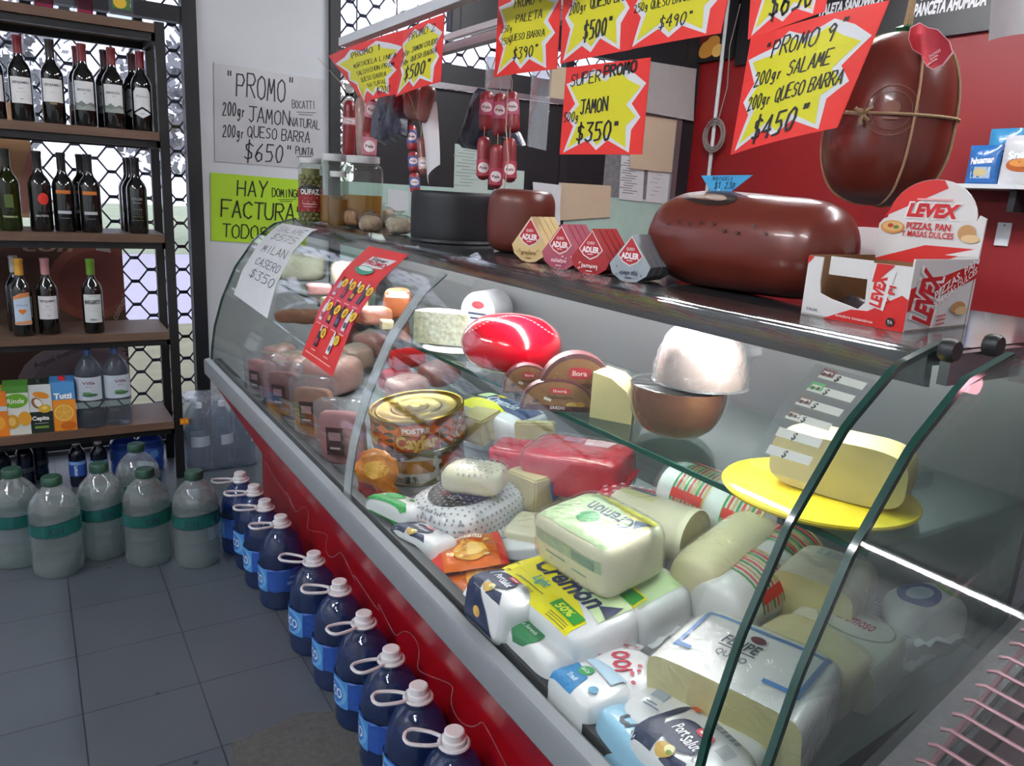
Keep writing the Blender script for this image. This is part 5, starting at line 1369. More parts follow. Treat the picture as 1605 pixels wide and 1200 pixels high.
q = dk(572, 792, 0); t = T('cheese_pouch', 'crumpled orange yellow pouch propped upright left of the stacked dessert cans', 'pouch', q+DN*.001+DA*.03, RD.to_4x4() @ Matrix.Rotation(R(-50), 4, 'Z') @ Matrix.Rotation(-.18, 4, 'X'))
m = MB().rbox(.10, .03, .125, 3.5, 14, wr=.018, ws=34, seed=8)
mk('bag', m, mat('foil_pouch_d8821c', 'd8821c', rough=.28, var=.3, scale=25, coat=.4, bump=.3, bscale=35), t, ang=50)
D().poly([(-.05, -.06), (.05, -.06), (.02, -.02), (-.05, -.01)], 'c02820').ell(.01, .02, .03, .02, 'e8b040').poly([(-.05, .02), (-.02, .06), (-.05, .06)], 'c83a20').on('label_print', proj(m.bvh(), (0, -.015, .0625), (1, 0, 0), (0, 0, 1)), t, .008)
# dotted white wheel with dark label
loc = dk(730, 795, .05)-DN*.05; s_ = mpp(loc); r = 82*s_; h = .095
t = T('polka_dot_cheese', 'white polka dot wrapped cheese wheel with a dark round label', 'cheese', loc+DN*.0005, RD.to_4x4() @ Matrix.Rotation(.3, 4, 'Z'))
m = MB().rbox(2*r, 1.8*r, h, 3.2, 16, wr=.002, seed=3)
mk('body', m, WHITE, t); tr = m.bvh()
d = D()
for i in range(-13, 14):
    for j in range(-8, 9):
        d.ell((i+.5*(j % 2))*.0125, j*.0125, .0026, .0026, '8a8e96', 0, 6)
d.on('dot_print', proj(tr, (0, 0, h), (1, 0, 0), (0, 1, 0), .3, .5), t, .02)
for k, (uv, o_) in enumerate((((1, 0, 0), (0, -.9*r, h*.5)), ((0, -1, 0), (-r, 0, h*.5)))):
    d = D()
    for i in range(-11, 12):
        for j in range(-3, 4): d.ell((i+.5*(j % 2))*.0125, j*.0115, .0026, .0026, '8a8e96', 0, 6)
    d.on('dot_print', proj(tr, o_, uv, (0, 0, 1), .3, .5), t, .02)
d = D(); d.ell(0, 0, r*.74, r*.62, '2a2428').ell(-r*.25, r*.1, r*.2, r*.16, '8c2836').text('Fynbo', -.02, -r*.12, r*.2, 'b8b0b0', w_=r*.6)
d.on('label_print', proj(tr, (0, 0, h), (1, 0, 0), (0, 1, 0)), t, .012, .0008)
# cut piece in dotted wrap on top
t = loaf('cut_cheese', 'cut cheese piece in clear wrap resting on the polka dot wheel', 'cheese', (696, 725), (790, 733), .085, .055, .10, pale, lambda d, a, b_: [d.ell((i+.5*(j % 2))*.0125+.012, j*.0125, .0024, .0024, 'a8a8a0', 0, 6) for i in range(-3, 5) for j in range(-3, 4)], None, 4, seed=15, wrapped=True, ends=False)
# two dessert cans
gold = mat('gold_tin_lid', (170, 140, 66), rough=.36, metal=.9, var=.06)
tin = mat('tin_rim', (150, 140, 110), rough=.3, metal=.9)
cl = dk(663, 733, .0)
def can(label, loc, r, h, dec, lidm):
    t = T('tin_can', label, 'tin can', loc, RD.to_4x4() @ Matrix.Rotation(0, 4, 'Z'))
    mk('wall', MB().lathe([(r*.99, .004), (r*.99, h-.004)], 48, caps=False), tin, t)
    pl = [(0, h-.004), (r*.14, h-.004), (r*.17, h-.0015), (r*.24, h-.0015), (r*.27, h-.0045), (r*.42, h-.0045), (r*.45, h-.002), (r*.52, h-.002), (r*.55, h-.005), (r*.78, h-.005), (r*.81, h-.0025), (r*.86, h-.0025), (r*.89, h-.006), (r*.955, h-.006), (r*.965, h+.001), (r*.99, h+.002), (r*1.012, h), (r*1.012, h-.004), (r*.99, h-.0055)]
    mk('lid', MB().lathe(pl, 56, caps=False), lidm, t)
    mk('bottom_rim', MB().lathe([(0, .003), (r*.96, .003), (r*.97, 0), (r*1.01, 0), (r*1.01, .004), (r*.99, .0055)], 48, caps=False), tin, t)
    d = D(); dec(d, r, h); d.on('label_print', cyl(r*.99+.0003, R(-117)), t, .012)
    return t
def d_cay(d, r, h):
    d.rect(0, h/2, 6.1*r, h*.88, 'd86a1e').rect(0, h*.88, 6.1*r, h*.08, 'b05018')
    for k in (-1.32, 0, 1.32):
        x = k*r
        d.poly([(x-r*.46, h*.2), (x-r*.2, h*.10), (x+r*.46, h*.16), (x+r*.46, h*.58), (x-r*.46, h*.52)], 'b0421a')
        d.poly([(x-r*.38, h*.22), (x, h*.13), (x+r*.4, h*.24), (x+r*.2, h*.3), (x-r*.2, h*.3)], 'a8a03c')
        d.text('Cayfar', x, h*.40, h*.36, 'd8b45a', w_=r*.88, bold=.04)
        if k >= 0: d.text('POSTRE', x+r*.0, h*.73, h*.14, 'e8dcd0', w_=r*.56, bold=.05)
        d.rect(x, h*.62, r*.94, h*.012, 'e8c890').rect(x+r*.47, h*.36, r*.012, h*.5, 'e8c890').rect(x-r*.47, h*.36, r*.012, h*.5, 'e8c890')
def d_low(d, r, h):
    d.rect(0, h/2, 6.1*r, h*.9, 'c4c0b4').rect(-.9*r, h*.45, .06*r, h*.8, '3a3a40').rect(-.7*r, h*.4, .04*r, h*.7, '6a6a6a')
    d.rect(-.1*r, h*.6, r*.8, h*.4, 'a87428').rect(-.35*r, h*.6, r*.1, h*.36, '8a5a20').rect(.0, h*.6, r*.1, h*.36, 'c08a3a').rect(.85*r, h*.5, r*.7, h*.7, 'b04a20')
    for k in range(7): d.rect(-.35*r+k*.045*r, h*.2, r*(.014+.012*(k % 3)), h*.24, '3a3a3a')
cr = 73*mpp(cl+V((0, 0, .1))); chh = .082
can('lower dessert can with a pale label under the orange can', cl+DN*.001, cr*.93, chh, d_low, gold)
can('orange dessert can with gold lid, on top of another can', cl+DN*(.001+chh+.0025), cr, chh*1.04, d_cay, gold)
# pack right of the can, with a white roll end
def d_pk(d, a, b_): d.rect(0, b_*.12, a*.96, b_*.6, '3c4a70').poly([(-a*.5, -b_*.5), (a*.1, -b_*.5), (a*.2, -b_*.2), (-a*.1, b_*.05), (-a*.5, 0)], 'e2dc1c').text('Cremón', -a*.02, b_*.15, b_*.28, 'd8dce6', w_=a*.5, sh=.2).rect(-a*.2, b_*.38, a*.12, b_*.12, 'e2c030').poly([(-a*.5, .1*b_), (-a*.3, .1*b_), (-a*.3, .4*b_), (-a*.5, .4*b_)], 'c4d8a8')
loaf('cheese_pack', 'yellow and navy cheese pack right behind the orange can', 'cheese pack', (738, 618), (835, 655), .13, .09, .035, None, d_pk, None, 6, seed=16)
# hard cheese chunks
def chunk(label, px, py, hc, base, pts, h, yaw, m=None, skin=None, name='cheese_chunk', tilt=(0, 0)):
    loc = dk(px, py, hc)-DN*(hc-base-.0005)
    rot = RD.to_4x4() @ Matrix.Rotation(yaw, 4, 'Z') @ Matrix.Rotation(tilt[0], 4, 'X') @ Matrix.Rotation(tilt[1], 4, 'Y')
    t = T(name, label, 'cheese', loc, rot)
    b = MB().prism(pts, 0, h).bm()
    bmesh.ops.bevel(b, geom=list(b.edges)+list(b.verts), offset=.004, segments=2, affect='EDGES')
    mk('block', from_bm(b), m or cream_cut, t)
    return t
chunk('cream coloured hard cheese wedge behind the polka dot wheel', 752, 700, .04, .06, [(-.045, -.04), (.05, -.045), (.055, .04), (-.02, .045)], .07, .5)
redw = mat('red_wax_wrap', (196, 22, 44), rough=.25, var=.08, coat=.5, bump=.2, bscale=22)
loaf('waxed_block', 'small red waxed cheese block behind the cream wedge', 'cheese', (775, 690), (840, 700), .085, .085, .05, redw, None, None, 7, seed=17, ends=False)
t = loaf('waxed_block', 'large red waxed cheese block in cling wrap, centre of the pile', 'cheese', (830, 688), (985, 712), .13, .10, .055, redw, lambda d, a, b_: d.poly([(a*.05, b_*.1), (a*.3, b_*.1), (a*.34, b_*.4), (a*.02, b_*.4)], 'e8b8c4').rect(-a*.1, b_*.25, a*.2, b_*.2, 'b86478'), None, 7, seed=18, wrapped=True, ends=True)
a_ = .19
chunk('pale cheese face standing against the left end of the big red block', 842, 718, .05, .05, [(-.05, -.012), (.05, -.012), (.05, .012), (-.05, .012)], .095, 2.35, cream_cut)
chunk('cream cheese chunk with blue sticker below the red blocks', 838, 775, .05, .03, [(-.05, -.045), (.045, -.05), (.05, .05), (-.04, .05)], .075, .25, cream_cut, tilt=(0, .1))
t = chunk('square cream cheese chunk right of the blue stickered one', 903, 765, .05, .045, [(-.05, -.04), (.05, -.045), (.05, .045), (-.05, .04)], .075, -.15, cream_cut)
st = [o for o in bpy.data.objects if o.get('label', '').startswith('cream cheese chunk with blue')][0]
D().rect(0, 0, .03, .045, '5a7ab0', .3).rect(0, 0, .012, .02, 'b8c8e0', .3).on('label_print', plane((.005, -.0535, .045), (1, .0, 0), (0, 0, 1)), st)
def d_rdot(d, a, b_): [d.ell((i+.5*(j % 2))*.02, j*.018, .005, .005, 'e8c0c4', 0, 8) for i in range(-4, 5) for j in range(-2, 3)]
loaf('cheese_pack', 'red pack with pale dots behind the clear wrapped roll', 'cheese pack', (935, 765), (1055, 790), .10, .07, .04, mat('red_dot_pack', (186, 28, 52), rough=.3, coat=.3, bump=.2), d_rdot, None, 6, seed=19)
# stacked green Cremón with cut end
def d_crg(d, a, b_):
    d.rect(0, 0, a*.92, b_*.95, 'b4cca0').poly([(-a*.46, b_*.48), (a*.46, b_*.48), (a*.46, b_*.2), (a*.1, b_*.34)], 'e6dc5a')
    d.text('Cremón', .05*a, b_*.12, b_*.28, '50607a', w_=a*.6, sh=-.2, a=R(180), bold=.02).ell(-a*.05, -b_*.1, a*.12, b_*.15, '3f9a5a').poly([(a*.4, b_*.1), (a*.46, b_*.34), (a*.3, b_*.28)], '50607a')
def s_crg(d, a, c): d.rect(0, c*.16, a*.94, c*.26, 'a8bc9c').rect(-.15*a, -c*.1, a*.3, c*.05, '8aa090').rect(.2*a, -c*.16, a*.2, c*.04, '8aa090').rect(.25*a, c*.16, a*.3, c*.18, '7f9a84')
t = loaf('cut_cheese', 'wrapped green labelled cheese block with cut end, stacked on two others', 'cheese', (880, 780), (1000, 844), .135, .09, .125, pale, d_crg, s_crg, 7, seed=20, wrapped=True, ends=False)
# rolls
def roll(label, p1, p2, r, base, m, dec, name='cheese_roll', sx=1., wrapped=True, cutend=None, seed=0, L=None, p=5, tilt=None):
    loc, rot, ln = dit(p1, p2, base+r, base); a = L or ln
    t = T(name, label, 'cheese', loc+DN*r*sx, rot if not tilt else rot @ Matrix.Rotation(tilt, 4, 'Y'))
    pr = [(0, -a/2), (r*.55, -a/2+.002), (r*.85, -a/2+.010), (r*.97, -a/2+.028), (r, -a*.2), (r, a*.2), (r*.97, a/2-.028), (r*.85, a/2-.010), (r*.55, a/2-.002), (0, a/2)]
    if cutend == 1: pr = pr[:6]+[(r, a/2-.003), (r*.98, a/2)]
    if cutend == -1: pr = [(r*.98, -a/2), (r, -a/2+.003)]+pr[4:]
    mm = MB().lathe(prof_smooth(pr, 3) if not cutend else pr, 36, M=Matrix.Rotation(R(90), 4, 'Y'), caps=False, ripple=lambda q, z: .012*noise.noise(V((math.cos(q)*3, math.sin(q)*3, z*30+seed))))
    mk('body', mm, m, t)
    if cutend:
        mk('cut_face', MB().lathe([(0, 0), (r*.985, 0)], 36, M=Matrix.Translation((cutend*a/2, 0, 0)) @ Matrix.Rotation(R(90), 4, 'Y')), cream_cut, t)
    if dec:
        d = D(); dec(d, a, r)
        d.on('label_print', lambda x, y, e: V((x, (r*1.012+e)*math.sin(y/r), (r*1.012+e)*math.cos(y/r))), t, .012)
    if wrapped:
        mk('cling_wrap', MB().lathe(prof_smooth([(0, -a/2-.008), (r*.5, -a/2-.006), (r*.95, -a/2+.006), (r*1.04, -a*.3), (r*1.04, a*.3), (r*.95, a/2-.006), (r*.5, a/2+.006), (0, a/2+.008)], 4), 30, M=Matrix.Rotation(R(90), 4, 'Y'), ripple=lambda q, z: .03*noise.noise(V((math.cos(q)*4, math.sin(q)*4, z*60+seed)))), wrap, t)
    return t
def d_moz(d, a, r, flip=1):
    # printed in seen-from-above strips: red band with white capitals, then green/red/gold stripes
    for s0 in (-.30, .16):
        for k in range(9):
            x = a*(s0+.036*k)
            d.poly([(x, -r*1.5), (x+a*.018, -r*1.5), (x+a*.022, r*.2), (x+a*.004, r*.2)], ('3f8f3c', 'd0402c', 'c8a860')[k % 3])
        d.rect(a*(s0+.15), r*.5, a*.36, r*.5, 'd0342a').text('MOZZARELLA', a*(s0+.15), r*.5, r*.3, 'f2e6e0', w_=a*.32, bold=.03, a=R(180) if flip < 0 else 0)
        d.rect(a*(s0+.15), -r*1.1, a*.28, r*.28, 'd0342a')
roll('mozzarella roll with red, green and white stripes under the shelf edge', (1050, 762), (1225, 835), .060, .06, WHITE, lambda d, a, r: d_moz(d, a, r, -1), seed=1)
roll('mozzarella roll with striped label leaning near the glass, under the cream roll', (1115, 965), (1250, 868), .058, .03, WHITE, lambda d, a, r: d_moz(d, a, r, 1), seed=2)
roll('clear wrapped cheese roll with cut end and yellow label behind the stacked block', (960, 800), (1090, 845), .052, .06, pale, lambda d, a, r: d.rect(-a*.15, r*.3, a*.4, r*1.0, 'd8d49a').rect(-a*.15, r*.3, a*.3, r*.3, '5a6a8a'), seed=3, cutend=1)
roll('plain cream cheese roll in cling wrap, right of the stacked block', (1085, 925), (1190, 838), .056, .055, cream, None, seed=4, p=4)
# halves at the right end
halfloaf('half cheese in white paper wrap near the two glass edges', (1240, 862), (1365, 905), .12, .085, .06, lambda d, a, b_: [d.rect(a*(-.2+.1*k), b_*.2, a*.06, b_*.16, 'b8bcc4') for k in range(4)], 21, top=mat('paper_rind', (224, 216, 196), rough=.5, var=.1, bump=.2))
halfloaf('cling wrapped half cheese lying below the white paper one', (1195, 968), (1345, 1050), .13, .075, .04, None, 22, top=cream)
def d_cur(d, a, b_): d.ell(a*.05, b_*.15, a*.36, b_*.30, '8a9a8c').ell(a*.05, b_*.15, a*.345, b_*.275, 'd4d6ce').text('Cremoso', a*.05, b_*.18, b_*.2, 'b0304a', w_=a*.36, sh=.2).rect(-a*.3, b_*.3, a*.08, b_*.2, '3f8a50')
halfloaf('half cheese with oval green edged label between the glass edges', (1245, 945), (1408, 1018), .13, .08, .02, d_cur, 23, top=mat('pale_wrap', (214, 216, 204), rough=.35))
loaf('cheese_pack', 'white pack covered in fine grey print behind the oval labelled half', 'cheese pack', (1355, 945), (1450, 998), .11, .06, .02, None, lambda d, a, b_: [d.rect(a*(-.4+.09*i), b_*(-.4+.08*j), a*.07, b_*.02, '9a98a4') for i in range(10) for j in range(11)], None, 7, seed=24)
loaf('cheese_pack', 'blue and green topped soft bag at the right end behind the glass', 'cheese pack', (1425, 905), (1478, 950), .11, .10, .03, None, lambda d, a, b_: d.ell(0, -b_*.1, a*.4, b_*.3, '4a6aa8').ell(a*.02, -b_*.1, a*.2, b_*.2, 'c8d4e8').ell(0, b_*.34, a*.3, b_*.12, '8ab060'), None, 3.5, seed=25)

# ------------------------------------------------------------------ goods on the glass shelf
def sit(px, py, dx=0., dy=0., dz=.0006): q = onZ(px, py, SZ); return V((q.x+dx, q.y+dy, SZ+dz))
def facing(p): return math.atan2(-(V(p)-CAM).x, (V(p)-CAM).y)       # turns local -y to the camera
blue_ch = mat('blue_veined_cheese', (168, 174, 146), rough=.7, var=.75, scale=90, bump=.3, bscale=90)
l = sit(690, 560); s_ = mpp(l)
pl = solo('cheese_plate', 'white round plate on the glass shelf under the blue veined cheese', 'plate', MB().lathe([(0, 0), (.055, 0), (.075, .006), (.077, .009), (.056, .005), (0, .005)], 36), mat('white_plate', (226, 228, 226), rough=.35), sit(705, 553, .02, .02))
q = sit(684, 548, .02, .02)
m, face = cut(MB().lathe([(0, 0), (.066, 0), (.068, .004), (.068, .076), (.066, .08), (0, .08)], 40), V((0, -.012, 0)), V((0, -1, 0)))
t = T('blue_cheese', 'half drum of blue veined cheese with its cut side out', 'cheese', q+V((0, 0, .010)), facing(q)-.25)
mk('rind', m, mat('blue_cheese_rind', (214, 214, 200), rough=.6, var=.15, scale=30), t); mk('cut_face', face, blue_ch, t, ang=None)
q = sit(768, 520, .005, .03); s_ = mpp(q); r = 27*s_
t = T('log_cheese', 'white cylinder cheese lying on its side behind the red ball', 'cheese', q+V((0, 0, r*1.16)), facing(q)-.5)
mk('body', MB().lathe([(0, -.055), (r*1.1, -.055), (r*1.15, -.05), (r*1.15, .05), (r*1.1, .055), (0, .055)], 36, M=Matrix.Rotation(R(90), 4, 'X')), mat('speckled_paper', (222, 222, 226), rough=.4, var=.12, scale=60), t)
d = D(); d.ell(0, 0, r*1.08, r*1.08, 'aab0ba').ell(0, 0, r*.95, r*.95, 'c8ccd2').ell(0, r*.4, r*.4, r*.22, 'b84a52').rect(0, -r*.1, r*1.2, r*.12, '4a5064').rect(0, -r*.36, r*.9, r*.1, '4a5064')
d.on('label_print', plane((0, -.0552, 0), (1, 0, 0), (0, 0, 1)), t)
q = sit(800, 590, .03, .05); s_ = mpp(q+V((0, 0, .05))); r = 79*s_
redball = mat('red_glossy_skin', (214, 16, 40), rough=.18, var=.04, coat=.8)
t = T('round_cheese', 'shiny red oval cheese ball on the glass shelf', 'cheese', q, facing(q))
mm = MB().lathe(prof_smooth([(0, 0), (r*.5, .004), (r*.85, r*.2), (r, r*.5), (r*.93, r*.78), (r*.65, r*1.02), (r*.3, r*1.11), (0, r*1.13)], 5), 44)
mk('body', mm, redball, t); tr = mm.bvh(); d = D()
for k in range(-12, 13): d.rect(k*r*.068, r*.1+.02*math.cos(k*.25)-.01, r*.045, r*.022, 'e8a0a8')
d.on('label_print', proj(tr, (0, 0, r*.75), (1, 0, 0), (0, .5, .85)), t, .01)
wood_l = (150, 106, 66)
def selec(label, px, py, wpx, hpx, word, full=False, yaw=0., th=.03):
    q = sit(px, py, .01, .02); s_ = mpp(q+V((0, 0, .04))); w_, h_ = wpx*s_, hpx*s_
    t = T('cheese_wedge', label, 'cheese pack', q, facing(q)+yaw)
    pts = [(w_*.5*math.cos(k*math.pi/20), h_*math.sin(k*math.pi/20)**.75) for k in range(21)]
    M = Matrix(((1, 0, 0, 0), (0, 0, 1, 0), (0, 1, 0, 0), (0, 0, 0, 1)))
    mk('tray', MB().prism(pts, .002, th, 0, M), mat('dark_rind', (96, 44, 50), rough=.4), t, ang=30)
    d = D(); P2 = [(x*.97, y*.97) for x, y in pts]
    d.poly(P2, '5c2430'); d.poly([(x*.9, .004+y*.88) for x, y in pts], wood_l)
    for k in range(5): d.rect(0, h_*(.2+.13*k), w_*.7, h_*.008, '8c6440')
    d.ell(w_*.02, h_*.66, w_*.14, h_*.1, 'c02838', 0, 20, 4).text('Ilolay'[:3]+'ra', w_*.02, h_*.66, h_*.09, 'f0e4e0', w_=w_*.18).text('Selección', w_*.02, h_*.46, h_*.12, '4a2418', w_=w_*.34, sh=.2)
    d.ell(w_*.2, h_*.22, w_*.09, h_*.1, 'e0b45a').ell(w_*.3, h_*.26, w_*.06, h_*.09, 'd49a3c').ell(-w_*.3, h_*.3, w_*.04, h_*.06, '3a3038')
    d.rect(-w_*.14, h_*.38, w_*.1, h_*.09, 'e8e6e2', -.3)
    if word: d.rect(0, h_*.10, w_*.86, h_*.17, '4e1a28').text(word, 0, h_*.12, h_*.1, 'e8dce0', w_=w_*.2, bold=.03)
    d.on('label_print', plane((0, .0016, 0), (1, 0, 0), (0, 0, 1)), t)
    if full:
        wd = MB().prism([(w_*.50, 0), (w_*.50+.0, 0), (w_*.5, .001)], 0, .001)
    mk('clear_cover', MB().prism([(x*1.03, y*1.03) for x, y in pts], -.0045, -.0035, 0, M), wrap, t)
    return t, w_, h_
selec('wooden print cheese wedge, smallest and leftmost of three on the glass shelf', 828, 622, 78, 46, None, yaw=.1)
t, w_, h_ = selec('large half cheese pack, tallest of the three wooden print packs', 905, 648, 126, 90, None, True, yaw=.12, th=.04)
body = MB().prism([(w_*.5*math.cos(k*math.pi/20), h_*math.sin(k*math.pi/20)**.75) for k in range(11)]+[(0, 0)], 0, .06, 0, Matrix(((1, 0, 0, 0), (0, 0, 1, 0), (0, 1, 0, 0), (0, 0, 0, 1))))
q = sit(956, 662, .0, .015); s_ = mpp(q)
t = T('cut_cheese', 'quarter cheese in cling wrap with pale cut face, right of the wooden print packs', 'cheese', q, facing(q)-.35)
pts = [(-.03, 0), (.05, 0), (.05, .022), (.036, .058), (.006, .078), (-.03, .084)]
pts = [(x, y) for x, y in pts]
mk('block', MB().prism(pts, 0, .07, 0, Matrix(((1, 0, 0, 0), (0, 0, 1, 0), (0, 1, 0, 0), (0, 0, 0, 1)))), cream_cut, t)
mk('cling_wrap', MB().prism([(x*1.05, y*1.03) for x, y in pts], .004, .076, 0, Matrix(((1, 0, 0, 0), (0, 0, 1, 0), (0, 1, 0, 0), (0, 0, 0, 1)))).lathe([(.008, 0), (.02, .03)], 8, M=Matrix.Translation((.05, .06, .05)) @ Matrix.Rotation(R(70), 4, 'Y')), wrap, t)
selec('front wooden print cheese wedge with the word SARDO on its band', 876, 650, 118, 50, 'SARDO', yaw=.05)
# two halves of a wrapped provolone
prov = mat('provolone_rind', (120, 78, 62), rough=.4, var=.2, scale=14, bump=.08)
prov_w = mat('provolone_pale', (226, 216, 196), rough=.5)
q = sit(1068, 697, .03, .05); s_ = mpp(q+V((0, 0, .04))); r = 74*s_
hh_ = 80*s_
bowl = prof_smooth([(0, 0), (r*.5, .004), (r*.82, hh_*.28), (r*.97, hh_*.65), (r, hh_)], 5)
t = T('provolone_half', 'lower provolone half, rind down, cling wrapped on the shelf', 'cheese', q, 0)
mk('rind', MB().lathe(bowl, 40, caps=False), prov, t)
mk('cut_face', MB().lathe([(0, hh_), (r, hh_)], 40), prov_w, t)
mk('cling_wrap', MB().lathe([(a_*1.03+.001, z_*1.01) for a_, z_ in bowl]+[(r*.6, hh_*1.06), (0, hh_*1.03)], 36, caps=False, ripple=lambda a, z: .02*noise.noise(V((math.cos(a)*4, math.sin(a)*4, z*60)))), wrap, t)
q2 = q+RGT*(32*s_)+V((0, 0, hh_*1.07)); r2 = 68*s_; h2 = 92*s_
dome = prof_smooth([(r2, 0), (r2*1.0, h2*.2), (r2*.88, h2*.6), (r2*.55, h2*.92), (0, h2)], 5)
t = T('provolone_half', 'upper provolone half, domed and cling wrapped, sitting on the lower half', 'cheese', q2, 0)
mk('rind', MB().lathe(dome, 40, caps=False), mat('provolone_wrapped', (176, 150, 140), rough=.35, var=.25, scale=20, bump=.3), t)
mk('cut_face', MB().lathe([(0, 0), (r2, 0)][::-1], 40), prov_w, t)
wm = MB().lathe([(0, -.001), (r2*1.1, -.002)]+[(a_*1.04+.002, z_*1.02+.002) for a_, z_ in dome], 40, caps=False, ripple=lambda a, z: .05*noise.noise(V((math.cos(a)*5, math.sin(a)*5, z*70))))
wm.lathe([(.006, 0), (.014, .012), (.026, .03)], 10, caps=False, M=Matrix.Translation((r2*.78, -.02, h2*.5)) @ Matrix.Rotation(R(80), 4, 'Y'), ripple=lambda a, z: .3*math.cos(4*a))
mk('cling_wrap', wm, film('cling_wrap_bright', (250, 250, 250), haze=.22, bump=1., bscale=40, rough=.08), t)
# yellow plate with a big cut cheese
q = sit(1316, 800, .0, .0); s_ = mpp(q); r = 142*s_
yr = .13
pq = sit(1322, 822, .045, .06)
pq.x = min(pq.x, SX+.152); pq.y += .014; 
solo('yellow_plate', 'round yellow plastic plate carrying a big cheese at the shelf end', 'plate', MB().lathe([(0, 0), (yr*.8, 0), (yr*.98, .008), (yr, .012), (yr*.985, .0145), (yr*.9, .010), (yr*.8, .008), (0, .008)], 48), mat('yellow_plastic', (238, 212, 50), rough=.35), pq)
t = T('cut_cheese', 'big pale cheese with cling wrap standing on the yellow plate', 'cheese', pq+V((.03, -.01, .0095)), RD.to_4x4() @ Matrix.Rotation(R(-68), 4, 'Z') if False else R(-70))
bm_, face = cut(MB().rbox((.18), .14, .08, 4, 14, wr=.002, ws=14, seed=31), V((0, -.035, 0)), V((0, -1, 0)))
mk('rind', bm_, mat('yellowish_cheese', (228, 212, 152), rough=.45, var=.12, scale=12), t); mk('cut_face', face, cream_cut, t, ang=None)
mk('cling_wrap', MB().rbox(.216, .164, .088, 4, 14, wr=.003, ws=30, seed=32), wrap, t) if False else None
# left end of the shelf
def lump(name, label, cat, px, py, a, b_, c, yaw, m, seed, p=4, wrapped=False, plane_z=True, base=0., dec=None):
    q = sit(px, py) if plane_z else dk(px, py, base)+DN*.0005
    t = T(name, label, cat, q, (facing(q)+yaw) if plane_z else RD.to_4x4() @ Matrix.Rotation(yaw, 4, 'Z'))
    mm = MB().rbox(a, b_, c, p, 12, wr=.004, ws=14, seed=seed)
    mk('body', mm, m, t)
    if dec:
        d = D(); dec(d, a, b_, c); d.on('label_print', proj(mm.bvh(), (0, -b_/2, c/2), (1, 0, 0), (0, 0, 1)), t, .015)
    if wrapped: mk('cling_wrap', MB().rbox(a+.008, b_+.008, c+.005, p, 12, wr=.004, ws=40, seed=seed+3), wrap, t)
    return t
ham_p = mat('pink_ham', (214, 160, 158), rough=.35, var=.22, scale=9, coat=.3)
ham_w = mat('pale_ham_fat', (232, 216, 196), rough=.4, var=.12, scale=9)
ham_o = mat('orange_crust', (186, 104, 62), rough=.5, var=.3, scale=20)
bacon = mat('bacon_slab', (176, 112, 84), rough=.4, var=.4, scale=12)
red_sl = mat('red_sausage_skin', (190, 22, 24), rough=.25, coat=.5)
lump('ham_piece', 'big pale ham piece at the far left of the glass shelf', 'ham', 470, 440, .20, .13, .11, .0, ham_w, 41, wrapped=True)
lump('ham_piece', 'second pale ham piece behind the red wine poster on the shelf', 'ham', 548, 450, .14, .12, .10, .1, ham_w, 42, wrapped=True)
lump('ham_piece', 'small pink ham end in front of the big pale pieces on the shelf', 'ham', 500, 462, .09, .06, .04, .1, ham_p, 43)
lump('cheese_slab', 'flat square pale cheese under the red poster on the glass shelf', 'cheese', 540, 492, .13, .09, .05, .4, cream, 44, p=8)
lump('ham_piece', 'round ham with orange crust and white top beside the glass strip', 'ham', 622, 498, .085, .07, .09, 0, ham_o, 45, dec=lambda d, a, b_, c: d.rect(0, c*.33, a*.8, c*.2, 'e4dcd0'))
lump('cheese_cube', 'small pale cheese cube at the shelf edge left of the glass strip', 'cheese', 606, 516, .035, .03, .026, .2, cream, 46, p=9)
lump('ham_piece', 'brown wrapped ham wedge lying left of the orange crusted ham', 'ham', 585, 508, .10, .07, .05, .5, bacon, 47)
# meats on the deck, left half
lump('bacon_slab', 'brown smoked bacon slab below the shelf at the far left', 'bacon', 470, 505, .10, .26, .06, .55, bacon, 51, plane_z=False, base=.02)
lump('ham_pack', 'dark blue and white vacuum pack below the smoked bacon', 'ham pack', 440, 563, .09, .11, .05, .3, mat('navy_vac', (70, 80, 104), rough=.25, var=.5, scale=25, coat=.6), 52, plane_z=False, base=.0, wrapped=True)
lump('ham_pack', 'dark blue sliced meat pack beside the bacon under the red poster', 'ham pack', 498, 571, .10, .12, .05, .2, mat('navy_vac', (70, 80, 104)), 53, plane_z=False, base=.0)
for i, (px, py, a, b_, c, yw, m, lab, base) in enumerate([
    (443, 580, .11, .11, .10, .2, ham_p, 'pink ham with white wrap standing left of the red poster foot', .0),
    (525, 612, .16, .19, .12, .4, ham_p, 'large round pink ham in cling wrap at the foot of the red poster', .0),
    (470, 600, .14, .17, .11, .3, ham_p, 'pink ham left of the large round one, partly behind trays', .0),
    (590, 555, .13, .15, .09, .3, mat('dark_pink_ham', (166, 106, 104), rough=.35, var=.3, scale=10, coat=.3), 'dark pink ham piece right of the red poster below the shelf', .02),
    (560, 575, .11, .13, .08, .1, mat('greyish_ham', (178, 140, 132), rough=.4, var=.3, scale=10), 'greyish pink ham beside the red poster edge', .02),
    (640, 625, .12, .11, .07, .2, ham_p, 'pale pink ham behind the gold can, left of the yellow pack', .05),
    (690, 600, .12, .12, .07, .2, mat('dark_pink_ham', (166, 106, 104)), 'brownish ham under the shelf right of the red sausages', .05)]):
    lump('ham_piece', lab, 'ham', px, py, a, b_, c, yw, m, 60+i, plane_z=False, base=base, wrapped=True)
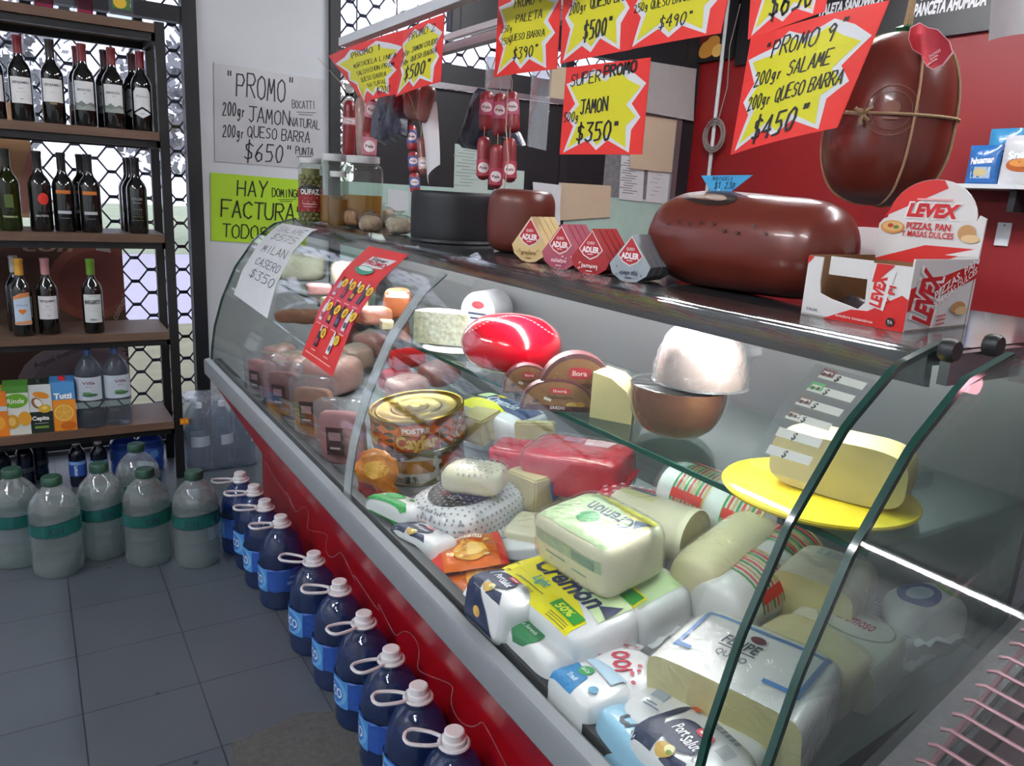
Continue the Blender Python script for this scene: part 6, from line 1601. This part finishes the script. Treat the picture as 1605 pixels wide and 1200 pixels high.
def sausage_log(label, p1, p2, rpx, base, m, end):
    A, B = dk(*p1, base), dk(*p2, base); s_ = mpp(A); r = rpx*s_
    t = T('red_sausage', label, 'sausage', (A+B)/2+DN*r, None, None)
    v = (B-A)/2
    mk('casing', MB().tube([-v, -v*.96, v*.9, v], lambda k: r if .01 < k < .99 else r*.82, 20), m, t)
    mk('cut_end', MB().tube([v*1.001, v*1.02], r*.8, 20), end, t)
sausage_log('thick red sausage with pale cut end, upper of two by the glass strip', (612, 582), (665, 572), 17, .10, red_sl, ham_w)
sausage_log('thick red sausage, lower one standing by the glass strip', (600, 612), (640, 600), 16, .05, red_sl, ham_w)
# clear trays of sliced meats standing on edge along the glass
tray_f = film('clear_tray', (240, 240, 244), haze=.10, bump=.15, bscale=30)
sl_m = [mat('sliced_ham', (206, 140, 136), rough=.4, var=.5, scale=22), mat('sliced_dark', (140, 84, 80), rough=.35, var=.6, scale=24), mat('sliced_brown', (168, 120, 92), rough=.35, var=.5, scale=20)]
for i, (px, py, hpx, lab) in enumerate([(392, 628, 70, 'clear tray of sliced meat standing on edge, farthest along the glass'), (428, 660, 86, 'clear tray of dark sliced meat on edge, second from the far end'), (472, 690, 92, 'clear tray of brown sliced meat on edge, third from the far end'), (515, 738, 104, 'clear tray of sliced sausage on edge, nearest to the gold can')]):
    q = dk(px, py, .0)+DN*.0006+DA*.045; s_ = mpp(q)
    t = T('meat_tray', lab, 'meat tray', q, RD.to_4x4() @ Matrix.Rotation(R(-68)+.1*i, 4, 'Z') @ Matrix.Rotation(-.12, 4, 'X'))
    w_, h_ = .15, hpx*s_*1.05
    mk('tray', MB().rbox(w_, .045, h_, 8, 8, wr=.0015, seed=i), tray_f, t)
    mk('slices', MB().rbox(w_*.88, .026, h_*.78, 6, 8, wr=.003, ws=40, seed=i+5, z0=.006), sl_m[i % 3], t)
    d = D(); d.rect(-.01, h_*.4, w_*.34, h_*.4, '4a3236').rect(-.01, h_*.47, w_*.24, h_*.12, 'a88488').rect(-.01, h_*.3, w_*.2, h_*.03, 'c8b0b0')
    d.on('label_print', plane((0, -.0235, 0), (1, 0, 0), (0, 0, 1)), t)

# ------------------------------------------------------------------ sheets stuck to the curved glass
def gquad(pxs, w_, h_, off=.0062):
    S = []
    for p in pxs:
        q, n = glass_at(*p)
        S.append((arc_of(q), q.y))
    (s0, y0), (s1, y1), (s2, y2), (s3, y3) = S       # TL TR BR BL
    def f(x, y, e):
        u, v = x/w_, y/h_
        s = (s3*(1-u)+s2*u)*(1-v)+(s0*(1-u)+s1*u)*v; yy = (y3*(1-u)+y2*u)*(1-v)+(y0*(1-u)+y1*u)*v
        p, n = prof_at(s); p = p+n*(off+e); p.y = yy; return p
    return f
def gsheet(name, label, cat, pxs, w_, h_, m, dec, off=.0062, N=14):
    f = gquad(pxs, w_, h_, off); t = T(name, label, cat, (0, 0, 0))
    k = MB(); o = (N+1)**2
    vs = [f(w_*i/N, h_*j/N, e) for e in (-.0005, 0) for j in range(N+1) for i in range(N+1)]; fs = []
    for j in range(N):
        for i in range(N):
            q = [j*(N+1)+i, j*(N+1)+i+1, (j+1)*(N+1)+i+1, (j+1)*(N+1)+i]
            fs += [tuple(z+o for z in q), tuple(q[::-1])]
    mk('sheet', k.add(vs, fs), m, t)
    d = D(); dec(d); d.on('lettering', f, t, .06, .0003)
    return t
def d_sup(d):
    W_, H_ = .5, 1.5
    d.poly([(.0, .42), (.5, .42), (.5, .95), (0, .95)], 'c83a4a')
    d.poly([(.14, 1.18), (.40, 1.22), (.46, 1.38), (.17, 1.36)], 'd8d6d6').text('Súper', .29, 1.335, .05, '3a3a40', w_=.2, sh=.2, bold=.03).text('PROMO', .29, 1.27, .06, 'b02838', w_=.26, sh=.2, bold=.04).ell(.24, 1.15, .12, .06, '3f8a70').ell(.24, 1.17, .09, .03, 'c4d8d0')
    rn = random.Random(5)
    for r_, (y0, n) in enumerate(((.86, 4), (.55, 4), (.26, 2))):
        for k in range(n):
            x = .08+k*.115 if n == 4 else .15+k*.2
            d.rect(x, y0, .045, .19, rn.choice(['e0dcdc', '2a2a34', 'b8b8c4', '50404c']), -.05).rect(x, y0+.12, .02, .07, rn.choice(['d8d4d4', '3a3038'])).rect(x, y0-.03, .035, .06, rn.choice(['a84050', '5a6a8a', 'c8a040', '40505c'])).ell(x+.05, y0+.08, .034, .055, 'e2c030').text('$', x+.05, y0+.08, .05, 'a04020').rect(x, y0-.135, .07, .01, 'e8c0b8')
    d.rect(.25, .07, .4, .012, 'e8b0a0')
gsheet('promo_poster', 'red vertical Súper PROMO poster of bottles taped on the curved glass', 'poster', [(576, 388), (637, 402), (521, 591), (473, 557)], .5, 1.5, mat('promo_red', (206, 44, 40), rough=.4), d_sup)
def d_note(d):
    for k, (s_, y, h_) in enumerate((('SALAME', 1.2, .10), ('$575', 1.02, .12), ('MILAN', .78, .12), ('CASERO', .56, .12), ('$350', .36, .12))): d.hand(s_, .12+.02*k, y, h_, '5a5e64', 'l', .09, .1, .55 if k else .6)
gsheet('handwritten_note', 'white handwritten note taped to the far end of the curved glass', 'paper sign', [(436, 352), (488, 362), (418, 500), (366, 462)], .8, 1.4, mat('note_paper', (214, 216, 218), rough=.7), d_note)
def d_tags(d):
    for k in range(6):
        y = 1.37-k*.225
        d.rect(.5, y, .66, .11, 'd8d8d2').text('$', .44, y, .09, '3a3a3a', sh=.2)
        if k < 4: d.rect(.27, y+.035, .2, .11, ('8a6a6c', '6fae7a', '8a7c74', '8a807c')[k]).rect(.27, y+.035, .14, .03, 'e4dcd4').rect(.23, y+.0, .03, .05, '5a4644').rect(.31, y+.01, .03, .05, '5a4644')
    d.line(1.0, 1.5, 1.0, .45, .012, 'c8ccd0')
gsheet('price_plate', 'clear plate of blank white price strips inside the curved glass', 'price board', [(1268, 562), (1374, 592), (1262, 757), (1160, 726)], 1.0, 1.5, film('clear_plate', (240, 242, 244), haze=.10), d_tags, -.008)

# ------------------------------------------------------------------ hanging sausages and bags
HX = 1.13
def hsaus(label, p1, p2, rpx, col, x=HX, lab=None, mould=0., group=None, string=True, top=None):
    A, B = onX(*p1, x), onX(*p2, x); r = rpx*mpp(A)
    t = T('hanging_sausage', label, 'sausage', A, None, group)
    v = B-A
    m = mat('salami_%s_%d' % (col, mould*10), col, rough=.4, var=.25+.5*mould, scale=24, bump=.15, bscale=40, coat=.2)
    mk('casing', MB().tube([V((0, 0, 0))+v*k for k in (0, .03, .09, .2, .5, .8, .91, .97, 1)], lambda k: r*(.3 if k < .01 or k > .99 else .72 if (k < .14 or k > .86) else .93 if (k < .3 or k > .7) else 1), 16), m, t)
    if string: mk('string', MB().tube([V((0, 0, 0)), V((0, 0, .03)), (onX(top[0], top[1], x)-A) if top else V((1.0-A.x, 0, max(.05, 1.828-A.z)))], .0014, 5), mat('twine', (180, 160, 130), rough=.9), t)
    if lab:
        Z = v.normalized(); X = Z.cross(V((1, 0, 0))).normalized(); Y = X.cross(Z).normalized()
        mid_ = v*lab[0]; hh = v.length*lab[1]
        d = D(); d.rect(0, 0, r*4.4, hh, lab[2]).ell(0, 0, r*.85, hh*.32, 'e8dcdc').text('Paladini'[:4], 0, 0, hh*.16, '5a2030', w_=r*1.1)
        Mt = Matrix((-Y, X, -Z)).transposed().to_4x4() if False else None
        side = (CAM-(A+mid_)); side -= Z*side.dot(Z); side.normalize(); U = (-Z).cross(side)
        d.on('label_print', lambda px_, py_, e: mid_+(side*math.cos(px_/r)+U*math.sin(px_/r))*(r*1.03+e)-Z*py_, t, .006)
    return t
G1 = 'sausages hanging in the left bunch'
hsaus('long dark red salami at the left of the left hanging bunch', (548, 157), (546, 250), 10, '7a1c22', lab=(.35, .12, 'c8a0a4'))
hsaus('white moulded salami second from the left in the left bunch', (566, 152), (569, 250), 10, 'a08078', mould=.6)
hsaus('brown red sausage with pink label, upper one beside the dark bag', (585, 152), (576, 222), 10, '7c2c28', lab=(.25, .35, 'c88a98'))
hsaus('short sausage with pink and white label low in the left bunch', (580, 205), (578, 252), 11, '86242c', lab=(.5, .6, 'c07888'))
hsaus('pale moulded salami upper left beside the curled white paper', (648, 132), (645, 190), 14, '8c6a60', mould=.7)
hsaus('pale moulded salami upper right beside the curled white paper', (672, 134), (664, 192), 13, '8a5c54', mould=.7)
hsaus('first link of the thin red and blue wrapped sausage chain', (644, 196), (647, 236), 8, 'a03038', lab=(.5, .5, '4a5a94'))
hsaus('middle link of the thin red and blue wrapped sausage chain', (647, 238), (649, 270), 8, '98303a', lab=(.5, .5, '4a5a94'), string=False)
hsaus('lowest link of the thin red and blue wrapped sausage chain', (649, 271), (651, 303), 8, 'a03038', lab=(.5, .5, '4a5a94'), string=False)
hsaus('brown thin sausage hanging right of the wrapped chain', (660, 215), (664, 275), 7, '7a4a40', lab=(.7, .3, 'c8b0a8'))
MX = 1.24
for i, (p1, p2, lab) in enumerate([((764, 143), (760, 206), 'upper left link of the middle red salami bunch'), ((784, 146), (781, 214), 'upper centre link of the middle red salami bunch'), ((802, 144), (805, 208), 'upper right link of the middle red salami bunch'),
    ((759, 214), (757, 282), 'lower left link of the middle red salami bunch'), ((780, 226), (776, 296), 'lower centre link of the middle red salami bunch, hanging lowest'), ((799, 216), (799, 286), 'lower right link of the middle red salami bunch')]):
    hsaus(lab, p1, p2, 10.5, '84222a', MX if i < 3 else MX-.02, (.4 if i < 3 else .72, .38, 'b0506c' if i < 3 else 'a83a4c'), .25, string=True, top=(785, 66) if i < 3 else (p1[0], p1[1]-12))
solo('long_twine', 'straw coloured twine hanging down through the middle salami bunch', 'string', MB().tube([onX(796, 140, MX-.05), onX(793, 200, MX-.05), onX(797, 250, MX-.05), onX(790, 300, MX-.05)], .0016, 5), mat('twine', (180, 160, 130), rough=.9))
def dbag(label, pts, x, col=(34, 36, 54), th=.03):
    P = [onX(a, b_, x) for a, b_ in pts]
    m = MB(); n = len(P); c = sum(P, V())/n
    rings = []
    for k, (sc, dx) in enumerate(((1, 0), (.82, -th*.7), (.5, -th), (.2, -th*1.05))):
        rings.append([c+(p-c)*sc+V((dx+.012*noise.noise(p*40+V((k, 0, 0))), 0, .004*noise.noise(p*60))) for p in P])
    back = [[V((2*x-p.x, p.y, p.z)) for p in r_] for r_ in rings[1:]]
    allr = back[::-1]+rings
    vs = [p for r_ in allr for p in r_]; fs = []
    for j in range(len(allr)-1):
        for i in range(n): fs.append((j*n+i, j*n+(i+1) % n, (j+1)*n+(i+1) % n, (j+1)*n+i))
    fs.append(tuple(range(n))[::-1]); fs.append(tuple((len(allr)-1)*n+i for i in range(n)))
    b = m.add(vs, fs).bm(); bmesh.ops.subdivide_edges(b, edges=b.edges, cuts=2, use_grid_fill=True); bmesh.ops.recalc_face_normals(b, faces=b.faces)
    o = solo('dark_bag', label, 'plastic bag', from_bm(b), mat('dark_plastic_bag', col, rough=.3, var=.5, scale=30, bump=.6, bscale=25))
dbag('dark shiny plastic bag hanging in the left sausage bunch', [(598, 140), (632, 140), (640, 180), (640, 214), (622, 222), (606, 228), (584, 216), (590, 180)], HX-.02)
dbag('dark blue plastic bag behind the middle salami bunch, left side', [(748, 138), (762, 140), (764, 190), (752, 236), (724, 232), (736, 190)], MX+.04)
dbag('dark blue plastic bag corner behind the middle bunch, right side', [(798, 200), (806, 205), (818, 228), (800, 226)], MX+.04)
sheet('curled_paper', 'curled white paper hanging among the left sausages', 'paper', C4(HX+.02, (662, 200), (684, 158), (694, 258), (676, 290)), .2, .4, 'd4d6d8', None, .02, .01)
cb = film('clear_bag_strip', (236, 240, 242), haze=.30, hcol=(190, 194, 198), bump=.5, bscale=20)
sheet('clear_plastic_strip', 'clear plastic strip hanging right of the PALETA poster', 'plastic strip', C4(1.20, (834, 100), (866, 95), (856, 236), (826, 228)), .2, .7, '', None, .01, mt=cb)
sheet('clear_plastic_strip', 'clear plastic strip hanging behind the PALETA poster above the salamis', 'plastic strip', C4(1.22, (762, 88), (800, 92), (800, 140), (760, 138)), .2, .3, '', None, .01, mt=cb)
# ------------------------------------------------------------------ the tied mortadella hanging at the right
mx = 1.58
top, bot = onX(1412, 62, mx), onX(1384, 318, mx)
ctr = onX(1394, 190, mx); s_ = mpp(ctr); r = 93*s_; hl = 128*s_
t = T('hanging_mortadella', 'big tied mortadella hanging by twine before the red wall', 'mortadella', ctr, (0, 0, 0))
pr = prof_smooth([(0, -hl), (r*.35, -hl*.99), (r*.74, -hl*.84), (r*.96, -hl*.5), (r*1.0, -hl*.1), (r*.95, hl*.35), (r*.76, hl*.74), (r*.42, hl*.95), (r*.12, hl)], 5)
MT = Matrix.Rotation(R(3), 4, 'Y')
mm = MB().lathe(pr, 44, M=MT, ripple=lambda a, z: .01*math.sin(6*a)*(1-abs(z)/hl))
mk('casing', mm, meatskin(), t); tr = mm.bvh()
tw = mat('thick_twine', (170, 146, 112), rough=.95, bump=.4, bscale=200)
def rope(az):
    pts = []
    for (a_, z_) in prof_smooth([(p[0], p[1]) for p in pr[::5]], 4):
        pts.append(MT @ V((math.cos(az)*(a_+.002), math.sin(az)*(a_+.002), z_)))
    return pts
fz = facing(ctr); fa = math.atan2(CAM.y-ctr.y, CAM.x-ctr.x)
for az in (fa+.35, fa-1.35, fa+1.3, fa+2.6):
    mk('twine_loop', MB().tube(rope(az), .0028, 6), tw, t)
ring = [MT @ V((math.cos(2*math.pi*k/40)*(r*1.0+.004), math.sin(2*math.pi*k/40)*(r*1.0+.004), .006+.01*math.sin(2*math.pi*k/40+1))) for k in range(40)]
mk('twine_belt', MB().tube(ring, .0032, 6, closed=True), tw, t)
kb = MB(); rnd = random.Random(6); kd = V((math.cos(fa-.1-.35), math.sin(fa-.1-.35), 0))*0+V((math.cos(fa-.0), math.sin(fa-.0), 0)); 
kd = (kd-RGT*.55).normalized(); kd.z = 0; kd.normalize(); kp = kd*(r+.006)
for k in range(7):
    e = kp+V((0, 0, .004))+RGT*rnd.uniform(-.034, .034)+V((0, 0, rnd.uniform(-.042, .02)))+kd*.008
    kb.tube([kp, kp.lerp(e, .5)+kd*.006, e], .0042, 6)
mk('twine_knot', kb, tw, t)
hang = MB()
for dx in (-.012, .0, .012):
    hang.tube([MT @ V((dx, 0, hl*.97)), V((dx*.6+.01, 0, hl+.04)), V((.014+dx*.3, 0, hl+.16)), V((.014, 0, 2.79-ctr.z))], .004, 6)
mk('hanging_twine', hang, tw, t)
mk('clip_wrap', MB().lathe([(.022, hl*.93), (.02, hl*1.0), (.026, hl*1.05), (.012, hl*1.09)], 14, M=MT, caps=False, ripple=lambda a, z: .12*math.cos(5*a)), mat('green_foil', (40, 110, 78), rough=.25, metal=.5, var=.3), t)
d = D()
for rr, w_ in ((.047, .0018), (.036, .0012)):
    for k in range(40):
        a0, a1 = 2*math.pi*k/40, 2*math.pi*(k+1)/40
        d.poly([(rr*math.cos(a0), rr*math.sin(a0)), ((rr+w_)*math.cos(a0), (rr+w_)*math.sin(a0)), ((rr+w_)*math.cos(a1), (rr+w_)*math.sin(a1)), (rr*math.cos(a1), rr*math.sin(a1))], '8a5c48')
d.ell(0, .004, .016, .014, '8a5c48').rect(0, -.016, .028, .004, '8a5c48')
fv = V((math.cos(fa), math.sin(fa), 0)); ru = V((0, 0, 1)).cross(fv)
d.on('stamp_print', proj(tr, fv*r+V((0, 0, .008))+ru*-.0, ru, (0, 0, 1)), t, .012)
tagc = [onX(1425, 46, mx-.085), onX(1480, 48, mx-.085), onX(1496, 82, mx-.085), onX(1455, 114, mx-.085)]
f = bil((onX(1420, 40, mx-.09), onX(1492, 36, mx-.07), onX(1496, 112, mx-.08), onX(1428, 116, mx-.10)), 1, 1, .012)
tg = T('meat_tag', 'shiny pink paper tag tied to the hanging mortadella', 'tag', (0, 0, 0))
outl = [(.02, .72), (.10, .93), (.34, 1.0), (.52, .88), (.72, .84), (.95, .6), (1.0, .38), (.78, .1), (.56, .0), (.40, .1), (.30, .34), (.10, .48)]
D().poly(outl, 'd8b4b4').poly([(.5+(x-.5)*.95, .5+(y-.5)*.95) for x, y in outl], mat('pink_foil', (190, 60, 72), rough=.25, metal=.4, var=.3, scale=20)).text('CALCHAQUÍ', .62, .34, .05, 'e8c8c8', w_=.3, a=.5).text('bocha', .6, .26, .05, 'e8c8c8', w_=.2, a=.5).rect(.56, .16, .26, .03, 'e0b0b4', .5).on('face_print', f, tg, .1, .0008)
bk_ = MB()
ix = tessellate_polygon([[V((x, y, 0)) for x, y in outl]]); vs = [f(x, y, -.001) for x, y in outl]
mk('card', bk_.add(vs, [tuple(i) for i in ix]+[tuple(i)[::-1] for i in ix]), mat('tag_back', (220, 200, 200), rough=.5), tg, ang=None)

# ------------------------------------------------------------------ red wall: menu board, shelf of snacks, switch, conduit
WB = WX-.001
mb_ = T('menu_board', 'black overhead menu board with white capitals on the red wall', 'menu board', (0, 0, 0))
y1_ = onX(1165, 20, WB).y; zb = onX(1500, 56, WB).z
y0_ = onX(1640, 40, WB).y
mk('board', MB().box(WB-.03, WB, y0_, y1_, zb, 2.78), mat('menu_black', (26, 24, 26), rough=.4), mb_)
mf = plane((WB-.0305, 0, 0), (0, -1, 0), (0, 0, 1))
def mtext(d, s, px, py, hpx, wpx):
    q = onX(px, py, WB); k = mpp(q); q2 = onX(px+wpx, py, WB); d.text(s, -q.y, q.z, hpx*k*1.05, 'd8d8da', 'l', .05, .2, w_=q.y-q2.y)
d = D()
mtext(d, 'PANCETA AHUMADA', 1437, 18, 17, 112); mtext(d, 'PALETA SANDWICH', 1290, 18, 14, 98); mtext(d, 'PERNIL COCIDO', 1290, 40, 13, 84); mtext(d, 'JAMON CRUDO', 1452, -14, 17, 110)
for px, py, rx, ry, c in ((1230, 40, .07, .05, '7a3a20'), (1210, 52, .05, .03, 'a8562a'), (1250, 58, .06, .03, '5a2a1c')):
    q = onX(px, py, WB); d.ell(-q.y, q.z, rx, ry, c)
d.on('lettering', mf, mb_)
fb_ = T('food_picture', 'dark picture panel of grilled food beside the window corner', 'picture', (0, 0, 0))
y1b = WY-.02; q = onX(1150, 60, WB); zb2 = onX(1095, 100, WB).z
y0b = y1_+.02
if y1b > y0b+.05:
    mk('panel', MB().box(WB-.03, WB, y0b, y1b, zb2, 2.78), mat('menu_black', (26, 24, 26)), fb_)
    D().ell(-(y0b+.22), zb2+.09, .10, .06, 'c88a3a', .4).ell(-(y0b+.14), zb2+.06, .05, .04, 'e0b060', .2).ell(-(y0b+.3), zb2+.2, .1, .08, '6a1a18').on('picture_print', mf, fb_)
sf = T('snack_shelf', 'white wall shelf with snack bags on the red wall', 'shelf', (0, 0, 0))
q = onX(1512, 291, WB)
szz = q.z
mk('board', MB().box(WB-.24, WB, -.2, q.y+.0, szz-.02, szz), enamel, sf)
mk('bracket', MB().box(WB-.2, WB, q.y-.35, q.y-.32, szz-.12, szz-.0205), dark_steel, sf)
def chips(label, px0, px1, ytop, x, col, word, pic, a=0., lift=0.):
    A, B = onX(px0, 286, x), onX(px1, 286, x); tp = onX((px0+px1)/2, ytop, x).z
    w_ = abs(A.y-B.y); h_ = tp-szz
    t = T('snack_bag', label, 'snack bag', (x, (A.y+B.y)/2, szz+.001+lift+abs(w_*.5*math.sin(a))), (a, 0, 0))
    m = MB()
    def fn(sg): return lambda u, v: V((sg*.03*max(0, 1-abs(2*u-1)**2.5)*max(0, 1-abs(2*v-1)**2.2)**.7+.003*sg*noise.noise(V((u*6, v*6, sg+len(word)))), (.5-u)*w_, v*h_))
    m.grid(fn(-1), 14, 14); m.grid(lambda u, v: fn(1)(1-u, v), 14, 14)
    mk('bag', m, mat('snack_'+str(col), col, rough=.25, coat=.5, bump=.4, bscale=18), t, ang=60)
    tr = m.bvh(); d = D(); pic(d, w_, h_); d.text(word, 0, h_*.62, h_*.16, 'eceef4', w_=w_*.7, bold=.05, a=.1)
    d.on('label_print', proj(tr, (-.03, 0, 0), (0, -1, 0), (0, 0, 1)), t, .03)
chips('blue snack bag standing at the left end of the white wall shelf', 1512, 1562, 228, WB-.09, (44, 108, 176), 'Pehuamar', lambda d, a, h_: d.rect(0, h_*.3, a*.6, h_*.3, 'a8b8c8').rect(0, h_*.12, a*.9, h_*.1, '2c6ab0').ell(0, h_*.32, a*.2, h_*.1, 'c8b888'), 0)
chips('lighter blue snack bag behind the left blue one on the wall shelf', 1538, 1590, 202, WB-.045, (58, 140, 190), 'Palitos', lambda d, a, h_: d.poly([(-a*.4, h_*.5), (0, h_*.75), (a*.4, h_*.5), (0, h_*.38)], '2a3a7a').rect(0, h_*.25, a*.5, h_*.2, '8ab0c8'), 0)
chips('white snack bag with orange picture at the right photo edge on the shelf', 1564, 1640, 212, WB-.16, (206, 206, 210), 'Lays'[:0]+'Snack', lambda d, a, h_: d.ell(0, h_*.4, a*.36, h_*.14, 'b05a28').ell(0, h_*.44, a*.28, h_*.08, 'd89048').poly([(0, 0), (a*.5, 0), (a*.5, h_*.25)], 'd8742a'), 0)
q = onX(1573, 367, WB)
sw = T('wall_switch', 'white switch plate on the red wall below the snack shelf', 'switch', q)
mk('plate', MB().box(-.008, 0, -.032, .032, -.055, .055), enamel, sw); mk('screw', MB().box(-.0095, -.008, -.004, .004, .04, .046), dark_steel, sw)
A, B = onX(1141, 10, WX-.03), onX(1124, 300, WX-.03)
solo('conduit_pipe', 'thin white conduit pipe running down the red wall by the corner', 'pipe', MB().tube([V((A.x, A.y, 2.79)), V((A.x, A.y, .9))], .014, 10), pipe)
cc = MB(); q = onX(1119, 212, WX-.06)
pts = [q+V((-.004*math.sin(k*.3), math.cos(k*.32)*.085*(1+.22*math.sin(k*.085)), math.sin(k*.32)*.092*(1+.2*math.cos(k*.07)))) for k in range(118)]
solo('coiled_cable', 'coil of grey cable hung beside the white conduit', 'cable', cc.tube(pts, .0045, 6).tube([q+V((0, -.02, .08)), q+V((0, -.07, .3)), q+V((0, -.05, .55)), q+V((.0, -.10, .8))], .004, 6), mat('grey_cable', (128, 116, 112), rough=.6))
# paper and card on the street window
YP = WY-.014
def wp(name, label, cat, pxs, col, dec=None, w_=1, h_=1.4, curl=0., y=None, mt=None):
    return sheet(name, label, cat, C4y(y or YP, *pxs), w_, h_, col, dec, 0, curl, mt=mt)
def lines(n, c='5a5e62', w_=.7):
    def f(d):
        for k in range(n): d.rect(.45-.1*(k % 3), 1.25-k*1.1/n, w_*(.6+.3*((k*7) % 5)/5), .02, c)
    return f
wp('taped_paper', 'pale green paper taped to the black film behind the middle salamis', 'paper', [(713, 225), (766, 232), (764, 305), (711, 303)], (188, 204, 196), lines(12, '8a9a94'))
wp('taped_paper', 'pale green paper at the right below the middle salamis', 'paper', [(776, 264), (822, 268), (820, 310), (774, 308)], (188, 206, 198))
wp('taped_paper', 'white paper scrap behind the jars and the black wheel', 'paper', [(608, 296), (640, 300), (640, 330), (608, 330)], 'd0d4d8')
wp('taped_paper', 'curled white paper left of the beige envelope behind the brown cheese', 'paper', [(835, 285), (880, 290), (874, 352), (838, 350)], 'd4d6da', None, curl=.03, y=YP-.03)
wp('brown_envelope', 'beige envelope low on the window behind the brown cheese', 'envelope', [(876, 286), (958, 291), (956, 340), (868, 346)], (206, 186, 158), y=YP-.012)
wp('brown_envelope', 'beige envelope hanging right of the SUPER PROMO poster', 'envelope', [(985, 178), (1066, 187), (1058, 271), (988, 264)], (204, 184, 158), y=YP-.02)
wp('grey_bag', 'grey plastic bag hanging at the window corner above the beige envelope', 'plastic bag', [(1012, 95), (1092, 108), (1084, 190), (1008, 176)], (176, 172, 170), None, curl=.02, y=YP-.03, mt=mat('grey_plastic', (172, 168, 166), rough=.4, bump=.6, bscale=9))
wp('printed_notice', 'white printed notice on the grey panel, left of two', 'notice', [(974, 243), (1011, 247), (1007, 316), (970, 312)], 'd8dadc', lines(14), y=YP-.006)
wp('printed_notice', 'white printed notice on the grey panel, right of two', 'notice', [(1016, 266), (1055, 272), (1050, 320), (1012, 316)], 'd8dadc', lines(6, '8a8e92', .4), y=YP-.006)
wp('beige_box', 'small beige card behind the posters left of SUPER PROMO', 'card', [(862, 104), (892, 106), (884, 162), (860, 160)], (196, 180, 152), y=YP-.02)
sheet('white_bag', 'white plastic bag hanging at the top right photo corner', 'plastic bag', C4(2.1, (1556, -30), (1640, -30), (1640, 50), (1549, 64)), .5, .5, '', None, .02, mt=mat('white_plastic_bag', (206, 206, 208), rough=.4, bump=.5, bscale=10))
q = onZ(1342, 405, TZ)
solo('white_tray', 'white plastic tray standing between the lying mortadella and the cardboard box', 'tray', MB().rbox(.012, .085, .125, 7, 8), mat('white_plastic', (214, 214, 214), rough=.4), (1.25, .82, TZ+.0004), (0, 0, .15))
